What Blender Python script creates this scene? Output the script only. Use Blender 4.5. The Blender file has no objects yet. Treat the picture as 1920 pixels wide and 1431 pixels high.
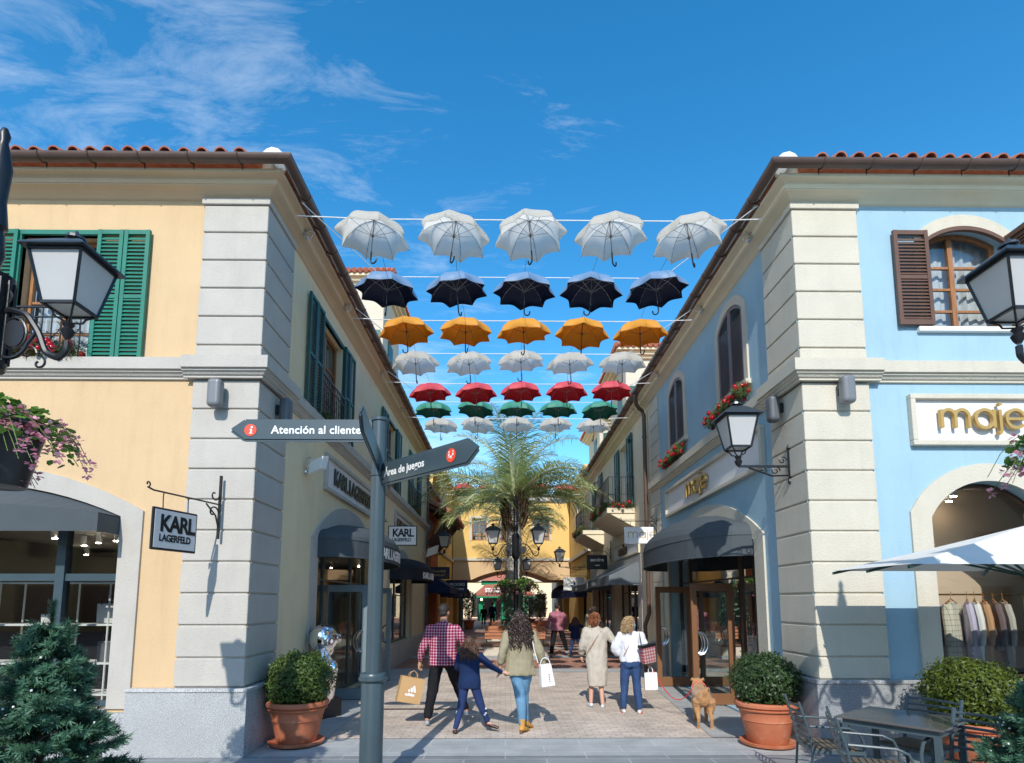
import bpy, bmesh, math, random
from mathutils import Vector, Matrix, noise as mnoise
R = math.radians; PI = math.pi
random.seed(7)
SC = bpy.context.scene
COL = SC.collection
# ---------------------------------------------------------------- camera
cd = bpy.data.cameras.new('camera'); cam = bpy.data.objects.new('camera', cd); COL.objects.link(cam)
FPX = 1080.0
cd.sensor_width = 36.0; cd.lens = 36.0 * FPX / 1920.0
cd.shift_y = (1003 - 715.5) / 1920.0
cd.clip_start = 0.05; cd.clip_end = 2000
cam.location = (0, 0, 1.8)
cam.rotation_euler = (R(90) + math.atan(126 / FPX), 0, -math.atan(12 / FPX))
SC.camera = cam
# ---------------------------------------------------------------- light
SUN_EL, SUN_AZ = 36.0, 7.0      # light travels towards +Y and slightly +X
sd = bpy.data.lights.new('sun', 'SUN'); sun = bpy.data.objects.new('sun', sd); COL.objects.link(sun)
sd.energy = 3.35; sd.angle = R(0.5); sd.color = (1.0, 0.955, 0.88)
ldir = Vector((math.sin(R(SUN_AZ)) * math.cos(R(SUN_EL)), math.cos(R(SUN_AZ)) * math.cos(R(SUN_EL)), -math.sin(R(SUN_EL))))
sun.rotation_euler = ldir.to_track_quat('-Z', 'Y').to_euler(); sun.location = (-2, -20, 15)
W = bpy.data.worlds.new('World'); SC.world = W; W.use_nodes = True
nt = W.node_tree; nt.nodes.clear()
N = nt.nodes.new; LK = nt.links.new
out = N('ShaderNodeOutputWorld'); bg = N('ShaderNodeBackground'); LK(bg.outputs[0], out.inputs[0])
sky = N('ShaderNodeTexSky'); sky.sky_type = 'NISHITA'; sky.sun_disc = False
sky.sun_elevation = R(SUN_EL); sky.sun_rotation = R(180 + SUN_AZ)
sky.air_density = 1.0; sky.dust_density = 0.35; sky.ozone_density = 1.6; sky.altitude = 100
bg.inputs[1].default_value = 0.15
tc = N('ShaderNodeTexCoord')
sep = N('ShaderNodeSeparateXYZ'); LK(tc.outputs['Generated'], sep.inputs[0])
# project the direction on a high flat cloud layer
addz = N('ShaderNodeMath'); addz.operation = 'ADD'; addz.inputs[1].default_value = 0.12; LK(sep.outputs['Z'], addz.inputs[0])
dx = N('ShaderNodeMath'); dx.operation = 'DIVIDE'; LK(sep.outputs['X'], dx.inputs[0]); LK(addz.outputs[0], dx.inputs[1])
dy = N('ShaderNodeMath'); dy.operation = 'DIVIDE'; LK(sep.outputs['Y'], dy.inputs[0]); LK(addz.outputs[0], dy.inputs[1])
cmb = N('ShaderNodeCombineXYZ'); LK(dx.outputs[0], cmb.inputs[0]); LK(dy.outputs[0], cmb.inputs[1])
mp = N('ShaderNodeMapping'); LK(cmb.outputs[0], mp.inputs[0]); mp.inputs['Rotation'].default_value = (0, 0, R(-35)); mp.inputs['Scale'].default_value = (1.0, 2.3, 1)
n1 = N('ShaderNodeTexNoise'); LK(mp.outputs[0], n1.inputs['Vector']); n1.inputs['Scale'].default_value = 3.4; n1.inputs['Detail'].default_value = 9; n1.inputs['Roughness'].default_value = 0.7; n1.inputs['Distortion'].default_value = 0.6
n2 = N('ShaderNodeTexNoise'); LK(cmb.outputs[0], n2.inputs['Vector']); n2.inputs['Scale'].default_value = 1.5; n2.inputs['Detail'].default_value = 3
# more cloud towards the left and towards the horizon of the street
bias = N('ShaderNodeMath'); bias.operation = 'MULTIPLY_ADD'; LK(dx.outputs[0], bias.inputs[0]); bias.inputs[1].default_value = -0.42; bias.inputs[2].default_value = 0.0
biasy = N('ShaderNodeMath'); biasy.operation = 'MULTIPLY_ADD'; LK(dy.outputs[0], biasy.inputs[0]); biasy.inputs[1].default_value = 0.10; LK(bias.outputs[0], biasy.inputs[2])
s1 = N('ShaderNodeMath'); s1.operation = 'MULTIPLY_ADD'; LK(n2.outputs[0], s1.inputs[0]); s1.inputs[1].default_value = 0.85; LK(n1.outputs[0], s1.inputs[2])
s2 = N('ShaderNodeMath'); s2.operation = 'ADD'; LK(s1.outputs[0], s2.inputs[0]); LK(biasy.outputs[0], s2.inputs[1])
cr = N('ShaderNodeMapRange'); LK(s2.outputs[0], cr.inputs[0]); cr.inputs[1].default_value = 1.12; cr.inputs[2].default_value = 1.66; cr.inputs[3].default_value = 0; cr.inputs[4].default_value = 0.58
hs = N('ShaderNodeHueSaturation'); LK(sky.outputs[0], hs.inputs['Color']); hs.inputs['Saturation'].default_value = 1.40; hs.inputs['Value'].default_value = 1.30
hs.inputs['Hue'].default_value = 0.492
mx = N('ShaderNodeMix'); mx.data_type = 'RGBA'; LK(cr.outputs[0], mx.inputs[0]); LK(hs.outputs[0], mx.inputs[6]); mx.inputs[7].default_value = (5.6, 6.0, 6.4, 1)
LK(mx.outputs[2], bg.inputs[0])
SC.view_settings.view_transform = 'Standard'; SC.view_settings.look = 'None'; SC.view_settings.gamma = 1
SC.view_settings.exposure = 0.42
SC.cycles.max_bounces = 8; SC.cycles.transparent_max_bounces = 12; SC.cycles.caustics_reflective = False; SC.cycles.caustics_refractive = False
SC.cycles.use_denoising = True
# ---------------------------------------------------------------- library
def tagit(o, label, cat=None, group=None, kind=None):
    if label: o['label'] = label
    if cat: o['category'] = cat
    if group: o['group'] = group
    if kind: o['kind'] = kind
    return o
def thing(name, label, cat, loc=(0, 0, 0), rz=0, group=None):
    o = bpy.data.objects.new(name, None); COL.objects.link(o)
    o.location = loc; o.rotation_euler = (0, 0, rz); o.empty_display_size = .2
    return tagit(o, label, cat, group)
def rootloc(p):
    v = Vector((0, 0, 0))
    while p is not None:
        v += Vector(p.location); p = p.parent
    return v
KIDS = {}
def setparent(o, p):
    if p is not None:
        o.parent = p; KIDS.setdefault(p.name, []).append(o)
def copy_tree(o, parent=None, loc=None, rz=None, label=None, scale=None):
    c = o.copy(); COL.objects.link(c)
    if parent is not None: setparent(c, parent)
    if loc is not None: c.location = loc
    if rz is not None: c.rotation_euler = (0, 0, rz)
    if scale is not None: c.scale = (scale,) * 3
    if label: c['label'] = label
    for ch in KIDS.get(o.name, []): copy_tree(ch, c)
    return c
class MB:
    def __init__(s, M=None): s.v = []; s.f = []; s.m = []; s.M = M; s.mi = 0
    def _add(s, vs, fs):
        b = len(s.v)
        if s.M is not None: s.v += [tuple(s.M @ Vector(p)) for p in vs]
        else: s.v += [tuple(p) for p in vs]
        for f in fs: s.f.append(tuple(b + i for i in f)); s.m.append(s.mi)
    def box(s, a, b):
        x0, y0, z0 = a; x1, y1, z1 = b
        s._add([(x0, y0, z0), (x1, y0, z0), (x1, y1, z0), (x0, y1, z0), (x0, y0, z1), (x1, y0, z1), (x1, y1, z1), (x0, y1, z1)],
               [(0, 3, 2, 1), (4, 5, 6, 7), (0, 1, 5, 4), (1, 2, 6, 5), (2, 3, 7, 6), (3, 0, 4, 7)])
        return s
    def cbox(s, c, d, rot=None):
        hx, hy, hz = d[0] / 2, d[1] / 2, d[2] / 2
        p = [Vector((sx * hx, sy * hy, sz * hz)) for sx, sy, sz in ((-1, -1, -1), (1, -1, -1), (1, 1, -1), (-1, 1, -1), (-1, -1, 1), (1, -1, 1), (1, 1, 1), (-1, 1, 1))]
        if rot is not None: p = [rot @ q for q in p]
        c = Vector(c)
        s._add([q + c for q in p], [(0, 3, 2, 1), (4, 5, 6, 7), (0, 1, 5, 4), (1, 2, 6, 5), (2, 3, 7, 6), (3, 0, 4, 7)])
        return s
    def bar(s, a, b, w, h=None, up=(0, 0, 1)):
        a = Vector(a); b = Vector(b); h = h or w
        d = (b - a); L = d.length
        if L < 1e-6: return s
        d.normalize(); u = Vector(up)
        if abs(d.dot(u)) > .98: u = Vector((1, 0, 0))
        r = d.cross(u).normalized(); u = r.cross(d).normalized()
        vs = []
        for p in (a, b):
            for i, j in ((-1, -1), (1, -1), (1, 1), (-1, 1)): vs.append(p + r * (i * w / 2) + u * (j * h / 2))
        s._add(vs, [(0, 1, 2, 3), (7, 6, 5, 4), (0, 4, 5, 1), (1, 5, 6, 2), (2, 6, 7, 3), (3, 7, 4, 0)])
        return s
    def poly(s, pts): s._add(pts, [tuple(range(len(pts)))]); return s
    def prism(s, pts, off):
        off = Vector(off); n = len(pts); a = [Vector(p) for p in pts]
        s._add(a + [p + off for p in a], [tuple(range(n))[::-1], tuple(range(n, 2 * n))] + [(i, (i + 1) % n, n + (i + 1) % n, n + i) for i in range(n)])
        return s
    def tube(s, pts, r, n=8, cap=True, flat=None):
        pts = [Vector(p) for p in pts]; k = len(pts)
        rs = r if isinstance(r, (list, tuple)) else [r] * k
        vs = []; prev = None
        for i, p in enumerate(pts):
            if i == 0: t = pts[1] - p
            elif i == k - 1: t = p - pts[i - 1]
            else: t = (pts[i + 1] - p).normalized() + (p - pts[i - 1]).normalized()
            if t.length < 1e-9: t = Vector((0, 0, 1))
            t.normalize()
            if prev is None:
                u = Vector((0, 0, 1)) if abs(t.z) < .9 else Vector((0, 1, 0))
                u = (u - t * u.dot(t)).normalized()
            else:
                u = prev - t * prev.dot(t)
                if u.length < 1e-6: u = t.orthogonal()
                u.normalize()
            prev = u; w = t.cross(u)
            rr = rs[i]; ra, rb = (rr if isinstance(rr, (list, tuple)) else (rr, rr))
            for j in range(n):
                a = 2 * PI * j / n
                vs.append(p + w * (math.cos(a) * ra) + u * (math.sin(a) * rb))
        fs = []
        for i in range(k - 1):
            for j in range(n):
                fs.append((i * n + j, i * n + (j + 1) % n, (i + 1) * n + (j + 1) % n, (i + 1) * n + j))
        if cap: fs.append(tuple(range(n))[::-1]); fs.append(tuple((k - 1) * n + j for j in range(n)))
        s._add(vs, fs); return s
    def lathe(s, prof, n=24, c=(0, 0, 0), cap=True):
        vs = []; c = Vector(c)
        for r, z in prof:
            for j in range(n):
                a = 2 * PI * j / n
                vs.append(c + Vector((r * math.cos(a), r * math.sin(a), z)))
        fs = []; k = len(prof)
        for i in range(k - 1):
            for j in range(n):
                fs.append((i * n + j, i * n + (j + 1) % n, (i + 1) * n + (j + 1) % n, (i + 1) * n + j))
        if cap:
            fs.append(tuple(range(n))[::-1]); fs.append(tuple((k - 1) * n + j for j in range(n)))
        s._add(vs, fs); return s
    def sphere(s, c, r, n=12, m=8):
        r = r if isinstance(r, (list, tuple)) else (r, r, r)
        vs = [Vector(c) + Vector((0, 0, -r[2]))]
        for i in range(1, m):
            a = -PI / 2 + PI * i / m
            for j in range(n):
                b = 2 * PI * j / n
                vs.append(Vector(c) + Vector((r[0] * math.cos(a) * math.cos(b), r[1] * math.cos(a) * math.sin(b), r[2] * math.sin(a))))
        vs.append(Vector(c) + Vector((0, 0, r[2]))); L = len(vs) - 1
        fs = [(0, 1 + (j + 1) % n, 1 + j) for j in range(n)]
        for i in range(m - 2):
            for j in range(n):
                fs.append((1 + i * n + j, 1 + i * n + (j + 1) % n, 1 + (i + 1) * n + (j + 1) % n, 1 + (i + 1) * n + j))
        fs += [(L, 1 + (m - 2) * n + j, 1 + (m - 2) * n + (j + 1) % n) for j in range(n)]
        s._add(vs, fs); return s
    def ribbon(s, pts, w, d0, d1, closed=False):
        """flat stroke in the local XY plane, extruded in Z from d0 to d1"""
        P = [Vector((p[0], p[1], 0)) for p in pts]; k = len(P); vs = []
        for i in range(k):
            if closed: t = P[(i + 1) % k] - P[i - 1]
            else: t = P[min(i + 1, k - 1)] - P[max(i - 1, 0)]
            t.normalize(); nn = Vector((-t.y, t.x, 0)) * (w / 2)
            for q, z in ((P[i] + nn, d0), (P[i] - nn, d0), (P[i] - nn, d1), (P[i] + nn, d1)): vs.append((q.x, q.y, z))
        fs = []
        for i in range(k if closed else k - 1):
            j = (i + 1) % k
            for a in range(4): fs.append((i * 4 + a, i * 4 + (a + 1) % 4, j * 4 + (a + 1) % 4, j * 4 + a))
        if not closed: fs.append((0, 1, 2, 3)); fs.append(tuple((k - 1) * 4 + a for a in (3, 2, 1, 0)))
        s._add(vs, fs); return s
    def mesh(s, name, mats, smooth=False, shift=None, fix=False):
        me = bpy.data.meshes.new(name)
        vs = s.v if shift is None else [(a - shift[0], b - shift[1], c - shift[2]) for a, b, c in s.v]
        me.from_pydata(vs, [], s.f)
        if not isinstance(mats, (list, tuple)): mats = [mats]
        for m in mats: me.materials.append(m)
        if len(mats) > 1: me.polygons.foreach_set('material_index', s.m)
        if smooth: me.polygons.foreach_set('use_smooth', [True] * len(me.polygons))
        if fix:
            b = bmesh.new(); b.from_mesh(me); bmesh.ops.recalc_face_normals(b, faces=b.faces[:]); b.to_mesh(me); b.free()
        me.update(); return me
    def build(s, name, mats, parent=None, smooth=False, world=False, bevel=0, fix=True, seg=2):
        sh = rootloc(parent) if (world and parent is not None) else None
        me = s.mesh(name, mats, smooth, sh, fix)
        if smooth == 'auto' or (smooth and bevel == 0 and False): pass
        o = bpy.data.objects.new(name, me); COL.objects.link(o); setparent(o, parent)
        if smooth:
            try: me.set_sharp_from_angle(angle=R(40))
            except Exception: pass
        if bevel:
            m = o.modifiers.new('bevel', 'BEVEL'); m.width = bevel; m.segments = seg; m.limit_method = 'ANGLE'; m.angle_limit = R(40)
        return o
def arc(cx, cy, r, a0, a1, n, ry=None):
    ry = ry if ry is not None else r
    return [(cx + r * math.cos(R(a0 + (a1 - a0) * i / n)), cy + ry * math.sin(R(a0 + (a1 - a0) * i / n))) for i in range(n + 1)]
def basis(o, x, y, z):
    M = Matrix.Identity(4)
    for i, c in enumerate((x, y, z)):
        for j in range(3): M[j][i] = c[j]
    for j in range(3): M[j][3] = o[j]
    return M
def text_mesh(s, size, M, mat, name, parent, bold=0.0, ext=0.01, sx=1.0, space=1.0, align='LEFT', world=True, shear=0):
    """letters standing in the local XY plane of M, thickness +-ext along its Z"""
    cu = bpy.data.curves.new('t', 'FONT'); cu.body = s; cu.size = size; cu.extrude = ext; cu.offset = bold
    cu.space_character = space; cu.align_x = align; cu.shear = shear; cu.resolution_u = 3
    to = bpy.data.objects.new('t', cu); COL.objects.link(to)
    bpy.context.view_layer.update()
    dg = bpy.context.evaluated_depsgraph_get()
    me = bpy.data.meshes.new_from_object(to.evaluated_get(dg))
    bpy.data.objects.remove(to); bpy.data.curves.remove(cu)
    T = M @ Matrix.Diagonal((sx, 1, 1, 1))
    if world and parent is not None: T = Matrix.Translation(-rootloc(parent)) @ T
    me.transform(T); me.materials.clear(); me.materials.append(mat); me.name = name
    o = bpy.data.objects.new(name, me); COL.objects.link(o); setparent(o, parent)
    return o
# ---------------------------------------------------------------- materials
def lin(c):
    return tuple(((x / 255) / 12.92 if x / 255 <= .04045 else ((x / 255 + .055) / 1.055) ** 2.4) for x in c)
def mat(name, col, rough=.6, spec=.5, metal=0, noise=0, nscale=3, bump=0, bscale=60, col2=None, coat=0, trans=0, stretch=None, dirt=0, sheen=0):
    m = bpy.data.materials.new(name); m.use_nodes = True; t = m.node_tree; b = t.nodes['Principled BSDF']
    b.inputs['Base Color'].default_value = (*col, 1); b.inputs['Roughness'].default_value = rough
    b.inputs['Specular IOR Level'].default_value = spec; b.inputs['Metallic'].default_value = metal
    if coat: b.inputs['Coat Weight'].default_value = coat; b.inputs['Coat Roughness'].default_value = .1
    if sheen: b.inputs['Sheen Weight'].default_value = sheen
    tcn = t.nodes.new('ShaderNodeTexCoord'); src = tcn.outputs['Object']
    if stretch:
        mpn = t.nodes.new('ShaderNodeMapping'); t.links.new(src, mpn.inputs[0]); mpn.inputs['Scale'].default_value = stretch; src = mpn.outputs[0]
    last = None
    if noise or col2:
        nz = t.nodes.new('ShaderNodeTexNoise'); t.links.new(src, nz.inputs['Vector']); nz.inputs['Scale'].default_value = nscale; nz.inputs['Detail'].default_value = 5; nz.inputs['Roughness'].default_value = .6
        mr = t.nodes.new('ShaderNodeMapRange'); t.links.new(nz.outputs[0], mr.inputs[0]); mr.inputs[1].default_value = .3; mr.inputs[2].default_value = .7
        mxn = t.nodes.new('ShaderNodeMix'); mxn.data_type = 'RGBA'; t.links.new(mr.outputs[0], mxn.inputs[0])
        c2 = col2 or tuple(min(1, c * (1 + noise)) for c in col); c1 = col if col2 else tuple(c * (1 - noise) for c in col)
        mxn.inputs[6].default_value = (*c1, 1); mxn.inputs[7].default_value = (*c2, 1); last = mxn.outputs[2]
    if dirt:
        nd = t.nodes.new('ShaderNodeTexNoise'); md = t.nodes.new('ShaderNodeMapping'); t.links.new(tcn.outputs['Object'], md.inputs[0]); md.inputs['Scale'].default_value = (2.6, 2.6, .32)
        t.links.new(md.outputs[0], nd.inputs['Vector']); nd.inputs['Scale'].default_value = 2.2; nd.inputs['Detail'].default_value = 8; nd.inputs['Roughness'].default_value = .7
        m2 = t.nodes.new('ShaderNodeMapRange'); t.links.new(nd.outputs[0], m2.inputs[0]); m2.inputs[1].default_value = .5; m2.inputs[2].default_value = .75; m2.inputs[4].default_value = dirt
        mx2 = t.nodes.new('ShaderNodeMix'); mx2.data_type = 'RGBA'; t.links.new(m2.outputs[0], mx2.inputs[0])
        if last is not None: t.links.new(last, mx2.inputs[6])
        else: mx2.inputs[6].default_value = (*col, 1)
        mx2.inputs[7].default_value = (*tuple(c * .6 for c in col), 1); last = mx2.outputs[2]
    if last is not None: t.links.new(last, b.inputs['Base Color'])
    if bump:
        nb = t.nodes.new('ShaderNodeTexNoise'); t.links.new(src, nb.inputs['Vector']); nb.inputs['Scale'].default_value = bscale; nb.inputs['Detail'].default_value = 4
        bn = t.nodes.new('ShaderNodeBump'); bn.inputs['Strength'].default_value = bump; bn.inputs['Distance'].default_value = .02; t.links.new(nb.outputs[0], bn.inputs['Height']); t.links.new(bn.outputs[0], b.inputs['Normal'])
    if trans:
        tr = t.nodes.new('ShaderNodeBsdfTranslucent'); tr.inputs[0].default_value = (*col, 1)
        if last is not None: t.links.new(last, tr.inputs[0])
        ms = t.nodes.new('ShaderNodeMixShader'); ms.inputs[0].default_value = trans
        t.links.new(b.outputs[0], ms.inputs[1]); t.links.new(tr.outputs[0], ms.inputs[2]); t.links.new(ms.outputs[0], t.nodes['Material Output'].inputs[0])
    return m
def bricks(name, c1, c2, mortar, sx, sy, ms=.02, rough=.7, rot=0, bump=.3, off=.5, nz=.12, freq=2):
    m = bpy.data.materials.new(name); m.use_nodes = True; t = m.node_tree; b = t.nodes['Principled BSDF']; L = t.links.new; Nn = t.nodes.new
    b.inputs['Roughness'].default_value = rough
    tcn = Nn('ShaderNodeTexCoord'); mpn = Nn('ShaderNodeMapping'); L(tcn.outputs['Object'], mpn.inputs[0]); mpn.inputs['Rotation'].default_value = (0, 0, R(rot))
    br = Nn('ShaderNodeTexBrick'); L(mpn.outputs[0], br.inputs['Vector']); br.inputs['Scale'].default_value = 1; br.inputs['Brick Width'].default_value = sx; br.inputs['Row Height'].default_value = sy
    br.inputs['Mortar Size'].default_value = ms; br.inputs['Color1'].default_value = (*c1, 1); br.inputs['Color2'].default_value = (*c2, 1); br.inputs['Mortar'].default_value = (*mortar, 1)
    br.inputs['Mortar Smooth'].default_value = .2; br.inputs['Bias'].default_value = 0; br.offset = off; br.offset_frequency = freq
    n = Nn('ShaderNodeTexNoise'); L(tcn.outputs['Object'], n.inputs['Vector']); n.inputs['Scale'].default_value = 1.7; n.inputs['Detail'].default_value = 8; n.inputs['Roughness'].default_value = .7
    mr = Nn('ShaderNodeMapRange'); L(n.outputs[0], mr.inputs[0]); mr.inputs[1].default_value = .34; mr.inputs[2].default_value = .66; mr.inputs[3].default_value = 1 - nz*1.5; mr.inputs[4].default_value = 1 + nz
    n2_ = Nn('ShaderNodeTexNoise'); L(tcn.outputs['Object'], n2_.inputs['Vector']); n2_.inputs['Scale'].default_value = 90; n2_.inputs['Detail'].default_value = 2
    mr2 = Nn('ShaderNodeMapRange'); L(n2_.outputs[0], mr2.inputs[0]); mr2.inputs[1].default_value = .3; mr2.inputs[2].default_value = .7; mr2.inputs[3].default_value = .9; mr2.inputs[4].default_value = 1.1
    mu0 = Nn('ShaderNodeMath'); mu0.operation = 'MULTIPLY'; L(mr.outputs[0], mu0.inputs[0]); L(mr2.outputs[0], mu0.inputs[1])
    mu = Nn('ShaderNodeVectorMath'); mu.operation = 'SCALE'; L(br.outputs['Color'], mu.inputs[0]); L(mu0.outputs[0], mu.inputs['Scale']); L(mu.outputs[0], b.inputs['Base Color'])
    bn = Nn('ShaderNodeBump'); bn.inputs['Strength'].default_value = bump; bn.inputs['Distance'].default_value = .01; bn.invert = True; L(br.outputs['Fac'], bn.inputs['Height']); L(bn.outputs[0], b.inputs['Normal'])
    return m
def glassmat(name, tint=(1, 1, 1), refl=.09, ior=1.5, edge=True):
    m = bpy.data.materials.new(name); m.use_nodes = True; t = m.node_tree; t.nodes.clear(); L = t.links.new; Nn = t.nodes.new
    o = Nn('ShaderNodeOutputMaterial'); a = Nn('ShaderNodeBsdfTransparent'); a.inputs[0].default_value = (*tint, 1); g = Nn('ShaderNodeBsdfGlossy'); g.inputs['Roughness'].default_value = .01
    fr = Nn('ShaderNodeFresnel'); fr.inputs[0].default_value = ior; mm = Nn('ShaderNodeMath'); mm.operation = 'MULTIPLY_ADD'; L(fr.outputs[0], mm.inputs[0]); mm.inputs[1].default_value = 1.3; mm.inputs[2].default_value = refl - .04
    mm.use_clamp = True
    x = Nn('ShaderNodeMixShader'); L(mm.outputs[0], x.inputs[0]); L(a.outputs[0], x.inputs[1]); L(g.outputs[0], x.inputs[2]); L(x.outputs[0], o.inputs[0])
    return m
def emis(name, col, s):
    m = bpy.data.materials.new(name); m.use_nodes = True; b = m.node_tree.nodes['Principled BSDF']
    b.inputs['Base Color'].default_value = (*col, 1); b.inputs['Emission Color'].default_value = (*col, 1); b.inputs['Emission Strength'].default_value = s
    return m
def plaid(name, base, lines, period=.05, w=.3, second=None, rough=.85):
    """woven check in object space: two crossed stripe sets"""
    m = bpy.data.materials.new(name); m.use_nodes = True; t = m.node_tree; b = t.nodes['Principled BSDF']; L = t.links.new; Nn = t.nodes.new
    b.inputs['Roughness'].default_value = rough; b.inputs['Specular IOR Level'].default_value = .2
    tcn = Nn('ShaderNodeTexCoord'); sp = Nn('ShaderNodeSeparateXYZ'); L(tcn.outputs['Object'], sp.inputs[0])
    def stripe(sock, per, ww, ph=0):
        a = Nn('ShaderNodeMath'); a.operation = 'MULTIPLY_ADD'; L(sock, a.inputs[0]); a.inputs[1].default_value = 1 / per; a.inputs[2].default_value = ph + 50
        f = Nn('ShaderNodeMath'); f.operation = 'FRACT'; L(a.outputs[0], f.inputs[0])
        c = Nn('ShaderNodeMath'); c.operation = 'LESS_THAN'; L(f.outputs[0], c.inputs[0]); c.inputs[1].default_value = ww
        return c.outputs[0]
    sx_ = stripe(sp.outputs['X'], period, w); sz_ = stripe(sp.outputs['Z'], period, w)
    ad = Nn('ShaderNodeMath'); ad.operation = 'ADD'; L(sx_, ad.inputs[0]); L(sz_, ad.inputs[1])
    hf = Nn('ShaderNodeMath'); hf.operation = 'MULTIPLY'; L(ad.outputs[0], hf.inputs[0]); hf.inputs[1].default_value = .5
    mxa = Nn('ShaderNodeMix'); mxa.data_type = 'RGBA'; L(hf.outputs[0], mxa.inputs[0]); mxa.inputs[6].default_value = (*base, 1); mxa.inputs[7].default_value = (*lines, 1); cur = mxa.outputs[2]
    if second:
        s3 = stripe(sp.outputs['X'], period, .18, .5); s4 = stripe(sp.outputs['Z'], period, .18, .5)
        a2 = Nn('ShaderNodeMath'); a2.operation = 'ADD'; L(s3, a2.inputs[0]); L(s4, a2.inputs[1]); h2 = Nn('ShaderNodeMath'); h2.operation = 'MULTIPLY'; L(a2.outputs[0], h2.inputs[0]); h2.inputs[1].default_value = .5
        mxb = Nn('ShaderNodeMix'); mxb.data_type = 'RGBA'; L(h2.outputs[0], mxb.inputs[0]); L(cur, mxb.inputs[6]); mxb.inputs[7].default_value = (*second, 1); cur = mxb.outputs[2]
    L(cur, b.inputs['Base Color']); return m
def granite(name, c, rough=.5):
    m = mat(name, c, rough); t = m.node_tree; b = t.nodes['Principled BSDF']; L = t.links.new; Nn = t.nodes.new
    tcn = Nn('ShaderNodeTexCoord'); v = Nn('ShaderNodeTexNoise'); L(tcn.outputs['Object'], v.inputs['Vector']); v.inputs['Scale'].default_value = 110; v.inputs['Detail'].default_value = 2
    r = Nn('ShaderNodeValToRGB'); L(v.outputs[0], r.inputs[0]); e = r.color_ramp.elements
    e[0].position = .38; e[0].color = (*[x * .55 for x in c], 1); e[1].position = .62; e[1].color = (*[min(1, x * 1.3) for x in c], 1)
    n = Nn('ShaderNodeTexNoise'); L(tcn.outputs['Object'], n.inputs['Vector']); n.inputs['Scale'].default_value = 1.5; n.inputs['Detail'].default_value = 6
    mr = Nn('ShaderNodeMapRange'); L(n.outputs[0], mr.inputs[0]); mr.inputs[1].default_value = .3; mr.inputs[2].default_value = .7; mr.inputs[3].default_value = .88; mr.inputs[4].default_value = 1.1
    mu = Nn('ShaderNodeVectorMath'); mu.operation = 'SCALE'; L(r.outputs[0], mu.inputs[0]); L(mr.outputs[0], mu.inputs['Scale']); L(mu.outputs[0], b.inputs['Base Color'])
    return m
M_ = {}
M_['yellow'] = mat('yellow_stucco', (.63, .45, .26), .9, .2, noise=.05, nscale=1.2, bump=.35, bscale=80, dirt=.26)
M_['cream'] = mat('cream_stucco', (.83, .69, .45), .9, .2, noise=.05, nscale=1.2, bump=.35, bscale=80, dirt=.26)
M_['blue'] = mat('blue_stucco', (.335, .50, .595), .9, .2, noise=.05, nscale=1.4, bump=.35, bscale=80, dirt=.26)
M_['greytrim'] = mat('grey_plaster', (.49, .46, .41), .9, .2, noise=.06, nscale=2, bump=.35, bscale=60, dirt=.18)
M_['ivory'] = mat('ivory_plaster', (.59, .545, .445), .9, .2, noise=.05, nscale=2, bump=.45, bscale=55, dirt=.2)
M_['beige'] = mat('beige_stucco', (.76, .655, .48), .9, .2, noise=.05, nscale=1, bump=.25, bscale=90, dirt=.1)
M_['ochre'] = mat('ochre_stucco', (.74, .50, .18), .9, .2, noise=.05, nscale=1, bump=.2, bscale=90, dirt=.1)
M_['terracotta_wall'] = mat('terracotta_stucco', (.50, .14, .06), .9, .2, noise=.08, nscale=1.5, bump=.2)
M_['granite'] = granite('grey_granite', (.42, .43, .43))
M_['gutter'] = mat('brown_metal', (.10, .060, .045), .38, .5, metal=.0, noise=.12, nscale=4, bump=.02)
M_['tile'] = mat('clay_tile', (.34, .10, .06), .75, .3, noise=.3, nscale=9, bump=.15, bscale=40, col2=(.52, .21, .14))
M_['mortar'] = mat('white_mortar', (.75, .72, .66), .9, noise=.08, bump=.3)
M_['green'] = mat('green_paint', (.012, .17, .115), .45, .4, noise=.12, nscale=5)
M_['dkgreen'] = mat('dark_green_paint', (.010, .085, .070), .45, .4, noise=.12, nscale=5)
M_['brownsh'] = mat('brown_paint', (.13, .068, .045), .5, .4, noise=.1, nscale=5)
M_['dkbrown'] = mat('dark_brown_paint', (.17, .125, .13), .5, .4, noise=.1)
M_['wood'] = mat('varnished_wood', (.33, .145, .055), .45, .4, noise=.25, nscale=6, stretch=(6, 6, .8))
M_['bronze'] = mat('bronze_door_metal', (.20, .095, .045), .4, .4, noise=.08)
M_['dkbronze'] = mat('dark_bronze_metal', (.05, .028, .018), .4, .4, noise=.08)
M_['pane'] = glassmat('window_glass', (.82, .86, .86), .10)
M_['shopglass'] = glassmat('shop_glass', (.90, .93, .92), .05)
M_['curtain'] = mat('sheer_curtain', (.70, .72, .74), .9, noise=.12, nscale=14, stretch=(1, 1, .05), bump=.4, bscale=30)
M_['black'] = mat('black_iron', (.009, .010, .013), .38, .5, noise=.2, nscale=15)
M_['doorslate_sunlit'] = mat('door_slate_metal_sunlit', (.17, .225, .25), .4, .5, noise=.06, nscale=4)  # paler copy of the slate: sunlight on the open leaves put into the colour
M_['slate'] = mat('slate_blue_metal', (.045, .075, .092), .34, .5, noise=.06, nscale=4)
M_['post'] = mat('signpost_paint', (.048, .075, .088), .33, .5, noise=.08, nscale=3, bump=.02, bscale=30)
M_['steel'] = mat('brushed_steel', (.62, .62, .62), .25, metal=1)
M_['chrome'] = mat('chrome', (.88, .89, .92), .05, metal=1)
M_['lampglass'] = mat('frosted_lamp_glass', (.72, .72, .70), .35, .5, trans=.35, noise=.03)
M_['white'] = mat('white_paint', (.80, .80, .78), .5, .4, noise=.02)
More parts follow.
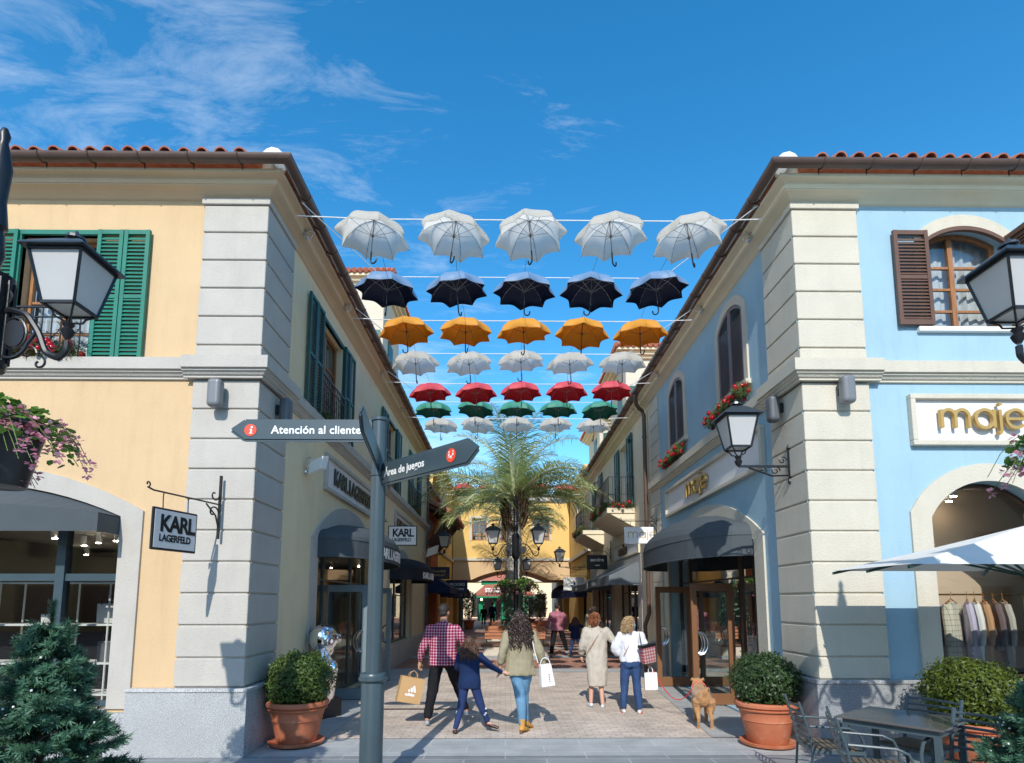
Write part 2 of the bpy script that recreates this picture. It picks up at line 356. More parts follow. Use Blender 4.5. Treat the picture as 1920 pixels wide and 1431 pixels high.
M_['panelwhite'] = mat('sign_panel_plaster', (.74, .73, .71), .8, .2, noise=.03, bump=.1)
M_['blackletter'] = mat('black_letter', (.008, .008, .008), .4)
M_['gold'] = mat('brass_letter', (.52, .33, .10), .45, .5, metal=.35, noise=.05)
M_['canvas_grey'] = mat('slate_canvas', (.075, .09, .10), .8, .3, noise=.06, nscale=2, bump=.15, bscale=200, trans=.06)
M_['canvas_black'] = mat('black_canvas', (.016, .019, .025), .8, .3, noise=.15, nscale=2, bump=.15, bscale=200)
M_['canvas_navy'] = mat('navy_canvas', (.012, .022, .075), .8, .3, noise=.15, nscale=2, bump=.15, bscale=200)
M_['pot'] = mat('terracotta_pot', (.43, .125, .055), .6, .4, noise=.14, nscale=5, bump=.1, bscale=40, dirt=.0, col2=(.53, .185, .095))
M_['soil'] = mat('soil', (.03, .02, .014), .95, bump=.6, bscale=50, noise=.3)
M_['leaf'] = mat('box_leaf', (.045, .085, .018), .5, .4, noise=.7, nscale=7, trans=.25, col2=(.11, .17, .035))
M_['leaf2'] = mat('box_leaf_yellowish', (.05, .085, .008), .5, .4, trans=.25, nscale=7, col2=(.15, .19, .02))
M_['leaf3'] = mat('bright_leaf', (.07, .17, .025), .5, .4, trans=.3, nscale=9, col2=(.16, .30, .05))
M_['fir'] = mat('artificial_fir', (.02, .08, .045), .5, .4, nscale=25, trans=.2, col2=(.13, .27, .16))
M_['garland'] = mat('garland_fir', (.03, .06, .015), .6, .4, nscale=30, trans=.15, col2=(.13, .17, .05))
M_['bauble'] = mat('red_bauble', (.45, .008, .012), .12, .6, metal=.35)
M_['palm'] = mat('palm_leaflet', (.20, .27, .08), .4, .6, nscale=1.5, trans=.4, col2=(.46, .50, .20))
M_['palmstem'] = mat('palm_frond_stem', (.55, .55, .34), .5, .4, noise=.1)
M_['trunk'] = mat('palm_trunk', (.46, .43, .37), .95, .1, noise=.3, nscale=6, bump=1.0, bscale=9, stretch=(1, 1, 3))
M_['fibre'] = mat('palm_fibre', (.16, .10, .06), .95, .1, noise=.4, nscale=10, bump=1, bscale=20, stretch=(6, 6, .6))
M_['pink'] = mat('pink_petal', (.92, .42, .52), .6, .2, trans=.3, noise=.2)
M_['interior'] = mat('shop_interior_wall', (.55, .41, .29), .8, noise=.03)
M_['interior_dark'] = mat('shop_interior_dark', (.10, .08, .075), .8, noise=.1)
M_['intfloor'] = mat('shop_floor', (.22, .17, .13), .35, noise=.1)
M_['ceiling'] = mat('shop_ceiling', (.62, .58, .52), .8)
M_['spot'] = emis('spot_light', (1, .88, .72), 60)
M_['rope'] = mat('white_rope', (.72, .72, .70), .8, noise=.1, nscale=60)
M_['skin'] = mat('skin', (.50, .27, .18), .5, .4, noise=.06, nscale=9)
M_['orange'] = mat('orange_red_sign', (.80, .07, .025), .45)

# pale lime stains on the pots
_t = M_['pot'].node_tree; _b = _t.nodes['Principled BSDF']; _src = _b.inputs['Base Color'].links[0].from_socket
_n = _t.nodes.new('ShaderNodeTexNoise'); _n.inputs['Scale'].default_value = 5; _n.inputs['Detail'].default_value = 9; _n.inputs['Roughness'].default_value = .75
_m = _t.nodes.new('ShaderNodeMapRange'); _t.links.new(_n.outputs[0], _m.inputs[0]); _m.inputs[1].default_value = .57; _m.inputs[2].default_value = .72; _m.inputs[4].default_value = .55
_x = _t.nodes.new('ShaderNodeMix'); _x.data_type = 'RGBA'; _t.links.new(_m.outputs[0], _x.inputs[0]); _t.links.new(_src, _x.inputs[6]); _x.inputs[7].default_value = (.66, .42, .30, 1)
_c = _t.nodes.new('ShaderNodeTexCoord'); _t.links.new(_c.outputs['Object'], _n.inputs['Vector']); _t.links.new(_x.outputs[2], _b.inputs['Base Color'])
# ---------------------------------------------------------------- ground
def sheet(name, x0, x1, y0, y1, z, m, label=None):
    b = MB(); b.poly([(x0, y0, z), (x1, y0, z), (x1, y1, z), (x0, y1, z)]); o = b.build(name, m, fix=False); o['kind'] = 'structure'
    if label: o['label'] = label
    return o
G_dark = bricks('dark_slabs', (.23, .245, .25), (.27, .285, .285), (.40, .40, .39), .95, .46, .010, .6, bump=.15)
G_light = bricks('light_slabs', (.37, .385, .38), (.42, .43, .42), (.50, .50, .48), .95, .30, .009, .6, bump=.15)
G_tan = bricks('tan_pavers', (.54, .45, .37), (.64, .54, .45), (.43, .35, .285), .20, .10, .009, .8, rot=0, bump=.4, nz=.17)
G_red = bricks('red_pavers', (.40, .185, .125), (.50, .25, .17), (.25, .15, .12), .20, .10, .009, .8, rot=90, bump=.4, nz=.14)
sheet('ground', -150, 150, -60, 400, 0, G_dark, 'dark grey stone slab pavement')
sheet('paved_band', -3.12, 12, 7.02, 7.9, .004, G_light)
sheet('brick_paving', -3.12, 3.79, 7.9, 15.1, .008, G_tan, 'tan brick paving between the two front buildings')
sheet('stone_band', -3.12, 3.79, 15.1, 15.9, .012, G_light)
sheet('red_brick_paving', -3.12, 3.79, 15.9, 34, .008, G_red)
for i, y in enumerate((18.9, 22.5, 26.4, 30.5, 37, 45)): sheet('stone_band', -3.12, 3.79, y, y + .85, .012, G_light)
sheet('red_brick_paving', -12, 12, 34, 72, .008, G_red)
b = MB()
b.poly([(2.75, 7.9, .016), (3.79, 7.9, .016), (3.79, 15.1, .016), (3.35, 15.1, .016)]); o = b.build('stone_edge_strip', G_light, fix=False); o['kind'] = 'structure'
b = MB(); b.poly([(-3.12, 7.9, .016), (-2.35, 7.9, .016), (-2.5, 15.1, .016), (-3.12, 15.1, .016)]); o = b.build('stone_edge_strip', G_light, fix=False); o['kind'] = 'structure'
# drain channel and lid
b = MB(); b.box((-2.4, 9.93, .017), (-.62, 9.985, .021)); tagit(b.build('drain_slot', M_['dkbronze'], fix=False), 'thin dark drain slot running across the tan brick paving', 'drain')
# ---------------------------------------------------------------- facades
def fmap(side, plane):
    """(s, d, z): along the wall, depth into the wall, height"""
    if side == 'F': return basis((0, plane, 0), (1, 0, 0), (0, 1, 0), (0, 0, 1))
    if side == 'L': return basis((plane, 0, 0), (0, 1, 0), (-1, 0, 0), (0, 0, 1))
    if side == 'R': return basis((plane, 0, 0), (0, 1, 0), (1, 0, 0), (0, 0, 1))
def tmap(side, plane, s, z, d=0):
    """frame for lettering on a wall: reading direction, up, outward"""
    if side == 'F': return basis((s, plane - d, z), (1, 0, 0), (0, 0, 1), (0, -1, 0))
    if side == 'L': return basis((plane + d, s, z), (0, 1, 0), (0, 0, 1), (1, 0, 0))
    if side == 'R': return basis((plane - d, s, z), (0, -1, 0), (0, 0, 1), (-1, 0, 0))
def arcz(op, s):
    s0, s1, z0, z1, rise = op
    if rise <= 0: return z1
    h = (s1 - s0) / 2; rad = (h * h + rise * rise) / (2 * rise); c = z1 + rise - rad
    dx = s - (s0 + s1) / 2
    return c + math.sqrt(max(rad * rad - dx * dx, 0))
def facade(side, plane, s0, s1, z0, z1, ops, depth=.22):
    b = MB(fmap(side, plane)); bp = {s0, s1}
    for op in ops:
        n = 14 if op[4] > 0 else 1
        for i in range(n + 1): bp.add(max(s0, min(s1, op[0] + (op[1] - op[0]) * i / n)))
    bp = sorted(bp)
    for a, c in zip(bp[:-1], bp[1:]):
        if c - a < 1e-6: continue
        mid = (a + c) / 2; hit = sorted([o for o in ops if o[0] < mid < o[1]], key=lambda o: o[2])
        la, lc = z0, z0
        for o in hit:
            b.poly([(a, 0, la), (c, 0, lc), (c, 0, o[2]), (a, 0, o[2])])
            ta, tc_ = arcz(o, a), arcz(o, c)
            b.poly([(a, 0, o[2]), (c, 0, o[2]), (c, depth, o[2]), (a, depth, o[2])])
            b.poly([(a, 0, ta), (c, 0, tc_), (c, depth, tc_), (a, depth, ta)])
            la, lc = ta, tc_
        b.poly([(a, 0, la), (c, 0, lc), (c, 0, z1), (a, 0, z1)])
    for o in ops:
        for s in (o[0], o[1]):
            if s0 - 1e-6 <= s <= s1 + 1e-6: b.poly([(s, 0, o[2]), (s, depth, o[2]), (s, depth, o[3]), (s, 0, o[3])])
    return b
def surround(side, plane, op, w, proud=.035, bottom=False, rise2=None, inn=.0):
    """flat band round an opening"""
    s0, s1, z0, z1, rise = op; b = MB(fmap(side, plane)); n = 18
    outer = (s0 - w, s1 + w, z0, z1 + (w * .25 if rise else w), (rise2 if rise2 is not None else (rise + w * .75 if rise else 0)))
    pi, po = [(s0, z0)], [(s0 - w, z0)]
    for i in range(n + 1):
        s = s0 + (s1 - s0) * i / n; pi.append((s, arcz(op, s)))
        s = s0 - w + (s1 - s0 + 2 * w) * i / n; po.append((s, arcz(outer, s)))
    pi.append((s1, z0)); po.append((s1 + w, z0))
    for i in range(len(pi) - 1):
        a, c, e, f = pi[i], pi[i + 1], po[i + 1], po[i]
        b.poly([(a[0], -proud, a[1]), (c[0], -proud, c[1]), (e[0], -proud, e[1]), (f[0], -proud, f[1])])
        b.poly([(f[0], -proud, f[1]), (e[0], -proud, e[1]), (e[0], .0, e[1]), (f[0], .0, f[1])])
        b.poly([(a[0], -proud, a[1]), (c[0], -proud, c[1]), (c[0], inn + .002, c[1]), (a[0], inn + .002, a[1])])
    b.poly([(s0, -proud, z0), (s0 - w, -proud, z0), (s0 - w, 0, z0), (s0, 0, z0)]); b.poly([(s1, -proud, z0), (s1 + w, -proud, z0), (s1 + w, 0, z0), (s1, 0, z0)])
    return b
def shutter(side, plane, s0, s1, z0, z1, m, parent, out=.045, arch=None, slat=.052, leaves=1):
    """louvred shutter; arch=(op) gives the curved top of the opening it fills"""
    wl = (s1 - s0) / leaves
    for k in range(leaves):
        a, c = s0 + wl * k + .006, s0 + wl * (k + 1) - .006
        b = MB(fmap(side, plane)); fr = .05 if wl > .3 else .04; d0, d1 = -out - .04, -out
        ta = arcz(arch, a) - .012 if arch else z1; tcc = arcz(arch, c) - .012 if arch else z1
        lo = min(ta, tcc)
        b.box((a, d0, z0), (a + fr, d1, ta)); b.box((c - fr, d0, z0), (c, d1, tcc)); b.box((a + .003, d0 + .003, z0 + .002), (c - .003, d1 - .003, z0 + fr * 1.4))
        if arch:
            n = 8; q = [(a + (c - a) * i / n, arcz(arch, a + (c - a) * i / n) - .012) for i in range(n + 1)]
            for i in range(n):
                (p0, h0), (p1, h1) = q[i], q[i + 1]
                b.prism([(p0, d0 + .002, h0 - fr), (p1, d0 + .002, h1 - fr), (p1, d0 + .002, h1 + .001), (p0, d0 + .002, h0 + .001)], (0, d1 - d0 - .004, 0))
        else: b.box((a + .003, d0 + .003, z1 - fr * 1.2), (c - .003, d1 - .003, z1 - .002))
        mid = z0 + (z1 - z0) * .5
        if not arch and (leaves > 1 or wl > .3): b.box((a + .004, d0 + .004, mid - .025), (c - .004, d1 - .004, mid + .025))
        z = z0 + fr * 1.6
        while True:
            zz = z + slat
            if arch: top = min(arcz(arch, a + fr), arcz(arch, c - fr)) - .012 - fr
            else: top = z1 - fr * 1.2
            if zz > top: break
            b.prism([(a + fr * .8, d0 + .006, z), (a + fr * .8, d1 - .004, z + slat * .78), (a + fr * .8, d1 - .004, z + slat * .78 + .009), (a + fr * .8, d0 + .006, z + .013)], (c - a - fr * 1.6, 0, 0))
            z = zz
        b.build('shutter', m, parent, world=True)
def casement(side, plane, op, parent, depth=.13, cols=2, rows=4, mfr=None, curtain=True, fw=.06, glass=None, name='window', mullions=None, rails=None):
    """frame, glazing bars, pane and curtain set back in an opening"""
    mfr = mfr or M_['wood']; s0, s1, z0, z1, rise = op
    b = MB(fmap(side, plane)); n = 12 if rise else 1
    b.box((s0, depth, z0), (s0 + fw, depth + .06, z1)); b.box((s1 - fw, depth, z0), (s1, depth + .06, z1)); b.box((s0, depth - .005, z0), (s1, depth + .065, z0 + fw))
    q = [(s0 + (s1 - s0) * i / n, arcz(op, s0 + (s1 - s0) * i / n)) for i in range(n + 1)]
    for i in range(n):
        (p0, h0), (p1, h1) = q[i], q[i + 1]
        b.prism([(p0, depth - .003, h0 - fw), (p1, depth - .003, h1 - fw), (p1, depth - .003, h1), (p0, depth - .003, h0)], (0, .066, 0))
    ms = mullions if mullions is not None else [s0 + (s1 - s0) * (i + 1) / cols for i in range(cols - 1)]
    for s in ms: b.box((s - fw * .6, depth + .004, z0), (s + fw * .6, depth + .058, arcz(op, s)))
    rs = rails if rails is not None else [z0 + (z1 - z0) * (i + 1) / rows for i in range(rows - 1)]
    for z in rs: b.box((s0, depth + .012, z - .016), (s1, depth + .045, z + .016))
    w = b.build(name, mfr, parent, world=True)
    b = MB(fmap(side, plane))
    for i in range(n):
        (p0, h0), (p1, h1) = q[i], q[i + 1]
        b.poly([(p0, depth + .03, z0), (p1, depth + .03, z0), (p1, depth + .03, h1), (p0, depth + .03, h0)])
    p = b.build('pane', glass or M_['pane'], w, world=True, fix=False)
    if curtain:
        b = MB(fmap(side, plane)); k = 60; zt = z1 + rise
        for i in range(k):
            sa, sb = s0 + (s1 - s0) * i / k, s0 + (s1 - s0) * (i + 1) / k
            fa, fb = .025 * math.sin(i * .9) * (1 + .5 * math.sin(i * .23)), .025 * math.sin((i + 1) * .9) * (1 + .5 * math.sin((i + 1) * .23))
            b.poly([(sa, depth + .14 + fa, z0), (sb, depth + .14 + fb, z0), (sb, depth + .14 + fb, zt), (sa, depth + .14 + fa, zt)])
        b.build('curtain', M_['curtain'], w, world=True, smooth=True, fix=False)
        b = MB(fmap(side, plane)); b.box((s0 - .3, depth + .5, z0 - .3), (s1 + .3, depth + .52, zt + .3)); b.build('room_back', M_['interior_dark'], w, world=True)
    return w
def sweep(path, prof, ends=True):
    """profile (outward d, z) swept along an L path: path = 3 points (x, y) with mitred corner; outward side given by corner signs"""
    (x0, y0), (x1, y1), (x2, y2), sx = path
    b = MB(); k = len(prof); vs = []
    for d, z in prof: vs.append((x0, y0 - d, z))
    for d, z in prof: vs.append((x1 + sx * d, y1 - d, z))
    for d, z in prof: vs.append((x2 + sx * d, y2, z))
    fs = []
    for s in range(2):
        for i in range(k - 1): fs.append((s * k + i, s * k + i + 1, (s + 1) * k + i + 1, (s + 1) * k + i))
    b._add(vs, fs); return b
def tube_path(path, d, z, r, n=12, half=False):
    (x0, y0), (x1, y1), (x2, y2), sx = path; b = MB()
    a0, a1 = (180, 360) if half else (0, 360)
    prof = [(d + r * math.cos(R(a0 + (a1 - a0) * i / n)), z + r * math.sin(R(a0 + (a1 - a0) * i / n))) for i in range(n + 1)]
    if half: prof += [(p[0] * .86 + d * .14, p[1] + .004) for p in prof[::-1]] + [prof[0]]
    return sweep(path, prof)
def quoin(name, x0, x1, y0, y1, zs, m, parent, gap=.022):
    b = MB()
    for a, c in zip(zs[:-1], zs[1:]): b.box((x0, y0, a + gap / 2), (x1, y1, c - gap / 2))
    o = b.build(name, m, parent, world=True, bevel=.012)
    b = MB(); b.box((x0 + .022, y0 + .022, zs[0]), (x1 - .022, y1 - .022, zs[-1])); b.build(name + '_core', m, o, world=True)
    return o
def boxes(name, lst, m, parent, bevel=.004):
    o = None
    for a, c in lst:
        b = MB(); b.box(a, c); o = b.build(name, m, parent, world=True, bevel=bevel)
    return o
def joints(top, bot, step=.385):
    z = [top]
    while z[-1] - step > bot + .12: z.append(z[-1] - step)
    z.append(bot); return z[::-1]
def tiles(path, zf, parent, length=1.9, slope=21, period=.235, r=.088, eave=.34, skip=.42):
    (x0, y0), (x1, y1), (x2, y2), sx = path; b = MB(); c, s_ = math.cos(R(slope)), math.sin(R(slope)); n = 8
    def cap(o, al, inn, L, up=1):
        # o: front centre point; al: along eave, inn: horizontal direction up the roof
        o = Vector(o); al = Vector(al); d = Vector(inn) * c + Vector((0, 0, s_)); nrm = Vector((0, 0, c)) - Vector(inn) * s_
        rows = []
        for q in range(2):
            for rr in (r, r - .016):
                rows.append([o + d * (L * q) + al * (rr * math.cos(PI * i / n)) + nrm * (rr * math.sin(PI * i / n)) for i in range(n + 1)])
        f0, f0i, f1, f1i = rows
        vs = f0 + f0i + f1 + f1i; k = n + 1; fs = []
        for i in range(n):
            fs.append((i, i + 1, 2 * k + i + 1, 2 * k + i)); fs.append((i, k + i, k + i + 1, i + 1)); fs.append((k + i, 3 * k + i, 3 * k + i + 1, k + i + 1))
        b._add(vs, fs)
    nf = int(abs(x1 - x0) / period)
    for i in range(nf):
        x = x1 - sx * (skip - .2 + period * i) if True else 0
        j = random.uniform(-.012, .012)
        cap((x + j, y0 - eave - random.uniform(0, .02), zf + random.uniform(-.006, .006)), (1, 0, 0), (0, 1, 0), min(length, .35 + period * i))
    na = int((y2 - y1) / period)
    for i in range(na):
        y = y1 + skip - .2 + period * i
        cap((x1 + sx * eave, y + random.uniform(-.01, .01), zf), (0, 1, 0), (-sx, 0, 0), min(length, .35 + period * i))
    o = b.build('roof', M_['tile'], parent, smooth=True, world=True, fix=False)
    # roof planes below the cover tiles: hipped
    b = MB(); zc = zf + .02; run = 5.2; zr = zc + run * math.tan(R(slope))
    C = (x1 + sx * (eave - .05), y0 - eave + .05); H = (C[0] - sx * run, C[1] + run)
    b.poly([(x0, C[1], zc), (C[0], C[1], zc), (H[0], H[1], zr), (x0, H[1], zr)])
    b.poly([(C[0], C[1], zc), (C[0], y2, zc), (H[0], y2, zr), (H[0], H[1], zr)])
    b.poly([(x0, C[1], zc - .02), (C[0], C[1], zc - .02), (C[0], y1 + .3, zc - .02), (x0, y1 + .3, zc - .02)])
    b.build('roof_deck', M_['tile'], o, world=True, fix=False)
    b = MB(); b.tube([(C[0] - sx * .02, C[1] + .02, zc - .05), (C[0] - sx * .14, C[1] + .14, zc + .05), (C[0] - sx * .4, C[1] + .4, zc + .14), (C[0] - sx * 3, C[1] + 3, zc + 1.3)], [.10, .16, .15, .12], 12); b.build('ridge_mortar', M_['mortar'], o, world=True, smooth=True)
    return o
CORN = [(0, 7.06), (.03, 7.075), (.06, 7.10), (.11, 7.13), (.165, 7.15), (.185, 7.155), (.185, 7.165), (.20, 7.17), (.20, 7.225), (.22, 7.24), (.26, 7.25), (.30, 7.255), (.30, 7.30), (0, 7.33)]
STRING = [(0, 4.60), (.03, 4.605), (.03, 4.63), (.05, 4.64), (.07, 4.67), (.09, 4.68), (.09, 4.705), (.12, 4.71), (.12, 4.86), (0, 4.875)]
def eaves(path, parent, mcorn):
    sweep(path, CORN).build('cornice', mcorn, parent, world=True)
    g = tube_path(path, .395, 7.385, .078, half=True).build('gutter', M_['gutter'], parent, world=True, smooth=True)
    (x0, y0), (x1, y1), (x2, y2), sx = path; b = MB(); st = .62
    def hook(o, out):
        b = MB(); o = Vector(o); out = Vector(out); p = [o + out * .29 + Vector((0, 0, -.08)), o + out * .30 + Vector((0, 0, -.02))]
        for i in range(9):
            a = R(180 + 180 * i / 8); p.append(o + out * (.395 + .085 * math.cos(a)) + Vector((0, 0, .045 + .085 * math.sin(a))))
        b.tube(p, .009, 5); b.build('gutter_hook', M_['gutter'], g, world=True, smooth=True)
    n = int(abs(x1 - x0) / st)
    for i in range(n): hook((x1 - sx * (.2 + st * i), y0, 7.34), (0, -1, 0))
    n = int((y2 - y1) / st)
    for i in range(n): hook((x1, y1 + .3 + st * i, 7.34), (sx, 0, 0))
    tiles(path, 7.455, parent)
# ---------------------------------------------------------------- interiors
def room(name, x0, x1, y0, y1, z0, z1, parent, wall, openside, spots=None, seed=1):
    """box room without the walls listed in openside ('y0','x0','x1')"""
    rnd = random.Random(seed)
    b = MB()
    P = lambda x, y, z: (x, y, z)
    if 'y0' not in openside: b.poly([(x0, y0, z0), (x1, y0, z0), (x1, y0, z1), (x0, y0, z1)])
    b.poly([(x0, y1, z0), (x1, y1, z0), (x1, y1, z1), (x0, y1, z1)])
    if 'x0' not in openside: b.poly([(x0, y0, z0), (x0, y1, z0), (x0, y1, z1), (x0, y0, z1)])
    if 'x1' not in openside: b.poly([(x1, y0, z0), (x1, y1, z0), (x1, y1, z1), (x1, y0, z1)])
    r = b.build(name, wall, parent, world=True, fix=False)
    b = MB(); b.poly([(x0, y0, z0 + .02), (x1, y0, z0 + .02), (x1, y1, z0 + .02), (x0, y1, z0 + .02)]); b.build('shop_floor', M_['intfloor'], r, world=True, fix=False)
    b = MB(); b.poly([(x0, y0, z1 - .01), (x1, y0, z1 - .01), (x1, y1, z1 - .01), (x0, y1, z1 - .01)]); b.build('shop_ceiling', M_['ceiling'], r, world=True, fix=False)
    for (x, y) in (spots or []):
        b = MB(); b.tube([(x, y, z1 - .03), (x + rnd.uniform(-.04, .04), y + .03, z1 - .2)], .045, 10); s = b.build('spotlight', M_['white'], r, world=True, smooth=True)
        b = MB(); b.lathe([(.036, 0), (.036, .006)], 10, (x, y + .03, z1 - .215)); b.build('bulb', M_['spot'], s, world=True)
    return r
# ================================================================ left yellow corner building
LX, LY, RX, RY = -3.12, 7.06, 3.79, 7.06
A = thing('corner_building', 'yellow corner building with green shutters and grey stone blocks', 'building', (-3.2, 7.1, 0))
WF = 7.10; WL = -3.165
f_ops = [(-6.30, -5.32, 4.86, 6.56, 0), (-8.7, -4.74, .54, 2.85, .42)]
b = facade('F', WF, -11, LX, 0, 7.2, f_ops); b.build('wall', M_['yellow'], A, world=True, fix=False)
wn = [(9.44, 10.74), (14.9, 16.1), (19.1, 20.2)]
a_ops = [(a, c, 4.86, 6.68, 0) for a, c in wn] + [(9.66, 13.55, .03, 2.78, .52), (15.7, 19.2, .62, 2.70, .40)]
b = facade('L', WL, LY + .04, 22.9, 0, 7.2, a_ops, .25); b.build('alley_wall', M_['cream'], A, world=True, fix=False)
b = MB(); b.poly([(-11, WF, 0), (-11, 23, 0), (-11, 23, 7.2), (-11, WF, 7.2)]); b.poly([(-11, 22.9, 0), (WL, 22.9, 0), (WL, 22.9, 7.2), (-11, 22.9, 7.2)]); b.build('rear_wall', M_['cream'], A, world=True, fix=False)
PA = ((-11, WF), (WL, WF), (WL, 23.2), 1)
eaves(((-11, WF), (WL, WF), (WL, 23.2), 1), A, mat('cornice_plaster_left', (.62, .47, .31), .9, .2, noise=.04, bump=.15))
quoin('corner_pilaster', -3.96, LX, LY, 8.02, joints(6.985, 4.87), M_['greytrim'], A)
quoin('corner_pilaster', -3.96, LX, LY, 8.02, joints(4.60, .79), M_['greytrim'], A)
b = MB(); b.box((-3.985, LY - .025, 6.985), (LX + .025, 8.045, 7.07)); b.build('pilaster_cap', M_['greytrim'], A, world=True, bevel=.01)
sweep(PA, STRING).build('string_course', M_['greytrim'], A, world=True)
sweep(((-4.05, LY - .0), (LX + .0, LY - .0), (LX, 8.1), 1), [(d + .03, z - .002 if z < 4.8 else z + .003) for d, z in STRING]).build('string_course', M_['greytrim'], A, world=True)
boxes('plinth', [((-4.47, LY - .07, 0), (LX + .07, LY + .03, .745)), ((LX - .02, LY + .031, 0), (LX + .07, 9.3, .745)), ((-9, LY - .045, 0), (-4.475, LY + .05, .50)), ((WL, 14.0, 0), (LX + .04, 22.8, .58))], M_['granite'], A)
boxes('plinth_cap', [((-4.48, LY - .085, .745), (LX + .085, LY + .03, .785)), ((LX - .02, LY + .031, .745), (LX + .085, 9.31, .785)), ((-9, LY - .06, .50), (-4.74, LY + .05, .54)), ((WL, 14.0, .58), (LX + .06, 22.8, .62))], granite('granite_cap', (.50, .50, .50)), A)
surround('F', WF, f_ops[1], .27, .03, rise2=.60).build('arch_surround', M_['greytrim'], A, world=True, smooth=True)
surround('L', WL, a_ops[3], .32, .03, rise2=.78).build('arch_surround', M_['greytrim'], A, world=True, smooth=True)
surround('L', WL, a_ops[4], .28, .03, rise2=.6).build('arch_surround', M_['greytrim'], A, world=True, smooth=True)
# front french window
w = casement('F', WF, f_ops[0], A, .14, cols=2, rows=4)
b = MB(fmap('F', WF)); s0, s1 = -6.30, -5.32
b.box((s0 - .05, -.035, 4.80), (s0, .05, 6.62)); b.box((s1, -.035, 4.80), (s1 + .05, .05, 6.62)); b.box((s0 - .05, -.04, 6.56), (s1 + .05, .05, 6.62)); b.box((s0 - .05, -.055, 4.79), (s1 + .05, .05, 4.855)); b.build('green_frame', M_['green'], w, world=True)
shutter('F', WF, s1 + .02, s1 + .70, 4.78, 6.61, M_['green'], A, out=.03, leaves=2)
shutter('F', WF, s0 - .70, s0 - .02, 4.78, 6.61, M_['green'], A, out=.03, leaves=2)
def railing(side, plane, s0, s1, z0, z1, parent, d=-.09, step=.11, scroll=True):
    b = MB(fmap(side, plane)); b.box((s0, d - .012, z1), (s1, d + .012, z1 + .025)); b.box((s0, d - .01, z0), (s1, d + .01, z0 + .02)); n = max(2, int((s1 - s0) / step))
    b.box((s0, d - .01, z1 - .13), (s1, d + .01, z1 - .115))
    for i in range(n + 1):
        s = s0 + (s1 - s0) * i / n; b.box((s - .006, d - .006, z0), (s + .006, d + .006, z1))
        if scroll and i < n and i % 2 == 0:
            c = s + (s1 - s0) / n / 2; h = (z0 + z1) / 2; r_ = (s1 - s0) / n * .42
            for sg in (1, -1): b.tube([(c + r_ * sg * math.sin(2 * PI * k / 10), d, h + .16 * sg * (1 - k / 14) * math.cos(PI * k / 10)) for k in range(11)], .005, 4)
    return b.build('railing', M_['black'], parent, world=True)
railing('F', WF, s0, s1, 4.86, 5.55, A, d=-.03)
# alley windows
for (a, c) in wn:
    casement('L', WL, (a, c, 4.86, 6.68, 0), A, .12, cols=2, rows=3, mfr=M_['wood'])
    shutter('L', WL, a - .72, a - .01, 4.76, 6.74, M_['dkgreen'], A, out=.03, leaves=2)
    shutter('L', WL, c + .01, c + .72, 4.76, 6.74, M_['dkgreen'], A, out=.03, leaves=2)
    b = MB(fmap('L', WL)); b.box((a - .04, -.03, 6.68), (c + .04, .04, 6.74)); b.box((a - .04, -.05, 4.79), (c + .04, .04, 4.86)); b.box((a - .04, -.025, 4.85), (a - .001, .035, 6.69)); b.box((c + .001, -.025, 4.85), (c + .04, .035, 6.69)); b.build('window_frame', M_['dkgreen'], A, world=True)
    railing('L', WL, a, c, 4.88, 5.66, A, d=-.06)
# name panels on the alley wall
def name_panel(side, plane, s0, s1, z0, z1, parent, mfr, fw=.07, out=.07):
    b = MB(fmap(side, plane)); b.box((s0, -out, z0), (s1, -.001, z0 + fw)); b.box((s0, -out, z1 - fw), (s1, -.001, z1)); b.box((s0, -out, z0 + fw), (s0 + fw, -.001, z1 - fw)); b.box((s1 - fw, -out, z0 + fw), (s1, -.001, z1 - fw))
    p = b.build('name_panel', mfr, parent, world=True, bevel=.008)
    b = MB(fmap(side, plane)); b.box((s0 + fw - .002, -.02, z0 + fw - .002), (s1 - fw + .002, -.002, z1 - fw + .002)); b.build('panel_field', M_['panelwhite'], p, world=True)
    return p
def karl(parent, side, plane, s, z, size, m, d, sx=.72, ext=.008):
    text_mesh('KARL LAGERFELD', size, tmap(side, plane, s, z, d), m, 'lettering', parent, bold=size * .022, ext=ext, sx=sx, space=.86)
p = name_panel('L', WL, 9.85, 14.1, 3.74, 4.40, A, M_['greytrim']); karl(p, 'L', WL, 10.35, 3.93, .42, M_['blackletter'], .045, sx=1.02)
p = name_panel('L', WL, 16.2, 19.6, 3.74, 4.40, A, M_['greytrim']); karl(p, 'L', WL, 16.5, 3.93, .40, M_['blackletter'], .045, sx=.95)
# shop fronts
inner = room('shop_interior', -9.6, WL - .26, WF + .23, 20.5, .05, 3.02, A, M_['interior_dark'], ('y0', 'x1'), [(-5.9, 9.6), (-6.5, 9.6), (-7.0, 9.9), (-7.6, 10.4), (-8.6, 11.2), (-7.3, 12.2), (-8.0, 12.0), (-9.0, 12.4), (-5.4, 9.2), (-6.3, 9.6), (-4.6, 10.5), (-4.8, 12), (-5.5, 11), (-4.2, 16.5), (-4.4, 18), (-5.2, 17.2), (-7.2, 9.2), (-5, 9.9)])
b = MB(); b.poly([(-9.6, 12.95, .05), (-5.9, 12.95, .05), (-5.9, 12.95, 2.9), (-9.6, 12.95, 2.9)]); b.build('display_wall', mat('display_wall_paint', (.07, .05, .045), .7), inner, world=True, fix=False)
sw = casement('F', WF, f_ops[1], A, .12, cols=4, rows=1, mfr=M_['slate'], curtain=False, fw=.075, glass=M_['shopglass'], name='shop_window', mullions=[-5.52, -6.7, -7.9], rails=[]); b = MB(fmap('F', WF)); b.box((-8.7, .115, 2.06), (-4.74, .19, 2.15)); b.box((-5.57, .09, .54), (-5.46, .2, 2.9)); b.build('transom', M_['slate'], sw, world=True)
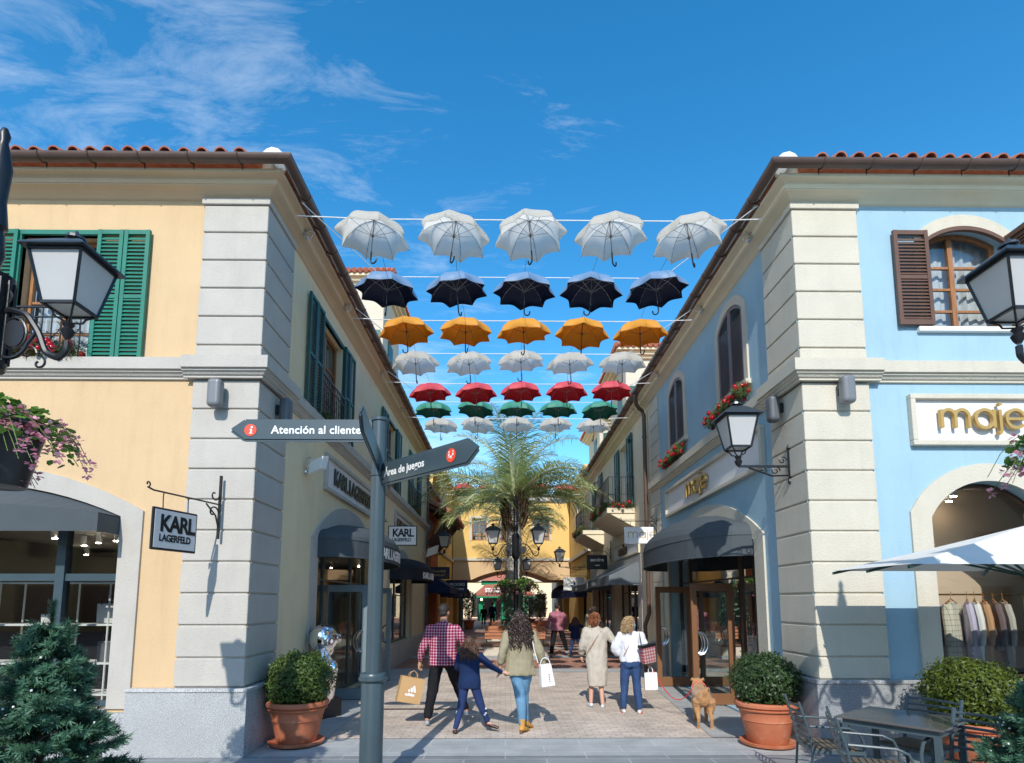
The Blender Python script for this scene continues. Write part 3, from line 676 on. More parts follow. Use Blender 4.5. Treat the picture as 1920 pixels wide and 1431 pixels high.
c0 = casement('L', WL, a_ops[3], A, .14, curtain=False, mfr=M_['slate'], fw=.08, glass=M_['shopglass'], name='shop_front', mullions=[10.55, 12.4], rails=[2.2])
c1 = casement('L', WL, a_ops[4], A, .12, curtain=False, mfr=M_['slate'], fw=.08, glass=M_['shopglass'], name='shop_window', mullions=[17.2, 18.4], rails=[2.0])
# open door leaves standing out from the left shop front
def door_leaf(name, x0, x1, y, z1, m, parent, hx, hand=1, side=-1):
    b = MB(); st = .10; z0 = .03
    b.box((x0, y - .03, z0), (x0 + st, y + .03, z1)); b.box((x1 - st, y - .03, z0), (x1, y + .03, z1)); b.box((x0 + st, y - .03, z1 - .13), (x1 - st, y + .03, z1)); b.box((x0 + st, y - .03, z0), (x1 - st, y + .03, z0 + .19))
    d = b.build(name, m, parent, world=True, bevel=.004)
    b = MB(); b.box((x0 + st, y - .005, z0 + .19), (x1 - st, y + .005, z1 - .13)); b.build('door_glass', M_['shopglass'], d, world=True)
    for yy in (-.06, .06):
        b = MB()
        for rr, ww in ((.20, .013), (.185, .013)):
            k = 14; pts = []
            for i in range(k + 1):
                a = -PI / 2 + PI * i / k; dxx = (.16 if rr > .19 else .10) * math.cos(a)
                pts.append((hx + hand * dxx, y + yy, 1.08 + rr * math.sin(a)))
            b.tube(pts, ww, 7)
        b.tube([(hx, y, 1.27), (hx, y + yy, 1.27)], .012, 6); b.tube([(hx, y, .89), (hx, y + yy, .89)], .012, 6)
        b.build('handle', M_['steel'], d, world=True, smooth=True)
    return d
door_leaf('door', -3.42, -2.58, 10.9, 2.12, M_['doorslate_sunlit'], c0, -2.66, -1)
door_leaf('door', -3.42, -2.62, 13.35, 2.12, M_['doorslate_sunlit'], c0, -2.70, -1)
# awnings (round fronted)
def dome_awning(side, plane, s0, s1, z0, z1, ztop, out, m, parent, letters=None, hemm=None, lsize=.2):
    M = fmap(side, plane); b = MB(M); n = 26; k = 7; c = (s0 + s1) / 2; h = (s1 - s0) / 2
    edge = []
    for i in range(n + 1):
        a = PI * i / n; edge.append((c - h * math.cos(a), -out * max(0, math.sin(a)) ** .8))
    for (p, q) in zip(edge[:-1], edge[1:]): b.poly([(p[0], p[1], z0), (q[0], q[1], z0), (q[0], q[1], z1), (p[0], p[1], z1)])
    rows = []
    for j in range(k + 1):
        t = j / k; f = math.cos(t * PI / 2); row = []
        for (s, d) in edge: row.append((c + (s - c) * (1 - .22 * t * t) , d * f, z1 + (ztop - z1) * math.sin(t * PI / 2) * (1 - .9 * ((s - c) / h) ** 2 * .6)))
        rows.append(row)
    for j in range(k):
        for i in range(n): b.poly([rows[j][i], rows[j][i + 1], rows[j + 1][i + 1], rows[j + 1][i]])
    o = b.build('awning', m, parent, world=True, fix=False)
    for p in o.data.polygons: p.use_smooth = True
    o.data.set_sharp_from_angle(angle=R(35))
    b = MB(M); b.tube([(s, d, z0) for s, d in edge], .014, 6); b.tube([(s, d * 1.0, z1) for s, d in edge], .010, 6)
    b.build('awning_hem', hemm or m, o, world=True, smooth=True)
    return o
aw = dome_awning('L', WL, 9.6, 13.6, 2.56, 2.86, 3.30, .95, M_['canvas_grey'], A)
tx = text_mesh('KARL LAGERFELD', .27, tmap('L', WL, 10.55, 2.62, .96), M_['white'], 'lettering', aw, bold=.009, ext=.004, sx=1.0, space=.86)
aw2 = dome_awning('L', WL, 15.6, 19.3, 2.42, 2.70, 3.10, .95, M_['canvas_black'], A)
tx2 = text_mesh('KARL LAGERFELD', .25, tmap('L', WL, 16.4, 2.47, .96), M_['white'], 'lettering', aw2, bold=.008, ext=.004, sx=.95, space=.86)
def wrap(o, side, plane, s0, s1, out, root):
    """bend straight lettering round the curved awning front"""
    rl = rootloc(root); c = (s0 + s1) / 2; h = (s1 - s0) / 2
    for v in o.data.vertices:
        s = v.co.y + rl.y; x = max(-1, min(1, (c - s) / h)); a = math.acos(x); dd = out * max(0, math.sin(a)) ** .8
        off = (v.co.x + rl.x) - plane; sg = 1 if side == 'L' else -1
        e = off * sg - .96; v.co.x = plane + sg * (dd + .008 + e * .3) - rl.x
wrap(tx, 'L', WL, 9.6, 13.6, .95, A); wrap(tx2, 'L', WL, 15.6, 19.3, .95, A)
# curved awning inside the front arch
b = MB(fmap('F', WF)); op = f_ops[1]; n = 24
for i in range(n):
    a, c = -8.7 + 3.96 * i / n, -8.7 + 3.96 * (i + 1) / n
    fz = lambda s: -.42 + .0 * s
    b.poly([(a, -.42, 2.62), (c, -.42, 2.62), (c, -.42, arcz((-8.7, -4.74, 0, 2.84, .12), c)), (a, -.42, arcz((-8.7, -4.74, 0, 2.84, .12), a))])
    b.poly([(a, -.42, arcz((-8.7, -4.74, 0, 2.84, .12), a)), (c, -.42, arcz((-8.7, -4.74, 0, 2.84, .12), c)), (c, .02, arcz(op, c) - .01), (a, .02, arcz(op, a) - .01)])
b.poly([(-4.745, -.42, 2.62), (-4.745, .02, 2.62), (-4.745, .02, 2.83), (-4.745, -.42, 2.83)])
b.build('awning', M_['canvas_grey'], A, world=True, fix=False)
# downpipe at the far end
b = MB(); b.tube([(LX + .33, 22.4, 7.33), (LX + .3, 22.4, 7.15), (LX + .1, 22.4, 7.0), (LX + .06, 22.4, 6.85), (LX + .06, 22.4, 5.0), (LX + .22, 22.4, 4.85), (LX + .22, 22.4, 4.6), (LX + .07, 22.4, 4.4), (LX + .07, 22.4, .0)], .05, 10); b.build('downpipe', M_['gutter'], A, world=True, smooth=True)
quoin('end_pilaster', -3.5, LX, 22.5, 22.95, joints(4.6, .62), M_['greytrim'], A)
# ================================================================ right blue corner building
B = thing('corner_building', 'light blue corner building with brown shutters and ivory stone blocks', 'building', (3.9, 7.1, 0))
WR = 3.835
fr_ops = [(5.58, 6.62, 5.36, 6.60, .17), (5.33, 6.87, .93, 2.86, .46)]
b = facade('F', WF, RX, 12, 0, 7.2, fr_ops); b.build('wall', M_['blue'], B, world=True, fix=False)
ar_ops = [(8.80, 9.86, 5.28, 6.54, .24), (11.92, 13.0, 5.28, 6.54, .24), (8.75, 13.45, .03, 2.75, .60)]
b = facade('R', WR, LY + .04, 14.75, 0, 7.2, ar_ops, .25); b.build('alley_wall', M_['blue'], B, world=True, fix=False)
b = MB(); b.poly([(12, WF, 0), (12, 26, 0), (12, 26, 7.2), (12, WF, 7.2)]); b.build('rear_wall', M_['beige'], B, world=True, fix=False)
PB = ((12, WF), (WR, WF), (WR, 25.7), -1)
mcr = mat('cornice_plaster_right', (.74, .655, .48), .9, .2, noise=.04, bump=.15)
eaves(PB, B, mcr)
quoin('corner_pilaster', RX, 4.66, LY, 7.98, joints(6.985, 4.87), M_['ivory'], B)
quoin('corner_pilaster', RX, 4.66, LY, 7.98, joints(4.60, .87), M_['ivory'], B)
quoin('end_pilaster', RX, 4.1, 13.95, 14.75, joints(6.985, 4.87), M_['ivory'], B)
quoin('end_pilaster', RX, 4.1, 13.95, 14.75, joints(4.60, .80), M_['ivory'], B)
b = MB(); b.box((RX - .025, LY - .025, 6.985), (4.685, 8.005, 7.07)); b.build('pilaster_cap', M_['ivory'], B, world=True, bevel=.01)
sweep(((12, WF), (WR, WF), (WR, 14.75), -1), STRING).build('string_course', M_['ivory'], B, world=True)
sweep(((4.78, LY), (RX, LY), (RX, 8.06), -1), [(d + .03, z - .002 if z < 4.8 else z + .003) for d, z in STRING]).build('string_course', M_['ivory'], B, world=True)
gd = granite('dark_granite', (.30, .31, .32))
boxes('plinth', [((RX - .07, LY - .07, 0), (12, LY + .03, .83)), ((RX - .07, LY + .031, 0), (RX + .05, 8.45, .83)), ((RX - .07, 13.6, 0), (RX + .05, 14.8, .78))], gd, B)
boxes('plinth_cap', [((RX - .085, LY - .085, .83), (12, LY + .03, .87)), ((RX - .085, LY + .031, .83), (RX + .05, 8.46, .87)), ((RX - .085, 13.6, .78), (RX + .05, 14.8, .82))], granite('granite_cap_dark', (.36, .37, .38)), B)
surround('F', WF, fr_ops[0], .16, .022, rise2=.30).build('arch_surround', M_['ivory'], B, world=True, smooth=True)
surround('F', WF, fr_ops[1], .26, .03, rise2=.62).build('arch_surround', M_['ivory'], B, world=True, smooth=True)
surround('R', WR, ar_ops[2], .32, .03, rise2=.80).build('arch_surround', M_['ivory'], B, world=True, smooth=True)
for q in (0, 1):
    surround('R', WR, ar_ops[q], .14, .03, rise2=.36).build('window_surround', M_['ivory'], B, world=True, smooth=True)
    s0, s1 = ar_ops[q][:2]; b = MB(fmap('R', WR)); b.box((s0 - .18, -.09, 5.20), (s1 + .18, .1, 5.28)); b.build('sill', M_['ivory'], B, world=True, bevel=.006)
    shutter('R', WR, s0, s1, 5.285, 6.8, M_['dkbrown'], B, out=-.015, arch=ar_ops[q], slat=.042, leaves=2)
    b = MB(fmap('R', WR)); b.box((s0, .2, 5.28), (s1, .22, 6.8)); b.build('room_back', M_['interior_dark'], B, world=True)
w = casement('F', WF, fr_ops[0], B, .15, cols=2, rows=4, mullions=[6.02], fw=.055)
b = MB(fmap('F', WF)); b.box((5.36, -.06, 5.29), (6.80, .05, 5.355)); b.build('sill', M_['white'], w, world=True, bevel=.008)
op = fr_ops[0]; b = MB(fmap('F', WF)); n = 14
for i in range(n):
    a, c = op[0] + (op[1] - op[0]) * i / n, op[0] + (op[1] - op[0]) * (i + 1) / n
    b.prism([(a, -.03, arcz(op, a) - .05), (c, -.03, arcz(op, c) - .05), (c, -.03, arcz(op, c) + .004), (a, -.03, arcz(op, a) + .004)], (0, .05, 0))
b.build('arched_head', M_['brownsh'], w, world=True)
shutter('F', WF, 5.10, 5.57, 5.37, 6.68, M_['brownsh'], B, out=.035, slat=.047)
b = MB(); b.box((6.645, 6.68, 5.40), (6.655, 7.08, 6.60)); b.box((6.62, 6.66, 5.37), (6.68, 6.71, 6.63)); b.box((6.62, 7.05, 5.37), (6.68, 7.09, 6.63)); b.box((6.622, 6.69, 5.372), (6.678, 7.07, 5.44)); b.box((6.622, 6.69, 6.56), (6.678, 7.07, 6.628))
for i in range(23): b.box((6.625, 6.69, 5.46 + .047 * i), (6.682, 7.06, 5.478 + .047 * i))
b.build('shutter', M_['brownsh'], B, world=True)
p = name_panel('F', WF, 5.15, 8.3, 3.77, 4.44, B, M_['ivory'], fw=.065, out=.08)
def maje(M, size, w, m, name, parent, d0=0, d1=.03, world=True, bar=.0):
    """rounded geometric lower-case word m-a-j-e, x height = size"""
    b = MB(M if not (world and parent is not None) else Matrix.Translation(-rootloc(parent)) @ M); h = size; r = h * .5
    x = 0
    # m
    b.ribbon([(x, 0), (x, h)], w, d0, d1); a = h * .37
    for k in range(2):
        cx = x + a; b.ribbon([(p[0], p[1]) for p in arc(cx, h - a, a, 180, 0, 12)] + [(cx + a, 0)], w, d0 + .0007 * (k + 1), d1 - .0007 * (k + 1)); x += 2 * a
    x += h * .36
    b.ribbon([(x + r + r * math.cos(2 * PI * i / 24), r + r * math.sin(2 * PI * i / 24)) for i in range(24)], w, d0, d1, closed=True)
    b.ribbon([(x + 2 * r, 0), (x + 2 * r, h)], w, d0 + .001, d1 + .001); x += 2 * r + h * .34
    b.ribbon([(x, h), (x, -h * .12)] + arc(x - h * .22, -h * .12, h * .22, 0, -70, 6), w, d0, d1)
    b.ribbon([(x - .03 * h, h * 1.28), (x + .12 * h, h * 1.34)], w, d0, d1); x += h * .34
    b.ribbon([(x, r * .98)] + [(x + 2 * r, r * .98)], w * .9, d0 + .001, d1 - .001)
    b.ribbon(arc(x + r, r, r, 0, 318, 22), w, d0, d1)
    return b.build(name, m, parent)
maje(tmap('F', WF, 5.52, 3.99, .05), .235, .038, M_['gold'], 'lettering', p, 0, .05)
p = name_panel('R', WR, 8.25, 13.4, 3.77, 4.42, B, M_['ivory'], fw=.07, out=.08)
maje(tmap('R', WR, 11.75, 3.96, .05), .26, .045, M_['gold'], 'lettering', p, 0, .05)
# shop front on the alley
c2 = casement('R', WR, ar_ops[2], B, .22, curtain=False, mfr=M_['dkbronze'], fw=.09, glass=M_['shopglass'], name='shop_front', mullions=[9.35, 9.95, 12.7], rails=[2.22])
door_leaf('door', 3.28, 4.02, 10.24, 2.13, M_['bronze'], c2, 3.38, 1)
door_leaf('door', 3.24, 4.0, 12.5, 2.13, M_['bronze'], c2, 3.34, 1)
aw3 = dome_awning('R', WR, 8.8, 13.5, 2.52, 2.84, 3.42, .98, M_['canvas_grey'], B)
sr = room('shop_interior', WR + .26, 11.5, 8.4, 14.5, .05, 3.3, B, M_['interior'], ('x0',), [(4.8, 9.5), (5.3, 10.6), (4.9, 11.6), (4.6, 12.6)], 3)
sf = room('shop_interior', 4.75, 8.8, WF + .24, 8.38, .6, 3.45, B, M_['interior'], ('y0',), [(5.45, 7.75), (5.75, 7.95), (6.15, 7.7), (6.4, 8.1), (5.6, 8.2)], 4)
sw2 = casement('F', WF, fr_ops[1], B, .16, curtain=False, mfr=M_['dkbronze'], fw=.045, glass=M_['shopglass'], name='shop_window', mullions=[], rails=[])
b = MB(fmap('F', WF)); b.box((5.30, -.05, .90), (6.9, .2, .93)); b.build('sill', M_['bronze'], sw2, world=True)
# downpipe between blue and cream buildings
b = MB(); q = 15.1
b.tube([(RX - .33, q - .3, 7.34), (RX - .33, q - .28, 7.18), (RX - .30, q - .2, 7.08), (RX - .20, q - .05, 7.02), (RX - .09, q, 6.95), (RX - .05, q, 6.8), (RX - .05, q, 1.6), (RX - .05, q, 1.5), (RX - .16, q, 1.2), (RX - .16, q, .02)], .055, 12)
for z in (6.2, 4.4, 2.6, .9): b.lathe([(.066, 0), (.066, .05)], 12, (RX - (.05 if z > 1.4 else .16), q, z))
b.build('downpipe', M_['gutter'], B, world=True, smooth=True)
# ================================================================ cream building after the blue one
Cb = thing('street_building', 'cream building with iron balconies and green shutters above grey awnings', 'building', (3.9, 15, 0))
c_ops = [(17.6, 18.9, 4.62, 6.85, 0), (23.0, 24.1, 4.62, 6.85, 0), (16.6, 20.3, .03, 2.75, 0), (20.8, 25.4, .03, 2.6, 0)]
facade('R', WR, 14.75, 25.9, 0, 7.2, c_ops, .3).build('alley_wall', M_['beige'], Cb, world=True, fix=False)
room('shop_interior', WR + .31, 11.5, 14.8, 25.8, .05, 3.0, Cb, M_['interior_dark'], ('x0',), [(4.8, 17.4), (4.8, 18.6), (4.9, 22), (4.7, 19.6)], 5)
casement('R', WR, c_ops[2], Cb, .25, curtain=False, mfr=M_['dkbronze'], fw=.09, glass=M_['shopglass'], name='shop_front', mullions=[17.5, 18.3, 19.2], rails=[2.1])
casement('R', WR, c_ops[3], Cb, .25, curtain=False, mfr=M_['dkbronze'], fw=.09, glass=M_['shopglass'], name='shop_front', mullions=[21.6, 22.5, 23.4, 24.4], rails=[2.1])
b = MB(fmap('R', WR)); b.box((20.35, -.04, 0), (20.75, .0, 2.8)); b.box((16.1, -.04, 0), (16.55, 0, 2.8)); b.box((16.1, -.042, 2.8), (25.6, 0, 3.15)); b.build('shop_surround', M_['greytrim'], Cb, world=True)
p = name_panel('R', WR, 16.3, 20.0, 3.2, 3.72, Cb, mcr, fw=.06, out=.06)
text_mesh('sandro', .44, tmap('R', WR, 19.2, 3.33, .05), M_['blackletter'], 'lettering', p, bold=.012, ext=.02, sx=.9, space=1.15)
for (a, c) in ((17.6, 18.9), (23.0, 24.1)):
    casement('R', WR, (a, c, 4.62, 6.85, 0), Cb, .15, cols=2, rows=4, mfr=M_['white'], curtain=True)
    shutter('R', WR, a - .7, a - .01, 4.6, 6.9, M_['dkgreen'], Cb, out=.03, leaves=2); shutter('R', WR, c + .01, c + .7, 4.6, 6.9, M_['dkgreen'], Cb, out=.03, leaves=2)
    b = MB(); m0, m1 = a - .75, c + .95
    b.box((RX - .78, m0, 4.42), (WR, m1, 4.58)); b.prism([(RX - .72, m0 + .04, 4.42), (WR, m0 + .04, 4.42), (WR, m0 + .04, 4.02), (WR - .1, m0 + .04, 4.05)], (0, m1 - m0 - .08, 0)); bal = b.build('balcony', mcr, Cb, world=True, bevel=.012)
    b = MB(); x0 = RX - .72
    for z in (4.68, 5.0, 5.52): b.bar((x0, m0 + .05, z), (x0, m1 - .05, z), .02 if z > 5.3 else .012); b.bar((x0, m0 + .05, z), (WR, m0 + .05, z), .02 if z > 5.3 else .012); b.bar((x0, m1 - .05, z), (WR, m1 - .05, z), .02)
    y = m0 + .05
    while y < m1: b.bar((x0, y, 4.58), (x0, y, 5.52), .014); y += .13
    x = x0
    while x < WR: b.bar((x, m0 + .05, 4.58), (x, m0 + .05, 5.52), .014); x += .13
    b.build('railing', M_['black'], bal, world=True)
def shed_awning(side, plane, s0, s1, z0, z1, ztop, out, m, parent, name='awning'):
    b = MB(fmap(side, plane))
    b.poly([(s0, -out, z1), (s1, -out, z1), (s1, -.01, ztop), (s0, -.01, ztop)]); b.poly([(s0, -out, z0), (s1, -out, z0), (s1, -out, z1), (s0, -out, z1)])
    for s in (s0, s1): b.poly([(s, -out, z0), (s, -.01, z0), (s, -.01, ztop), (s, -out, z1)])
    return b.build(name, m, parent, world=True, fix=False)
g2 = mat('pale_grey_canvas', (.14, .16, .175), .8, .3, noise=.08, bump=.1)
aw = shed_awning('R', WR, 16.35, 20.6, 2.28, 2.55, 2.98, .9, g2, Cb)
text_mesh('sandro', .24, tmap('R', WR, 19.5, 2.33, .92), M_['white'], 'lettering', aw, bold=.006, ext=.003, space=1.1)
aw = shed_awning('R', WR, 20.8, 25.6, 2.22, 2.47, 2.85, .9, g2, Cb)
text_mesh('sandro', .22, tmap('R', WR, 24.2, 2.27, .92), M_['white'], 'lettering', aw, bold=.006, ext=.003, space=1.1)
b = MB(fmap('R', WR)); b.box((17.0, -.14, 6.62), (17.1, .0, 6.72)); b.build('floodlight', M_['black'], Cb, world=True)
# ================================================================ terracotta building on the left with a timber canopy
D = thing('street_building', 'terracotta red building on the left with a brown timber slatted canopy', 'building', (-3.3, 23, 0))
facade('L', WL - .02, 22.95, 27.2, 0, 6.6, [(23.6, 26.6, .03, 2.5, 0)], .3).build('alley_wall', M_['terracotta_wall'], D, world=True, fix=False)
b = MB()
b.prism([(-3.05, 22.96, 6.5), (-9, 22.96, 9.0), (-9, 22.96, 9.15), (-3.05, 22.96, 6.65)], (0, 4.3, 0)); b.build('roof', M_['tile'], D, world=True)
room('shop_interior', -9, WL - .33, 23.1, 27, .05, 2.9, D, M_['interior_dark'], ('x1',), [(-4.2, 24.5)], 6)
casement('L', WL - .02, (23.6, 26.6, .03, 2.5, 0), D, .25, curtain=False, mfr=mat('brass_door_metal', (.30, .21, .07), .4, .5), fw=.08, glass=M_['shopglass'], name='shop_front', mullions=[24.3, 25.1, 25.9], rails=[2.0])
b = MB(); y = 23.0
while y < 27.1:
    b.bar((-3.15, y, 4.1), (-2.25, y, 5.25), .07, .09); b.bar((-2.25, y, 5.25), (-3.15, y, 5.65), .07, .08); y += .42
b.bar((-2.22, 22.95, 5.25), (-2.22, 27.2, 5.25), .1, .12)
cp = b.build('timber_canopy', mat('canopy_timber', (.09, .04, .028), .7, noise=.2), D, world=True)
b = MB(); b.prism([(-2.0, 22.9, 5.22), (-3.2, 22.9, 5.85), (-3.2, 22.9, 5.93), (-2.0, 22.9, 5.30)], (0, 4.4, 0))
y = 22.95
while y < 27.3: b.tube([(-1.97, y, 5.31), (-3.2, y, 5.96)], .07, 7); y += .22
b.build('canopy_roof', M_['tile'], cp, world=True, smooth=True)
aw = shed_awning('L', WL, 23.2, 27.0, 2.15, 2.4, 2.95, .95, M_['canvas_navy'], D)
# ================================================================ far side buildings and the bridge
E_ = thing('street_building', 'ochre stucco building on the left joining the bridge over the street', 'building', (-3.2, 27.2, 0))
facade('L', WL, 27.2, 42, 0, 8.0, [(28.3, 31.2, .03, 2.4, 0), (35, 38, .03, 2.5, 0)], .3).build('alley_wall', M_['ochre'], E_, world=True, fix=False)
b = MB(); b.box((-9, 27.2, 0), (-3.5, 27.3, 8)); b.box((-9, 42, 0), (-3.1, 42.1, 8)); b.box((-10, 27.1, 8), (-2.9, 42.1, 8.2)); b.build('rear_wall', M_['ochre'], E_, world=True)
room('shop_interior', -8, WL - .33, 27.4, 41, .05, 2.9, E_, M_['interior_dark'], ('x1',), [(-4.2, 29.5)], 7)
for a, c in ((28.0, 31.5), (34.8, 38.2)):
    aw = dome_awning('L', WL, a, c, 2.05, 2.3, 2.9, .95, M_['canvas_navy'], E_)
aw = shed_awning('L', WL, 31.9, 34.0, 2.1, 2.3, 2.7, .9, M_['canvas_black'], E_)
for a in (28.4, 30.2, 32.2):
    surround('L', WL, (a, a + .8, 5.1, 6.6, .3), .14, .04).build('window_surround', M_['ivory'], E_, world=True, smooth=True)
    b = MB(fmap('L', WL)); b.box((a, -.02, 5.1), (a + .8, .01, 6.7)); b.build('window', M_['dkbronze'], E_, world=True)
b = MB(); b.box((LX, 27.2, 4.1), (LX + .07, 34, 4.25)); b.build('string_course', M_['ivory'], E_, world=True)
b = MB(); b.box((LX, 39.5, 0), (LX + .2, 40.3, 6)); b.build('stone_pilaster', M_['greytrim'], E_, world=True)
F_ = thing('street_building', 'ochre stucco building on the right joining the bridge over the street', 'building', (3.9, 26, 0))
facade('R', WR, 25.9, 42, 0, 7.9, [(27.5, 30.6, .03, 2.4, 0), (35, 38, .03, 2.5, 0)], .3).build('alley_wall', M_['ochre'], F_, world=True, fix=False)
b = MB(); b.box((4.2, 25.9, 0), (9, 26, 7.9)); b.box((3.7, 42, 0), (9, 42.1, 8)); b.box((3.6, 25.9, 7.9), (10, 42.1, 8.1)); b.build('rear_wall', M_['ochre'], F_, world=True)
room('shop_interior', WR + .33, 9, 26.1, 41, .05, 2.9, F_, M_['interior_dark'], ('x0',), [(4.8, 29)], 8)
for a in (26.4, 28.3, 30.2):
    surround('R', WR, (a, a + .9, 5.0, 6.5, .35), .14, .04).build('window_surround', M_['ivory'], F_, world=True, smooth=True)
    b = MB(fmap('R', WR)); b.box((a, -.02, 5.0), (a + .9, .01, 6.6)); b.build('window', M_['dkbronze'], F_, world=True)
b = MB(); b.box((RX - .07, 25.9, 4.1), (WR, 34, 4.25)); b.build('string_course', M_['ivory'], F_, world=True)
aw = dome_awning('R', WR, 27.2, 30.9, 2.05, 2.3, 2.9, .95, M_['canvas_navy'], F_); aw = dome_awning('R', WR, 34.6, 38.3, 2.05, 2.3, 2.9, .95, M_['canvas_navy'], F_)
b = MB(); b.box((RX - .2, 39.5, 0), (WR, 40.3, 6)); b.build('stone_pilaster', M_['greytrim'], F_, world=True)
G = thing('bridge_building', 'yellow bridge with three windows spanning the street above a shallow arch', 'bridge', (0, 34, 0))
bo = [(-2.0, -1.12, 5.42, 6.75, 0), (-.25, .72, 5.42, 6.75, 0), (1.7, 2.6, 5.42, 6.75, 0)]
b = MB(fmap('F', 34)); n = 24; ar = (-2.0, 2.6, 0, 3.1, .55)
facade_ops = bo
fb = facade('F', 34, LX, RX, 4.25, 8.0, bo, .3); fb.build('wall', M_['ochre'], G, world=True, fix=False)
b = MB(fmap('F', 34.0)); xs = [LX, ar[0]] + [ar[0] + (ar[1] - ar[0]) * i / n for i in range(1, n)] + [ar[1], RX]
for a, c in zip(xs[:-1], xs[1:]):
    za = arcz(ar, a) if ar[0] <= a <= ar[1] else 3.1; zc = arcz(ar, c) if ar[0] <= c <= ar[1] else 3.1
    b.poly([(a, 0, za), (c, 0, zc), (c, 0, 4.25), (a, 0, 4.25)]); b.poly([(a, 0, za), (c, 0, zc), (c, 5, zc), (a, 5, za)]); b.poly([(a, 5, za), (c, 5, zc), (c, 5, 8), (a, 5, 8)])
b.build('arch_wall', M_['yellow'], G, world=True, fix=False)
b = MB(); b.box((LX, 33.9, 4.22), (RX, 34, 4.38)); b.box((LX, 33.8, 7.8), (RX, 34, 8.05)); b.box((LX, 33.7, 8.05), (RX, 39, 8.15)); b.build('string_course', M_['ivory'], G, world=True, bevel=.01)
for o_ in bo:
    surround('F', 34, o_, .14, .03).build('window_surround', M_['ivory'], G, world=True); casement('F', 34, o_, G, .1, cols=2, rows=4, curtain=False)
b = MB(); b.box((LX, 35, 4.3), (RX, 35.1, 8)); b.build('room_back', M_['interior'], G, world=True)
# towers above the roofs
def tower(label, x0, x1, y0, y1, z, shx, side, zs):
    t = thing('tower', label, 'tower', ((x0 + x1) / 2, y0, 0))
    b = MB(); b.box((x0, y0, 5), (x1, y1, z - .5)); b.build('wall', M_['ivory'], t, world=True)
    b = MB(); 
    for e, za, zb in ((.12, z - .5, z - .38), (.26, z - .38, z - .24), (.42, z - .24, z - .1)): b.box((x0 - e, y0 - e, za), (x1 + e, y1 + e, zb))
    b.build('cornice', mcr, t, world=True)
    b = MB(); cx, cy = (x0 + x1) / 2, (y0 + y1) / 2; e = .5
    c = [(x0 - e, y0 - e, z - .1), (x1 + e, y0 - e, z - .1), (x1 + e, y1 + e, z - .1), (x0 - e, y1 + e, z - .1)]
    for i in range(4): b.poly([c[i], c[(i + 1) % 4], (cx, cy, z + 1.0)])
    b.poly(c)
    x = x0 - e
    while x < x1 + e: b.tube([(x, y0 - e - .03, z - .08), (cx + (x - cx) * .5, y0 - e + (cy - y0 + e) * .5, z + .45)], .1, 7); x += .24
    y = y0 - e
    sxx = x1 + e if side == 'L' else x0 - e
    while y < y1 + e: b.tube([(sxx, y, z - .08), (sxx + (cx - sxx) * .5, cy + (y - cy) * .5, z + .45)], .1, 7); y += .24
    b.build('roof', M_['tile'], t, world=True)
    for q, zz in zs:
        b = MB()
        if side == 'F': b.box((q, y0 - .04, zz), (q + .9, y0, zz + 1.9))
        elif side == 'L': b.box((x1, q, zz), (x1 + .04, q + .9, zz + 1.9)); b.box((shx, y0 - .05, zz), (shx + .45, y0, zz + 1.9))
        else: b.box((x0 - .04, q, zz), (x0, q + .9, zz + 1.9)); b.box((shx, y0 - .05, zz), (shx + .5, y0, zz + 1.9))
        b.build('shutter', M_['dkgreen'], t, world=True)
tower('cream tower with a hipped tile roof rising behind the yellow building', -9.5, -5.05, 22.6, 26, 15.3, -5.6, 'L', [(23.6, 11.0)])
tower('cream tower with a tile roof rising behind the right hand cornice, beside the white umbrellas', 5.1, 9.5, 23.5, 27, 12.6, 5.2, 'R', [(24.3, 9.0)])
tower('lower pale tower with a tile roof farther down the right side', 5.2, 8.5, 31, 35, 12.0, 5.4, 'R', [(32, 9.2)])
# kiosk and end of the street
K = thing('kiosk', 'green kiosk with a red tile roof and white lettering at the end of the street', 'kiosk', (-.6, 56, 0))
gk = mat('kiosk_green', (.0, .22, .10), .5, .4)
s_ = 56 / 73
b = MB(); b.box((-3.4 * s_, 56, 0), (-2.7 * s_, 56.2, 2.2)); b.box((-1.6 * s_, 56, 0), (-1.3 * s_, 56.2, 2.2)); b.box((-.5 * s_, 56, 0), (-.2 * s_, 56.2, 2.2)); b.box((-.2 * s_, 56.05, 0), (1.9, 56.2, .9)); b.box((1.9, 56, 0), (2.1, 56.2, 2.2)); b.box((-2.7, 56.0, 2.1), (2.2, 56.2, 2.35)); b.box((-2.7, 59.6, 0), (2.2, 59.8, 2.3))
b.build('frame', gk, K, world=True)
b = MB(); b.box((-2.8, 58, 0), (2.2, 58.05, 2.3)); b.build('interior_wall', M_['interior_dark'], K, world=True)
b = MB(); b.prism([(-3.2, 55.3, 2.32), (2.9, 55.3, 2.32), (1.6, 57.4, 3.5), (-1.9, 57.4, 3.5)], (0, .05, .06))
for i in range(26): x = -3.1 + .236 * i; b.tube([(x, 55.28, 2.38), (-.15 + (x + .15) * .57, 57.4, 3.56)], .09, 6)
b.build('roof', M_['tile'], K, world=True)
b = MB(); b.box((-3.25, 55.2, 2.2), (2.95, 55.32, 2.34)); b.box((-2.4, 57.2, 3.5), (1.2, 58.5, 3.9)); b.build('fascia', gk, K, world=True)
b = MB(); b.prism([(-2.6, 56.9, 3.9), (1.4, 56.9, 3.9), (.4, 58, 4.7), (-1.6, 58, 4.7)], (0, .05, .06)); b.build('roof_lantern', M_['tile'], K, world=True)
text_mesh('STARBUCKS', .52, tmap('F', 55.25, -1.95, 2.75, .1), M_['white'], 'lettering', K, bold=.02, ext=.03, sx=.95)
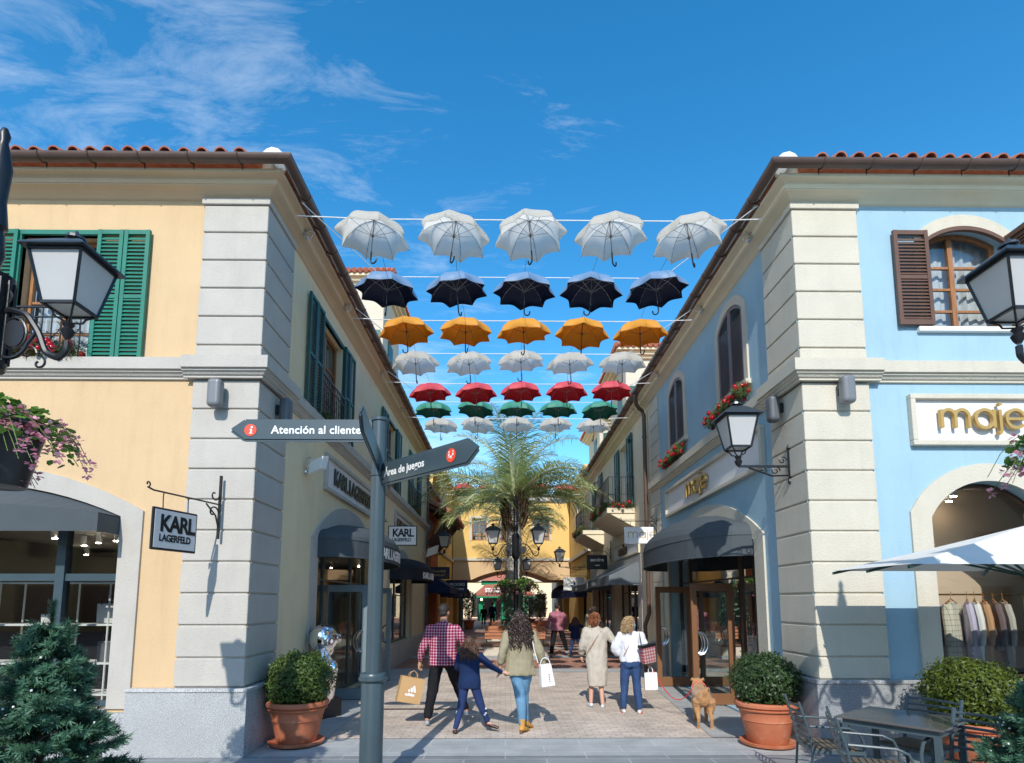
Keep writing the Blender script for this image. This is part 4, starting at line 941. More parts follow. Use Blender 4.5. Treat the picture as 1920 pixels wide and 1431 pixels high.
for x in (-2.3, -.1): b = MB(); b.sphere((x, 55.4, 2.05), .12, 10, 8); b.build('globe_lamp', emis('globe_light_%d' % (x > -1), (1, .85, .6), 2.5), K, world=True, smooth=True)
H = thing('end_building', 'cream building with balconied windows closing the far end of the street', 'building', (0, 66, 0))
fo = [(-4 + 3.2 * i, -4 + 3.2 * i + 1.5, 4.8, 7.2, 0) for i in range(-2, 5)] + [(-7 + 3.2 * i, -5 + 3.2 * i, .1, 2.7, 0) for i in range(0, 7)]
facade('F', 66, -30, 30, 0, 9, fo, .3).build('wall', M_['cream'], H, world=True, fix=False)
for o_ in fo: casement('F', 66, o_, H, .1, cols=2, rows=4 if o_[2] > 4 else 2, curtain=False, mfr=M_['white'] if o_[2] > 4 else M_['dkbronze'])
b = MB(); b.box((-30, 66.6, 0), (30, 66.7, 9)); b.build('room_back', M_['interior_dark'], H, world=True)
b = MB(); b.box((-30, 65.8, 4.1), (30, 66, 4.4)); b.box((-30, 65.6, 8.8), (30, 66, 9.1)); b.build('string_course', M_['ivory'], H, world=True)
b = MB()
for o_ in fo:
    if o_[2] > 4:
        b.box((o_[0] - .2, 65.4, 4.8), (o_[1] + .2, 65.43, 4.84)); b.box((o_[0] - .2, 65.4, 5.75), (o_[1] + .2, 65.43, 5.8)); x = o_[0] - .2
        while x < o_[1] + .2: b.box((x, 65.4, 4.8), (x + .025, 65.42, 5.8)); x += .16
b.build('balcony_rail', M_['black'], H, world=True)
for sx, lab in ((-1, 'pale stone building beyond the bridge on the left'), (1, 'pale stone building beyond the bridge on the right')):
    t = thing('street_building', lab, 'building', (sx * 3.9, 43, 0)); b = MB()
    x0, x1 = (-12, LX - .6) if sx < 0 else (RX + .2, 12)
    b.box((x0, 43, 0), (x1, 50, 8)); b.build('wall', M_['ivory'], t, world=True)

# buildings behind the viewer (seen in the shop window reflections)
for i, (x0, x1, hh, mm) in enumerate(((-40, -14, 8.5, 'ochre'), (-14, 8, 7.5, 'cream'), (8, 40, 9, 'beige'))):
    t = thing('square_building', ('ochre', 'cream', 'beige')[i] + ' building across the square behind the viewer, seen only in shop window reflections', 'building', ((x0 + x1) / 2, -22, 0))
    fo_ = [(x0 + 2 + 4 * k, x0 + 3.4 + 4 * k, 4.6, 6.3, 0) for k in range(int((x1 - x0) / 4))] + [(x0 + 1.6 + 4 * k, x0 + 4.2 + 4 * k, .3, 2.8, 0) for k in range(int((x1 - x0) / 4))]
    b = facade('F', -22, x0, x1, 0, hh, fo_, .25); b.build('wall', M_[mm], t, world=True, fix=False)
    b = MB(); b.box((x0, -22.6, 0), (x1, -22.5, hh)); b.build('room_back', M_['interior_dark'], t, world=True)
    b = MB(); b.prism([(x0, -21.5, hh), (x0, -21.5, hh + .15), (x0, -27, hh + 2), (x0, -27, hh)], (x1 - x0, 0, 0)); b.build('roof', M_['tile'], t, world=True)
# ================================================================ umbrellas
def umbrella_proto(key, top, under, rib, loc):
    t = thing('hanging_umbrella', 'x', 'umbrella', loc, 0, 'umbrellas hung in rows over the street')
    Rr, H, nb = .50, .285, 8; b = MB(); seg = 9; rad = 11
    def pt(a, q, scal=0.0):
        r_ = Rr * math.sin(q * 1.4) / math.sin(1.4); z = H * (math.cos(q * 1.4) - math.cos(1.4)) / (1 - math.cos(1.4)); return (r_, z)
    rows = []
    for j in range(rad + 1):
        q = j / rad; row = []
        for k in range(nb * seg):
            a = 2 * PI * k / (nb * seg); f = abs(math.sin(nb * a / 2)); r_, z = pt(a, q)
            rr = r_ * (1 - (.19 * q ** 2) * f); zz = z - .012 * math.sin(PI * q) * f + .018 * f * q ** 3
            row.append((rr * math.cos(a), rr * math.sin(a), zz))
        rows.append(row)
    vs = [p for r_ in rows for p in r_]; n = nb * seg; fs = []
    for j in range(rad):
        for k in range(n): fs.append((j * n + k, j * n + (k + 1) % n, (j + 1) * n + (k + 1) % n, (j + 1) * n + k))
    off = len(vs); vs2 = [(x * .992, y * .992, z - .007) for x, y, z in vs]
    b._add(vs, fs); b.mi = 1; b._add(vs2, [f[::-1] for f in fs])
    c = b.build('canopy', [top, under], t, smooth=True, fix=False)
    b = MB(); b.tube([(0, 0, H + .05), (0, 0, -.20)], .006, 7); b.tube([(0, 0, H + .055), (0, 0, H + .005)], [.004, .011], 7); b.lathe([(.016, .04), (.016, .075)], 8); b.build('shaft', rib, t, smooth=True)
    hp = [(0, 0, -.17), (0, 0, -.29)] + [(.045 - .045 * math.cos(PI * i / 8), 0, -.29 - .05 * math.sin(PI * i / 8)) for i in range(1, 9)] + [(.09, 0, -.27)]
    b = MB(); b.tube(hp, .0105, 8); b.build('handle', M_['black'], t, smooth=True)
    for k in range(nb):
        a = 2 * PI * k / nb; b = MB(); pts = []
        for j in range(7):
            r_, z = pt(a, j / 6); pts.append((r_ * math.cos(a), r_ * math.sin(a), z - .008))
        b.tube(pts, .0032, 4); r_, z = pt(a, .45); b.tube([(.014 * math.cos(a), .014 * math.sin(a), .06), (r_ * math.cos(a), r_ * math.sin(a), z - .01)], .0028, 4); b.build('rib', rib, t)
    return t
def cloth(nm, c, tr=.3, sh=.1, rough=.6): return mat(nm, c, rough, .5, noise=.03, nscale=8, bump=.1, bscale=12, trans=tr)
rib_d = mat('umbrella_rib', (.10, .08, .07), .4, .5); rib_l = mat('umbrella_rib_steel', (.5, .5, .5), .35, metal=.8)
UM = {
 'white': (cloth('white_umbrella_cloth', (.92, .90, .85), .78), cloth('white_umbrella_lining', (.94, .91, .85), .82), rib_d),
 'navy': (cloth('navy_umbrella_cloth_sky_sheen', (.14, .24, .38), .0, rough=.55), cloth('navy_umbrella_lining', (.006, .011, .045), .0), rib_l),  # outer cloth is pale blue: sky sheen put into the colour
 'orange': (cloth('orange_umbrella_cloth', (.88, .46, .06), .45), cloth('orange_umbrella_lining', (.90, .40, .03), .45), rib_d),
 'red': (cloth('red_umbrella_cloth', (.72, .10, .12), .3), cloth('red_umbrella_lining', (.75, .03, .05), .35), rib_l),
 'green': (cloth('green_umbrella_cloth', (.07, .32, .22), .25), cloth('green_umbrella_lining', (.03, .22, .16), .3), rib_l)}
PROTO = {}
rowsU = [('white', [699, 850, 995, 1146, 1294], 7.25, 'front'), ('navy', [726, 857, 983, 1108, 1232], 8.64, ''), ('orange', [763, 873, 982, 1091, 1201], 10.07, ''), ('white', [780, 880, 977, 1069, 1167], 11.48, 'fourth'),
         ('red', [807, 893, 977, 1063, 1147], 13.15, 'near'), ('green', [813, 892, 969, 1047, 1125], 14.4, 'near'), ('white', [827, 896, 969, 1041, 1113], 15.75, 'seventh')]
CPs, SPs = math.cos(math.atan(126 / FPX)), math.sin(math.atan(126 / FPX))
def atY(u, Y, z):
    return (u - 960) / FPX * (Y * CPs + (z - 1.8) * SPs) + Y * 12 / FPX
zr = 6.66; tops = {}
pos = ['leftmost', 'second from left', 'middle', 'second from right', 'rightmost']
order = {'front': 'nearest', '': 'only', 'fourth': 'fourth', 'near': 'nearer', 'seventh': 'seventh'}
def ulabel(c, i, tag_):
    if tag_ == 'front': return '%s umbrella of the nearest white row strung over the street' % pos[i]
    if tag_ == 'fourth': return '%s white umbrella in the row between the orange and red rows' % pos[i]
    if tag_ == 'seventh': return '%s white umbrella in the row just behind the nearer green row' % pos[i]
    if tag_ == 'near': return '%s %s umbrella of the nearer %s row over the street' % (pos[i], c, c)
    if tag_ == 'far': return '%s %s umbrella in the far %s row behind the palm' % (pos[i], c, c)
    return '%s umbrella of the %s row strung over the street' % (pos[i], c)
def put_umb(c, x, y, z, lab):
    k = c; rz = random.uniform(0, 2 * PI)
    if k not in PROTO:
        PROTO[k] = umbrella_proto(k, *UM[k], (x, y, z)); o = PROTO[k]
    else: o = copy_tree(PROTO[k], loc=(x, y, z))
    o.rotation_euler = (random.uniform(-.11, .06), random.uniform(-.10, .10), rz); o['label'] = lab; return o
UX = {}
for c, us, Y, tg in rowsU:
    for i, u in enumerate(us):
        x = atY(u, Y, zr)
        put_umb(c, x, Y, zr + random.uniform(-.03, .03), ulabel(c, i, tg)); UX.setdefault(Y, []).append(x)
for c, us, Y in (('red', [869, 916, 963, 1011, 1059], 24.0), ('green', [872, 919, 963, 1008, 1056], 24.9), ('white', [877, 919.5, 962, 1006, 1048], 26.7)):
    for i, u in enumerate(us):
        x = atY(u, Y, 6.9); put_umb(c, x, Y, 6.5, ulabel(c, i, 'far')); UX.setdefault(Y, []).append(x)
# ropes
def rope(pts, label, r=.011, m=None, name='rope'):
    b = MB(); b.tube(pts, r, 6); tagit(b.build(name, m or M_['rope'], smooth=True), label, 'rope', 'ropes strung over the street')
zt = zr + .285
names = {7.25: 'nearest white', 8.64: 'navy', 10.07: 'orange', 11.48: 'fourth, white', 13.15: 'nearer red', 14.4: 'nearer green', 15.75: 'seventh, white', 24.0: 'far red', 24.9: 'far green', 26.7: 'far white'}
for Y, xs in UX.items():
    anch = Y in (7.25, 10.07, 13.15, 15.75) or Y > 20; z_ = zt if Y < 20 else 6.8
    if anch: pts = [(LX + .30, Y, z_ + .03)] + [(x, Y, z_ - .01) for x in xs] + [(RX - .30, Y, z_ + .03)]
    else: pts = [(LX + .34, Y - 1.35, 7.2), (xs[0] - .1, Y, z_)] + [(x, Y, z_ - .01) for x in xs] + [(xs[-1] + .1, Y, z_), (RX - .34, Y - 1.35, 7.2)]
    rope(pts, 'white rope carrying the %s row of umbrellas' % names[Y], .0075 if Y < 20 else .012)
for k, (Ya, Yb) in enumerate(((7.25, 8.64), (8.64, 10.07), (10.07, 11.48), (11.48, 13.15), (13.15, 14.4), (14.4, 15.75))):
    for q_, (xa, xb) in enumerate(zip(UX[Ya], UX[Yb])):
        b = MB(); b.tube([(xa, Ya, zt), (xb, Yb, zt)], .0035, 4)
        tagit(b.build('tie_wire', rib_d), 'thin wire running back from the %s umbrella of the %s row' % (pos[q_], names[Ya]), 'wire', 'wires between the umbrella rows')
for side, x in (('left', LX), ('right', RX)):
    sg = 1 if side == 'left' else -1
    for Y in (7.95, 10.07, 13.15, 15.75):
        b = MB(); b.cbox((x + sg * .165, Y, 7.19), (.02, .10, .12)); b.tube([(x + sg * .17, Y, 7.19), (x + sg * .24, Y - .03, 7.22), (x + sg * .31, Y, 7.2)], .008, 6); b.tube([(x + sg * .17, Y, 7.16), (x + sg * .22, Y + .05, 7.12), (x + sg * .28, Y, 7.18)], .007, 6)
        b.build('anchor_plate', M_['steel'], A if side == 'left' else B, world=True)
# ================================================================ lanterns and lamp posts
def lantern(parent, s=1.0, M=None):
    """square tapering lantern, base at local origin"""
    M = M or Matrix.Identity(4); h = .43 * s; rb, rt = .135 * s, .215 * s; b = MB(M)
    def ring(r, z): return [(-r, -r, z), (r, -r, z), (r, r, z), (-r, r, z)]
    for i in range(4):
        a, c = ring(rb, 0)[i], ring(rt, h)[i]; b.bar(a, c, .022 * s)
        b.bar(ring(rb, 0)[i], ring(rb, 0)[(i + 1) % 4], .024 * s); b.bar(ring(rt, h)[i], ring(rt, h)[(i + 1) % 4], .03 * s)
    b.build('lantern_frame', M_['black'], parent)
    b = MB(M); f = .985
    lo, hi = ring(rb * f, .004), ring(rt * f, h)
    for i in range(4): b.poly([lo[i], lo[(i + 1) % 4], hi[(i + 1) % 4], hi[i]])
    b.poly(lo); b.build('lantern_glass', M_['lampglass'], parent, fix=False)
    b = MB(M); e0, e1, t1 = ring(.27 * s, h + .01 * s), ring(.262 * s, h + .03 * s), ring(.10 * s, h + .155 * s)
    b.poly(ring(.27 * s, h + .008 * s))
    for p, q in ((e0, e1), (e1, t1)):
        for i in range(4): b.poly([p[i], p[(i + 1) % 4], q[(i + 1) % 4], q[i]])
    b.poly(t1); b.lathe([(.045 * s, h + .15 * s), (.04 * s, h + .19 * s), (.08 * s, h + .20 * s), (.075 * s, h + .225 * s), (.03 * s, h + .24 * s), (.012 * s, h + .28 * s)], 12)
    b.build('lantern_roof', M_['lr'], parent, fix=True)
    b = MB(M)
    for i in range(4):
        c = ring(rb, 0)[i]; b.tube([c, (c[0] * .6, c[1] * .6, -.05 * s), (c[0] * .5, c[1] * .5, -.09 * s), (0, 0, -.12 * s)], .009 * s, 5)
    b.lathe([(.02 * s, -.11 * s), (.05 * s, -.13 * s), (.03 * s, -.16 * s), (.055 * s, -.19 * s), (.04 * s, -.23 * s), (.02 * s, -.26 * s)], 12)
    b.build('lantern_stem', M_['black'], parent, smooth=True)
M_['lr'] = mat('lantern_roof_metal', (.03, .038, .045), .3, .6)
def scroll(b, c, r, a0, turns, plane, th=.009, n=16):
    """spiral in the plane (ux, uz)"""
    ux, uz = Vector(plane[0]), Vector(plane[1]); c = Vector(c); pts = []
    for i in range(n + 1):
        t = i / n; a = a0 + turns * 2 * PI * t; rr = r * (1 - .8 * t); pts.append(c + ux * (rr * math.cos(a)) + uz * (rr * math.sin(a)))
    b.tube(pts, th, 5)
def flower_basket(parent, z, seed, leaves=620, spread=.50, ox=0, ns=70, dp=1.0):
    rnd = random.Random(seed); XM = Matrix.Translation((ox, 0, 0))
    b = MB(XM); b.lathe([(.17 + .05 * (1 - dp), z + .12 - .46 * dp), (.19 + .05 * (1 - dp), z + .11 - .46 * dp), (.28, z + .11), (.305, z + .11), (.305, z + .15), (.27, z + .15), (.25, z + .08)], 28); bk = b.build('flower_bowl', M_['black'] if seed > 50 else mat('bowl_plastic_%d' % seed, (.02, .02, .022), .35, .5), parent, smooth=True)
    b = MB(XM)
    fl = MB(XM)
    for k in range(ns):
        a = rnd.uniform(0, 2 * PI); L = rnd.uniform(.2, spread * 1.05); up = rnd.uniform(.04, .22); pts = []
        for i in range(6):
            t = i / 5; pts.append((math.cos(a + .3 * t) * (.1 + L * t), math.sin(a + .3 * t) * (.1 + L * t), z + .12 + up * math.sin(t * 2.2) - .42 * t * t * L / .5))
        b.tube(pts, .003, 4)
        for i in range(3, 6):
            p = Vector(pts[i])
            if rnd.random() < .75 and i > 2:
                for q in range(11):
                    d = Vector((rnd.gauss(0, 1), rnd.gauss(0, 1), rnd.gauss(0, 1))).normalized() * .036; u = d.cross(Vector((0, 0, 1))).normalized() * .019
                    c = p + d; fl.poly([c - u, c + d * .5, c + u, c - d * .5])
    for k in range(leaves):
        a = rnd.uniform(0, 2 * PI); rr = spread * (rnd.random() ** .7); zz = z + .16 + .15 * (1 - (rr / spread) ** 2) * rnd.uniform(.3, 1.2) - max(0, rr - .26) * rnd.uniform(.2, 1.2); c = Vector((rr * math.cos(a), rr * math.sin(a), zz)); s_ = rnd.uniform(.02, .042)
        n = Vector((rnd.gauss(0, .6), rnd.gauss(0, .6), 1)).normalized(); u = n.orthogonal().normalized(); v = n.cross(u)
        b.poly([c + (u * math.cos(q * PI / 3) + v * math.sin(q * PI / 3)) * s_ * (1 if q % 2 else .8) for q in range(6)])
    b.build('flower_leaves', M_['leaf3'], bk, fix=False); fl.build('flower_heads', M_['pink'], bk, fix=False)
def lamp_post(label, x, y, fin=5.6, arm=4.12, seed=1, scale=1.0, zb=None, al=.72, ba=.24, fw=.11, th=1.0):
    t = thing('lamp_post', label, 'lamp post', (x, y, 0), 0, 'black lamp posts with two lanterns')
    b = MB(); b.lathe([(.22, 0), (.22, .12), (.17, .2), (.15, .7), (.11, .8), (.09, .9), (.075, 1.0), (.07, arm - .35)], 16)
    b.lathe([(.07, arm - .36), (fw - .01, arm - .34), (fw, arm - .30), (fw - .005, arm + .25), (fw + .005, arm + .42), (.08, arm + .46), (.06, arm + .5), (.085, arm + .6), (.07, arm + .78), (.055, arm + .82), (.085, arm + .84), (.06, arm + 1.06), (.075, arm + 1.30), (.08, arm + 1.34), (.045, arm + 1.52), (.03, arm + 1.58), (.042, arm + 1.64), (.02, arm + 1.70)], 16)
    for q in range(16): a = 2 * PI * q / 16; b.tube([(fw * math.cos(a), fw * math.sin(a), arm - .28), (fw * math.cos(a), fw * math.sin(a), arm + .38)], .012, 5)
    b.build('post', M_['black'], t, smooth=True)
    for sx in (-1, 1):
        b = MB(); P = [(sx * .08, 0, arm + .06), (sx * .2, 0, arm + .14), (sx * .36, 0, arm + .10), (sx * .48, 0, arm - .06), (sx * .55, 0, arm - .22), (sx * .66, 0, arm - .26), (sx * .72, 0, arm - .20), (sx * .72, 0, arm - .12)]
        P = [(p[0] * al / .72, p[1], p[2]) for p in P]; Q = []
        for i in range(len(P) - 1):
            for k in range(4): Q.append(tuple(P[i][j] + (P[i + 1][j] - P[i][j]) * k / 4 for j in range(3)))
        Q.append(P[-1]); S = Q[:1] + [tuple((Q[i - 1][j] + 2 * Q[i][j] + Q[i + 1][j]) / 4 for j in range(3)) for i in range(1, len(Q) - 1)] + Q[-1:]
        b.tube(S, .017 * th, 7)
        b.tube([(sx * .08, 0, arm - .22)] + [(sx * (.22 + .14 * math.cos(a)), 0, arm - .10 + .16 * math.sin(a)) for a in [R(200 + 16 * i) for i in range(10)]] + [(sx * .42, 0, arm - .04)], .011 * th, 6)
        b.tube([(sx * (.24 + .10 * math.cos(2 * PI * i / 18)), 0, arm - .06 + .13 * math.sin(2 * PI * i / 18)) for i in range(19)], .009, 5)
        b.cbox((sx * .24, 0, arm - .06), (.001, .001, .001)); b.prism([(sx * (.24 + .085 * math.cos(2 * PI * i / 18)), -.008, arm - .06 + .11 * math.sin(2 * PI * i / 18)) for i in range(18)], (0, .016, 0))
        scroll(b, (sx * .14, 0, arm + .26), .07, R(-90), sx * .9, ((1, 0, 0), (0, 0, 1)), .010); scroll(b, (sx * al * 0.694, 0, arm - .30), .06, R(90), sx * -.9, ((1, 0, 0), (0, 0, 1)), .009); scroll(b, (sx * al * 0.556, 0, arm - .22), .07, R(0), sx * .9, ((1, 0, 0), (0, 0, 1)), .008); scroll(b, (sx * al * 0.861, 0, arm - .14), .05, R(200), sx * .9, ((1, 0, 0), (0, 0, 1)), .007)
        am = b.build('arm', M_['black'], t, smooth=True)
        lantern(am, .93, Matrix.Translation((sx * al, 0, arm + .14)))
    for q in (-1, 1): flower_basket(t, (zb or arm - 1.12) + .02 * q, seed + q, ox=q * ba, spread=.50, ns=70 if fw > .12 else 22, dp=1.0 if fw > .12 else .45)
    return t
lp = lamp_post('black lamp post at the left edge of the photo, before the green shutters', -3.16, 3.35, arm=4.49, seed=3, zb=3.54, al=.66, ba=.22, fw=.165, th=1.5)
lp.scale = (.77,) * 3
lp2 = copy_tree(lp, loc=(3.665, 3.35, 0), label='black lamp post at the right edge of the photo, before the brown shutter')
lp3 = lamp_post('black lamp post standing in the middle of the street before the palm', .32, 18.1, arm=3.5, seed=5, zb=2.2)
lp4 = copy_tree(lp3, loc=(.32, 28.5, -.25), label='far black lamp post seen small behind the palm trunk')
def wall_lantern(label, side, plane, y, z, out, s=1.0):
    """lantern on an iron bracket; z = bracket arm height"""
    sg = -1 if side == 'R' else 1
    t = thing('wall_lantern', label, 'wall lantern', (plane, y, z), 0, 'lanterns on iron wall brackets')
    b = MB(); o = sg * out
    b.bar((0, 0, .0), (o, 0, 0), .025, .03); b.box((-.02 if sg > 0 else -.01, -.02, -.18), (.01 if sg > 0 else .02, .02, .22)); b.tube([(sg * .0, 0, -.12), (sg * out * .35, 0, -.13), (sg * out * .8, 0, -.02)], .012, 6)
    scroll(b, (sg * out * .28, 0, -.06), .065, 0, 1.3, ((1, 0, 0), (0, 0, 1)), .008); scroll(b, (sg * out * .5, 0, -.05), .045, PI, 1.2, ((1, 0, 0), (0, 0, 1)), .007); scroll(b, (sg * out * .13, 0, .08), .06, 0, 1.2, ((1, 0, 0), (0, 0, 1)), .008); b.lathe([(.02, -.24), (.03, -.2), (.012, -.16)], 8); b.lathe([(.012, .22), (.03, .25), (.01, .3)], 8)
    b.build('bracket', M_['black'], t, smooth=True)
    lantern(t, s, Matrix.Translation((o, 0, .26 * s))); return t
wall_lantern('black lantern on a scrolled bracket at the corner of the blue building', 'R', RX, 7.5, 3.60, .68, .95)
wall_lantern('black lantern on a bracket under the timber canopy on the left', 'L', LX, 22.7, 3.7, .7, 1.0)
wall_lantern('small black lantern on a bracket at the right of the bridge arch', 'R', RX, 26.5, 3.4, 1.3, 1.0)
def uplight(label, x, y, z, dx, dy):
    t = thing('wall_light', label, 'wall light', (x, y, z), 0, 'grey up and down wall lights')
    m = mat('light_housing' + ('_dark' if dx else ''), (.10, .11, .12) if dx else (.17, .18, .19), .4, .5)
    b = MB(); w = .085
    if dy: b.cbox((0, -.13, 0), (.17, .15, .36)); k = b.build('housing', m, t, bevel=.05, seg=4); b = MB(); b.cbox((0, -.04, .02), (.08, .08, .12)); b.build('wall_bracket', M_['black'], t)
    else: b.cbox((dx * .13, 0, 0), (.15, .17, .36)); k = b.build('housing', m, t, bevel=.05, seg=4); b = MB(); b.cbox((dx * .04, 0, .02), (.08, .08, .12)); b.build('wall_bracket', M_['black'], t)
    return t
uplight('grey wall light on the front of the left grey stone corner', -3.60, LY, 4.37, 0, 1)
uplight('dark wall light on the alley side of the left grey stone corner', LX, 7.62, 4.37, 1, 0)
uplight('grey wall light on the front of the ivory stone corner', 4.29, RY, 4.45, 0, 1)
uplight('dark wall light on the alley side of the ivory stone corner', RX, 7.6, 4.42, -1, 0)
# loudspeakers
def speaker(label, y, z, s=1.0):
    t = thing('loudspeaker', label, 'loudspeaker', (WL, y, z), 0, 'white wedge loudspeakers on the left wall')
    b = MB(); b.prism([(.10 * s, -.1 * s, -.08 * s), (.32 * s, -.16 * s, .0), (.36 * s, .0, .03 * s), (.17 * s, .1 * s, -.02 * s)], (.03 * s, 0, .20 * s)); b.build('cabinet', M_['white'], t, bevel=.008)
    b = MB(); b.tube([(0, .1, .0), (.08, .08, .02), (.18, .02, .04)], .012, 6); b.tube([(0, .12, .22), (.06, .13, .25), (.07, .08, .1), (.02, .05, .06)], .008, 6); b.lathe([(.03, -.01), (.03, .02)], 8, (.0, .1, 0)); b.build('mount', M_['steel'], t, smooth=True); return t
speaker('white wedge loudspeaker left of the large name panel', 8.87, 3.84, 1.0); speaker('small white loudspeaker by the far drainpipe on the left', 21.9, 3.6, 1.6)
# ================================================================ signpost
S = thing('signpost', 'tall dark grey signpost with four direction arrows', 'signpost', (-1.29, 5.75, 0))
b = MB(); b.lathe([(.110, 0), (.110, 1.02), (.104, 1.04)], 32); b.build('base_sleeve', M_['post'], S, smooth=True)
b = MB(); b.lathe([(.118, 1.03), (.140, 1.05), (.140, 1.072), (.128, 1.078), (.128, 1.10), (.118, 1.115), (.085, 1.12)], 32); b.build('collar', M_['post'], S, smooth=True)
b = MB(); b.lathe([(.074, 1.1), (.074, 3.63), (.088, 3.64), (.088, 3.665), (.080, 3.672), (.02, 3.675)], 32); b.lathe([(.076, 3.06), (.084, 3.065), (.084, 3.08), (.076, 3.085)], 32) ; b.build('pole', M_['post'], S, smooth=True)
def board(angle, z, L, txt, tx, ty, size, icon=None, flip=False, start=.075):
    """arrow board leaving the pole at an angle; angle measured in plan, 0 = +X"""
    a = R(angle); d = Vector((math.cos(a), math.sin(a), 0)); nrm = Vector((d.y, -d.x, 0))
    if nrm.y > 0: nrm = -nrm
    h = .19; read = Vector((-nrm.y, nrm.x, 0)); M = basis((0, 0, z), read, (0, 0, 1), nrm)
    s = 1 if d.dot(read) > 0 else -1
    b = MB(M); b.prism([(s * start, -h / 2, -.016), (s * (L - .13), -h / 2, -.016), (s * L, 0, -.016), (s * (L - .13), h / 2, -.016), (s * start, h / 2, -.016)], (0, 0, .032)); bd = b.build('arrow_board', M_['post'], S, bevel=.004)
    b = MB(M); e = .009
    for p, q in (((s * start, -h / 2), (s * (L - .13), -h / 2)), ((s * (L - .13), -h / 2), (s * L, 0)), ((s * L, 0), (s * (L - .13), h / 2)), ((s * (L - .13), h / 2), (s * start, h / 2))): b.bar((p[0], p[1], 0), (q[0], q[1], 0), .044, .010, up=(0, 0, 1))
    b.build('board_edge', M_['post'], bd)
    if txt: text_mesh(txt, size, M @ Matrix.Translation((tx, ty, .0175)), M_['white'], 'lettering', bd, bold=.0022, ext=.001, world=False, space=1.02)
    if icon:
        b = MB(M @ Matrix.Translation((icon[0], icon[1], .018))); b.lathe([(.062, 0), (.062, .003)], 28); ic = b.build('pictogram', M_['orange'], bd)
        b = MB(M @ Matrix.Translation((icon[0], icon[1], .0215)))
        if icon[2] == 'i':
            b.ribbon([(.012, .006), (.004, -.032), (.016, -.030)], .015, 0, .002); b.ribbon([(-.008, .006), (.014, .006)], .008, 0, .0024); b.ribbon([(-.012, -.036), (.022, -.034)], .007, 0, .0027); b.lathe([(.011, 0), (.011, .002)], 12, (.014, .030, 0))
        else:
            b.ribbon([(-.036, -.016), (.036, .0)], .006, 0, .002); b.ribbon([(0, -.006), (-.006, -.03)], .006, 0, .0022); b.ribbon([(0, -.006), (.01, -.028)], .006, 0, .0024)
            for q in (-.026, .027): b.ribbon([(q, -.005), (q + .002, .018)], .013, 0, .0026); b.lathe([(.008, 0), (.008, .002)], 10, (q + .002, .032, 0))
        b.build('pictogram_mark', M_['white'], ic)
    b = MB(M)
    for zz in (-.05, .05): b.tube([(s * .10, zz, .016), (s * .10, zz, .032)], .009, 8)
    b.build('bolts', M_['black'], bd); return bd
board(180, 3.54, 1.50, 'Atenci\u00f3n al cliente', -1.10, -.035, .118, (-1.31, .0, 'i'))
board(-45, 3.07, 1.50, '\u00c1rea de juegos', .13, -.030, .105, (1.17, 0, 'p'))
board(-83, 3.22, 1.5, '', 0, 0, .1)
board(97, 3.31, 1.5, 'Aseos', .3, -.03, .1)
# ================================================================ hanging signs
def hang_sign(label, kind, loc, rz, w, h, plate, fn, arm=.95, m_frame=None, up=.32, armside=1, post=True):
    """plate centred at local (0,0,-up); arm runs along local x to the wall at armside*arm"""
    t = thing('hanging_sign', label, 'hanging sign', loc, rz, 'shop signs hanging from iron brackets')
    b = MB(); s = armside; e = s * arm
    b.tube([(-s * w * .62, 0, .02), (-s * w * .5, 0, .0), (e, 0, 0)], .010, 6)
    if post:
        b.box((e - .012, -.014, -.42), (e + .012, .014, .36)); scroll(b, (e - s * .09, 0, .11), .08, R(0 if s > 0 else 180), -.8 * s, ((1, 0, 0), (0, 0, 1)), .010); scroll(b, (e - s * .10, 0, -.11), .09, R(0 if s > 0 else 180), .8 * s, ((1, 0, 0), (0, 0, 1)), .010)
        b.tube([(e, 0, -.3), (e - s * .06, 0, -.14), (e - s * .22, 0, -.02)], .010, 6); scroll(b, (-s * w * .62, 0, .055), .035, -PI / 2, s * .9, ((1, 0, 0), (0, 0, 1)), .008)
    b.build('bracket', M_['black'], t, smooth=True)
    b = MB()
    for q in (-w * .28, w * .28): b.tube([(q, 0, 0), (q, .006, -.05), (q, 0, -up + h / 2 + .0)], .006, 5)
    b.build('hook', M_['black'], t)
    b = MB(); b.cbox((0, 0, -up), (w, .03, h)); pl_ = b.build('sign_plate', m_frame or M_['black'], t, bevel=.03, seg=3)
    b = MB(); b.cbox((0, -.0165, -up), (w - .05, .004, h - .05)); b.cbox((0, .0165, -up), (w - .05, .004, h - .05)); f_ = b.build('sign_face', plate, pl_, bevel=.0018)
    fn(f_, basis((0, -.0195, -up), (1, 0, 0), (0, 0, 1), (0, -1, 0)), w, h); return t
def karl_txt(p, M, w, h):
    text_mesh('KARL', h * .54, M @ Matrix.Translation((-w * .35, -h * .04, 0)), M_['blackletter'], 'lettering', p, bold=.009, ext=.001, world=False, sx=.88, space=.88)
    text_mesh('LAGERFELD', h * .23, M @ Matrix.Translation((-w * .355, -h * .28, 0)), M_['blackletter'], 'lettering', p, bold=.0035, ext=.001, world=False, sx=.86, space=.9)
def maje_txt(p, M, w, h):
    maje(M @ Matrix.Translation((-w * .36, -h * .16, 0)), h * .36, h * .045, M_['gold'], 'lettering', p, 0, .002, world=False)
def two(l1, l2, m, s1=.24, s2=.2):
    def f(p, M, w, h):
        text_mesh(l1, h * s1 * 1.25, M @ Matrix.Translation((0, h * .06, 0)), m, 'lettering', p, bold=.004, ext=.001, world=False, align='CENTER', space=1.05)
        if l2: text_mesh(l2, h * s2 * 1.15, M @ Matrix.Translation((0, -h * .26, 0)), m, 'lettering', p, bold=.003, ext=.001, world=False, align='CENTER', space=1.1)
    return f
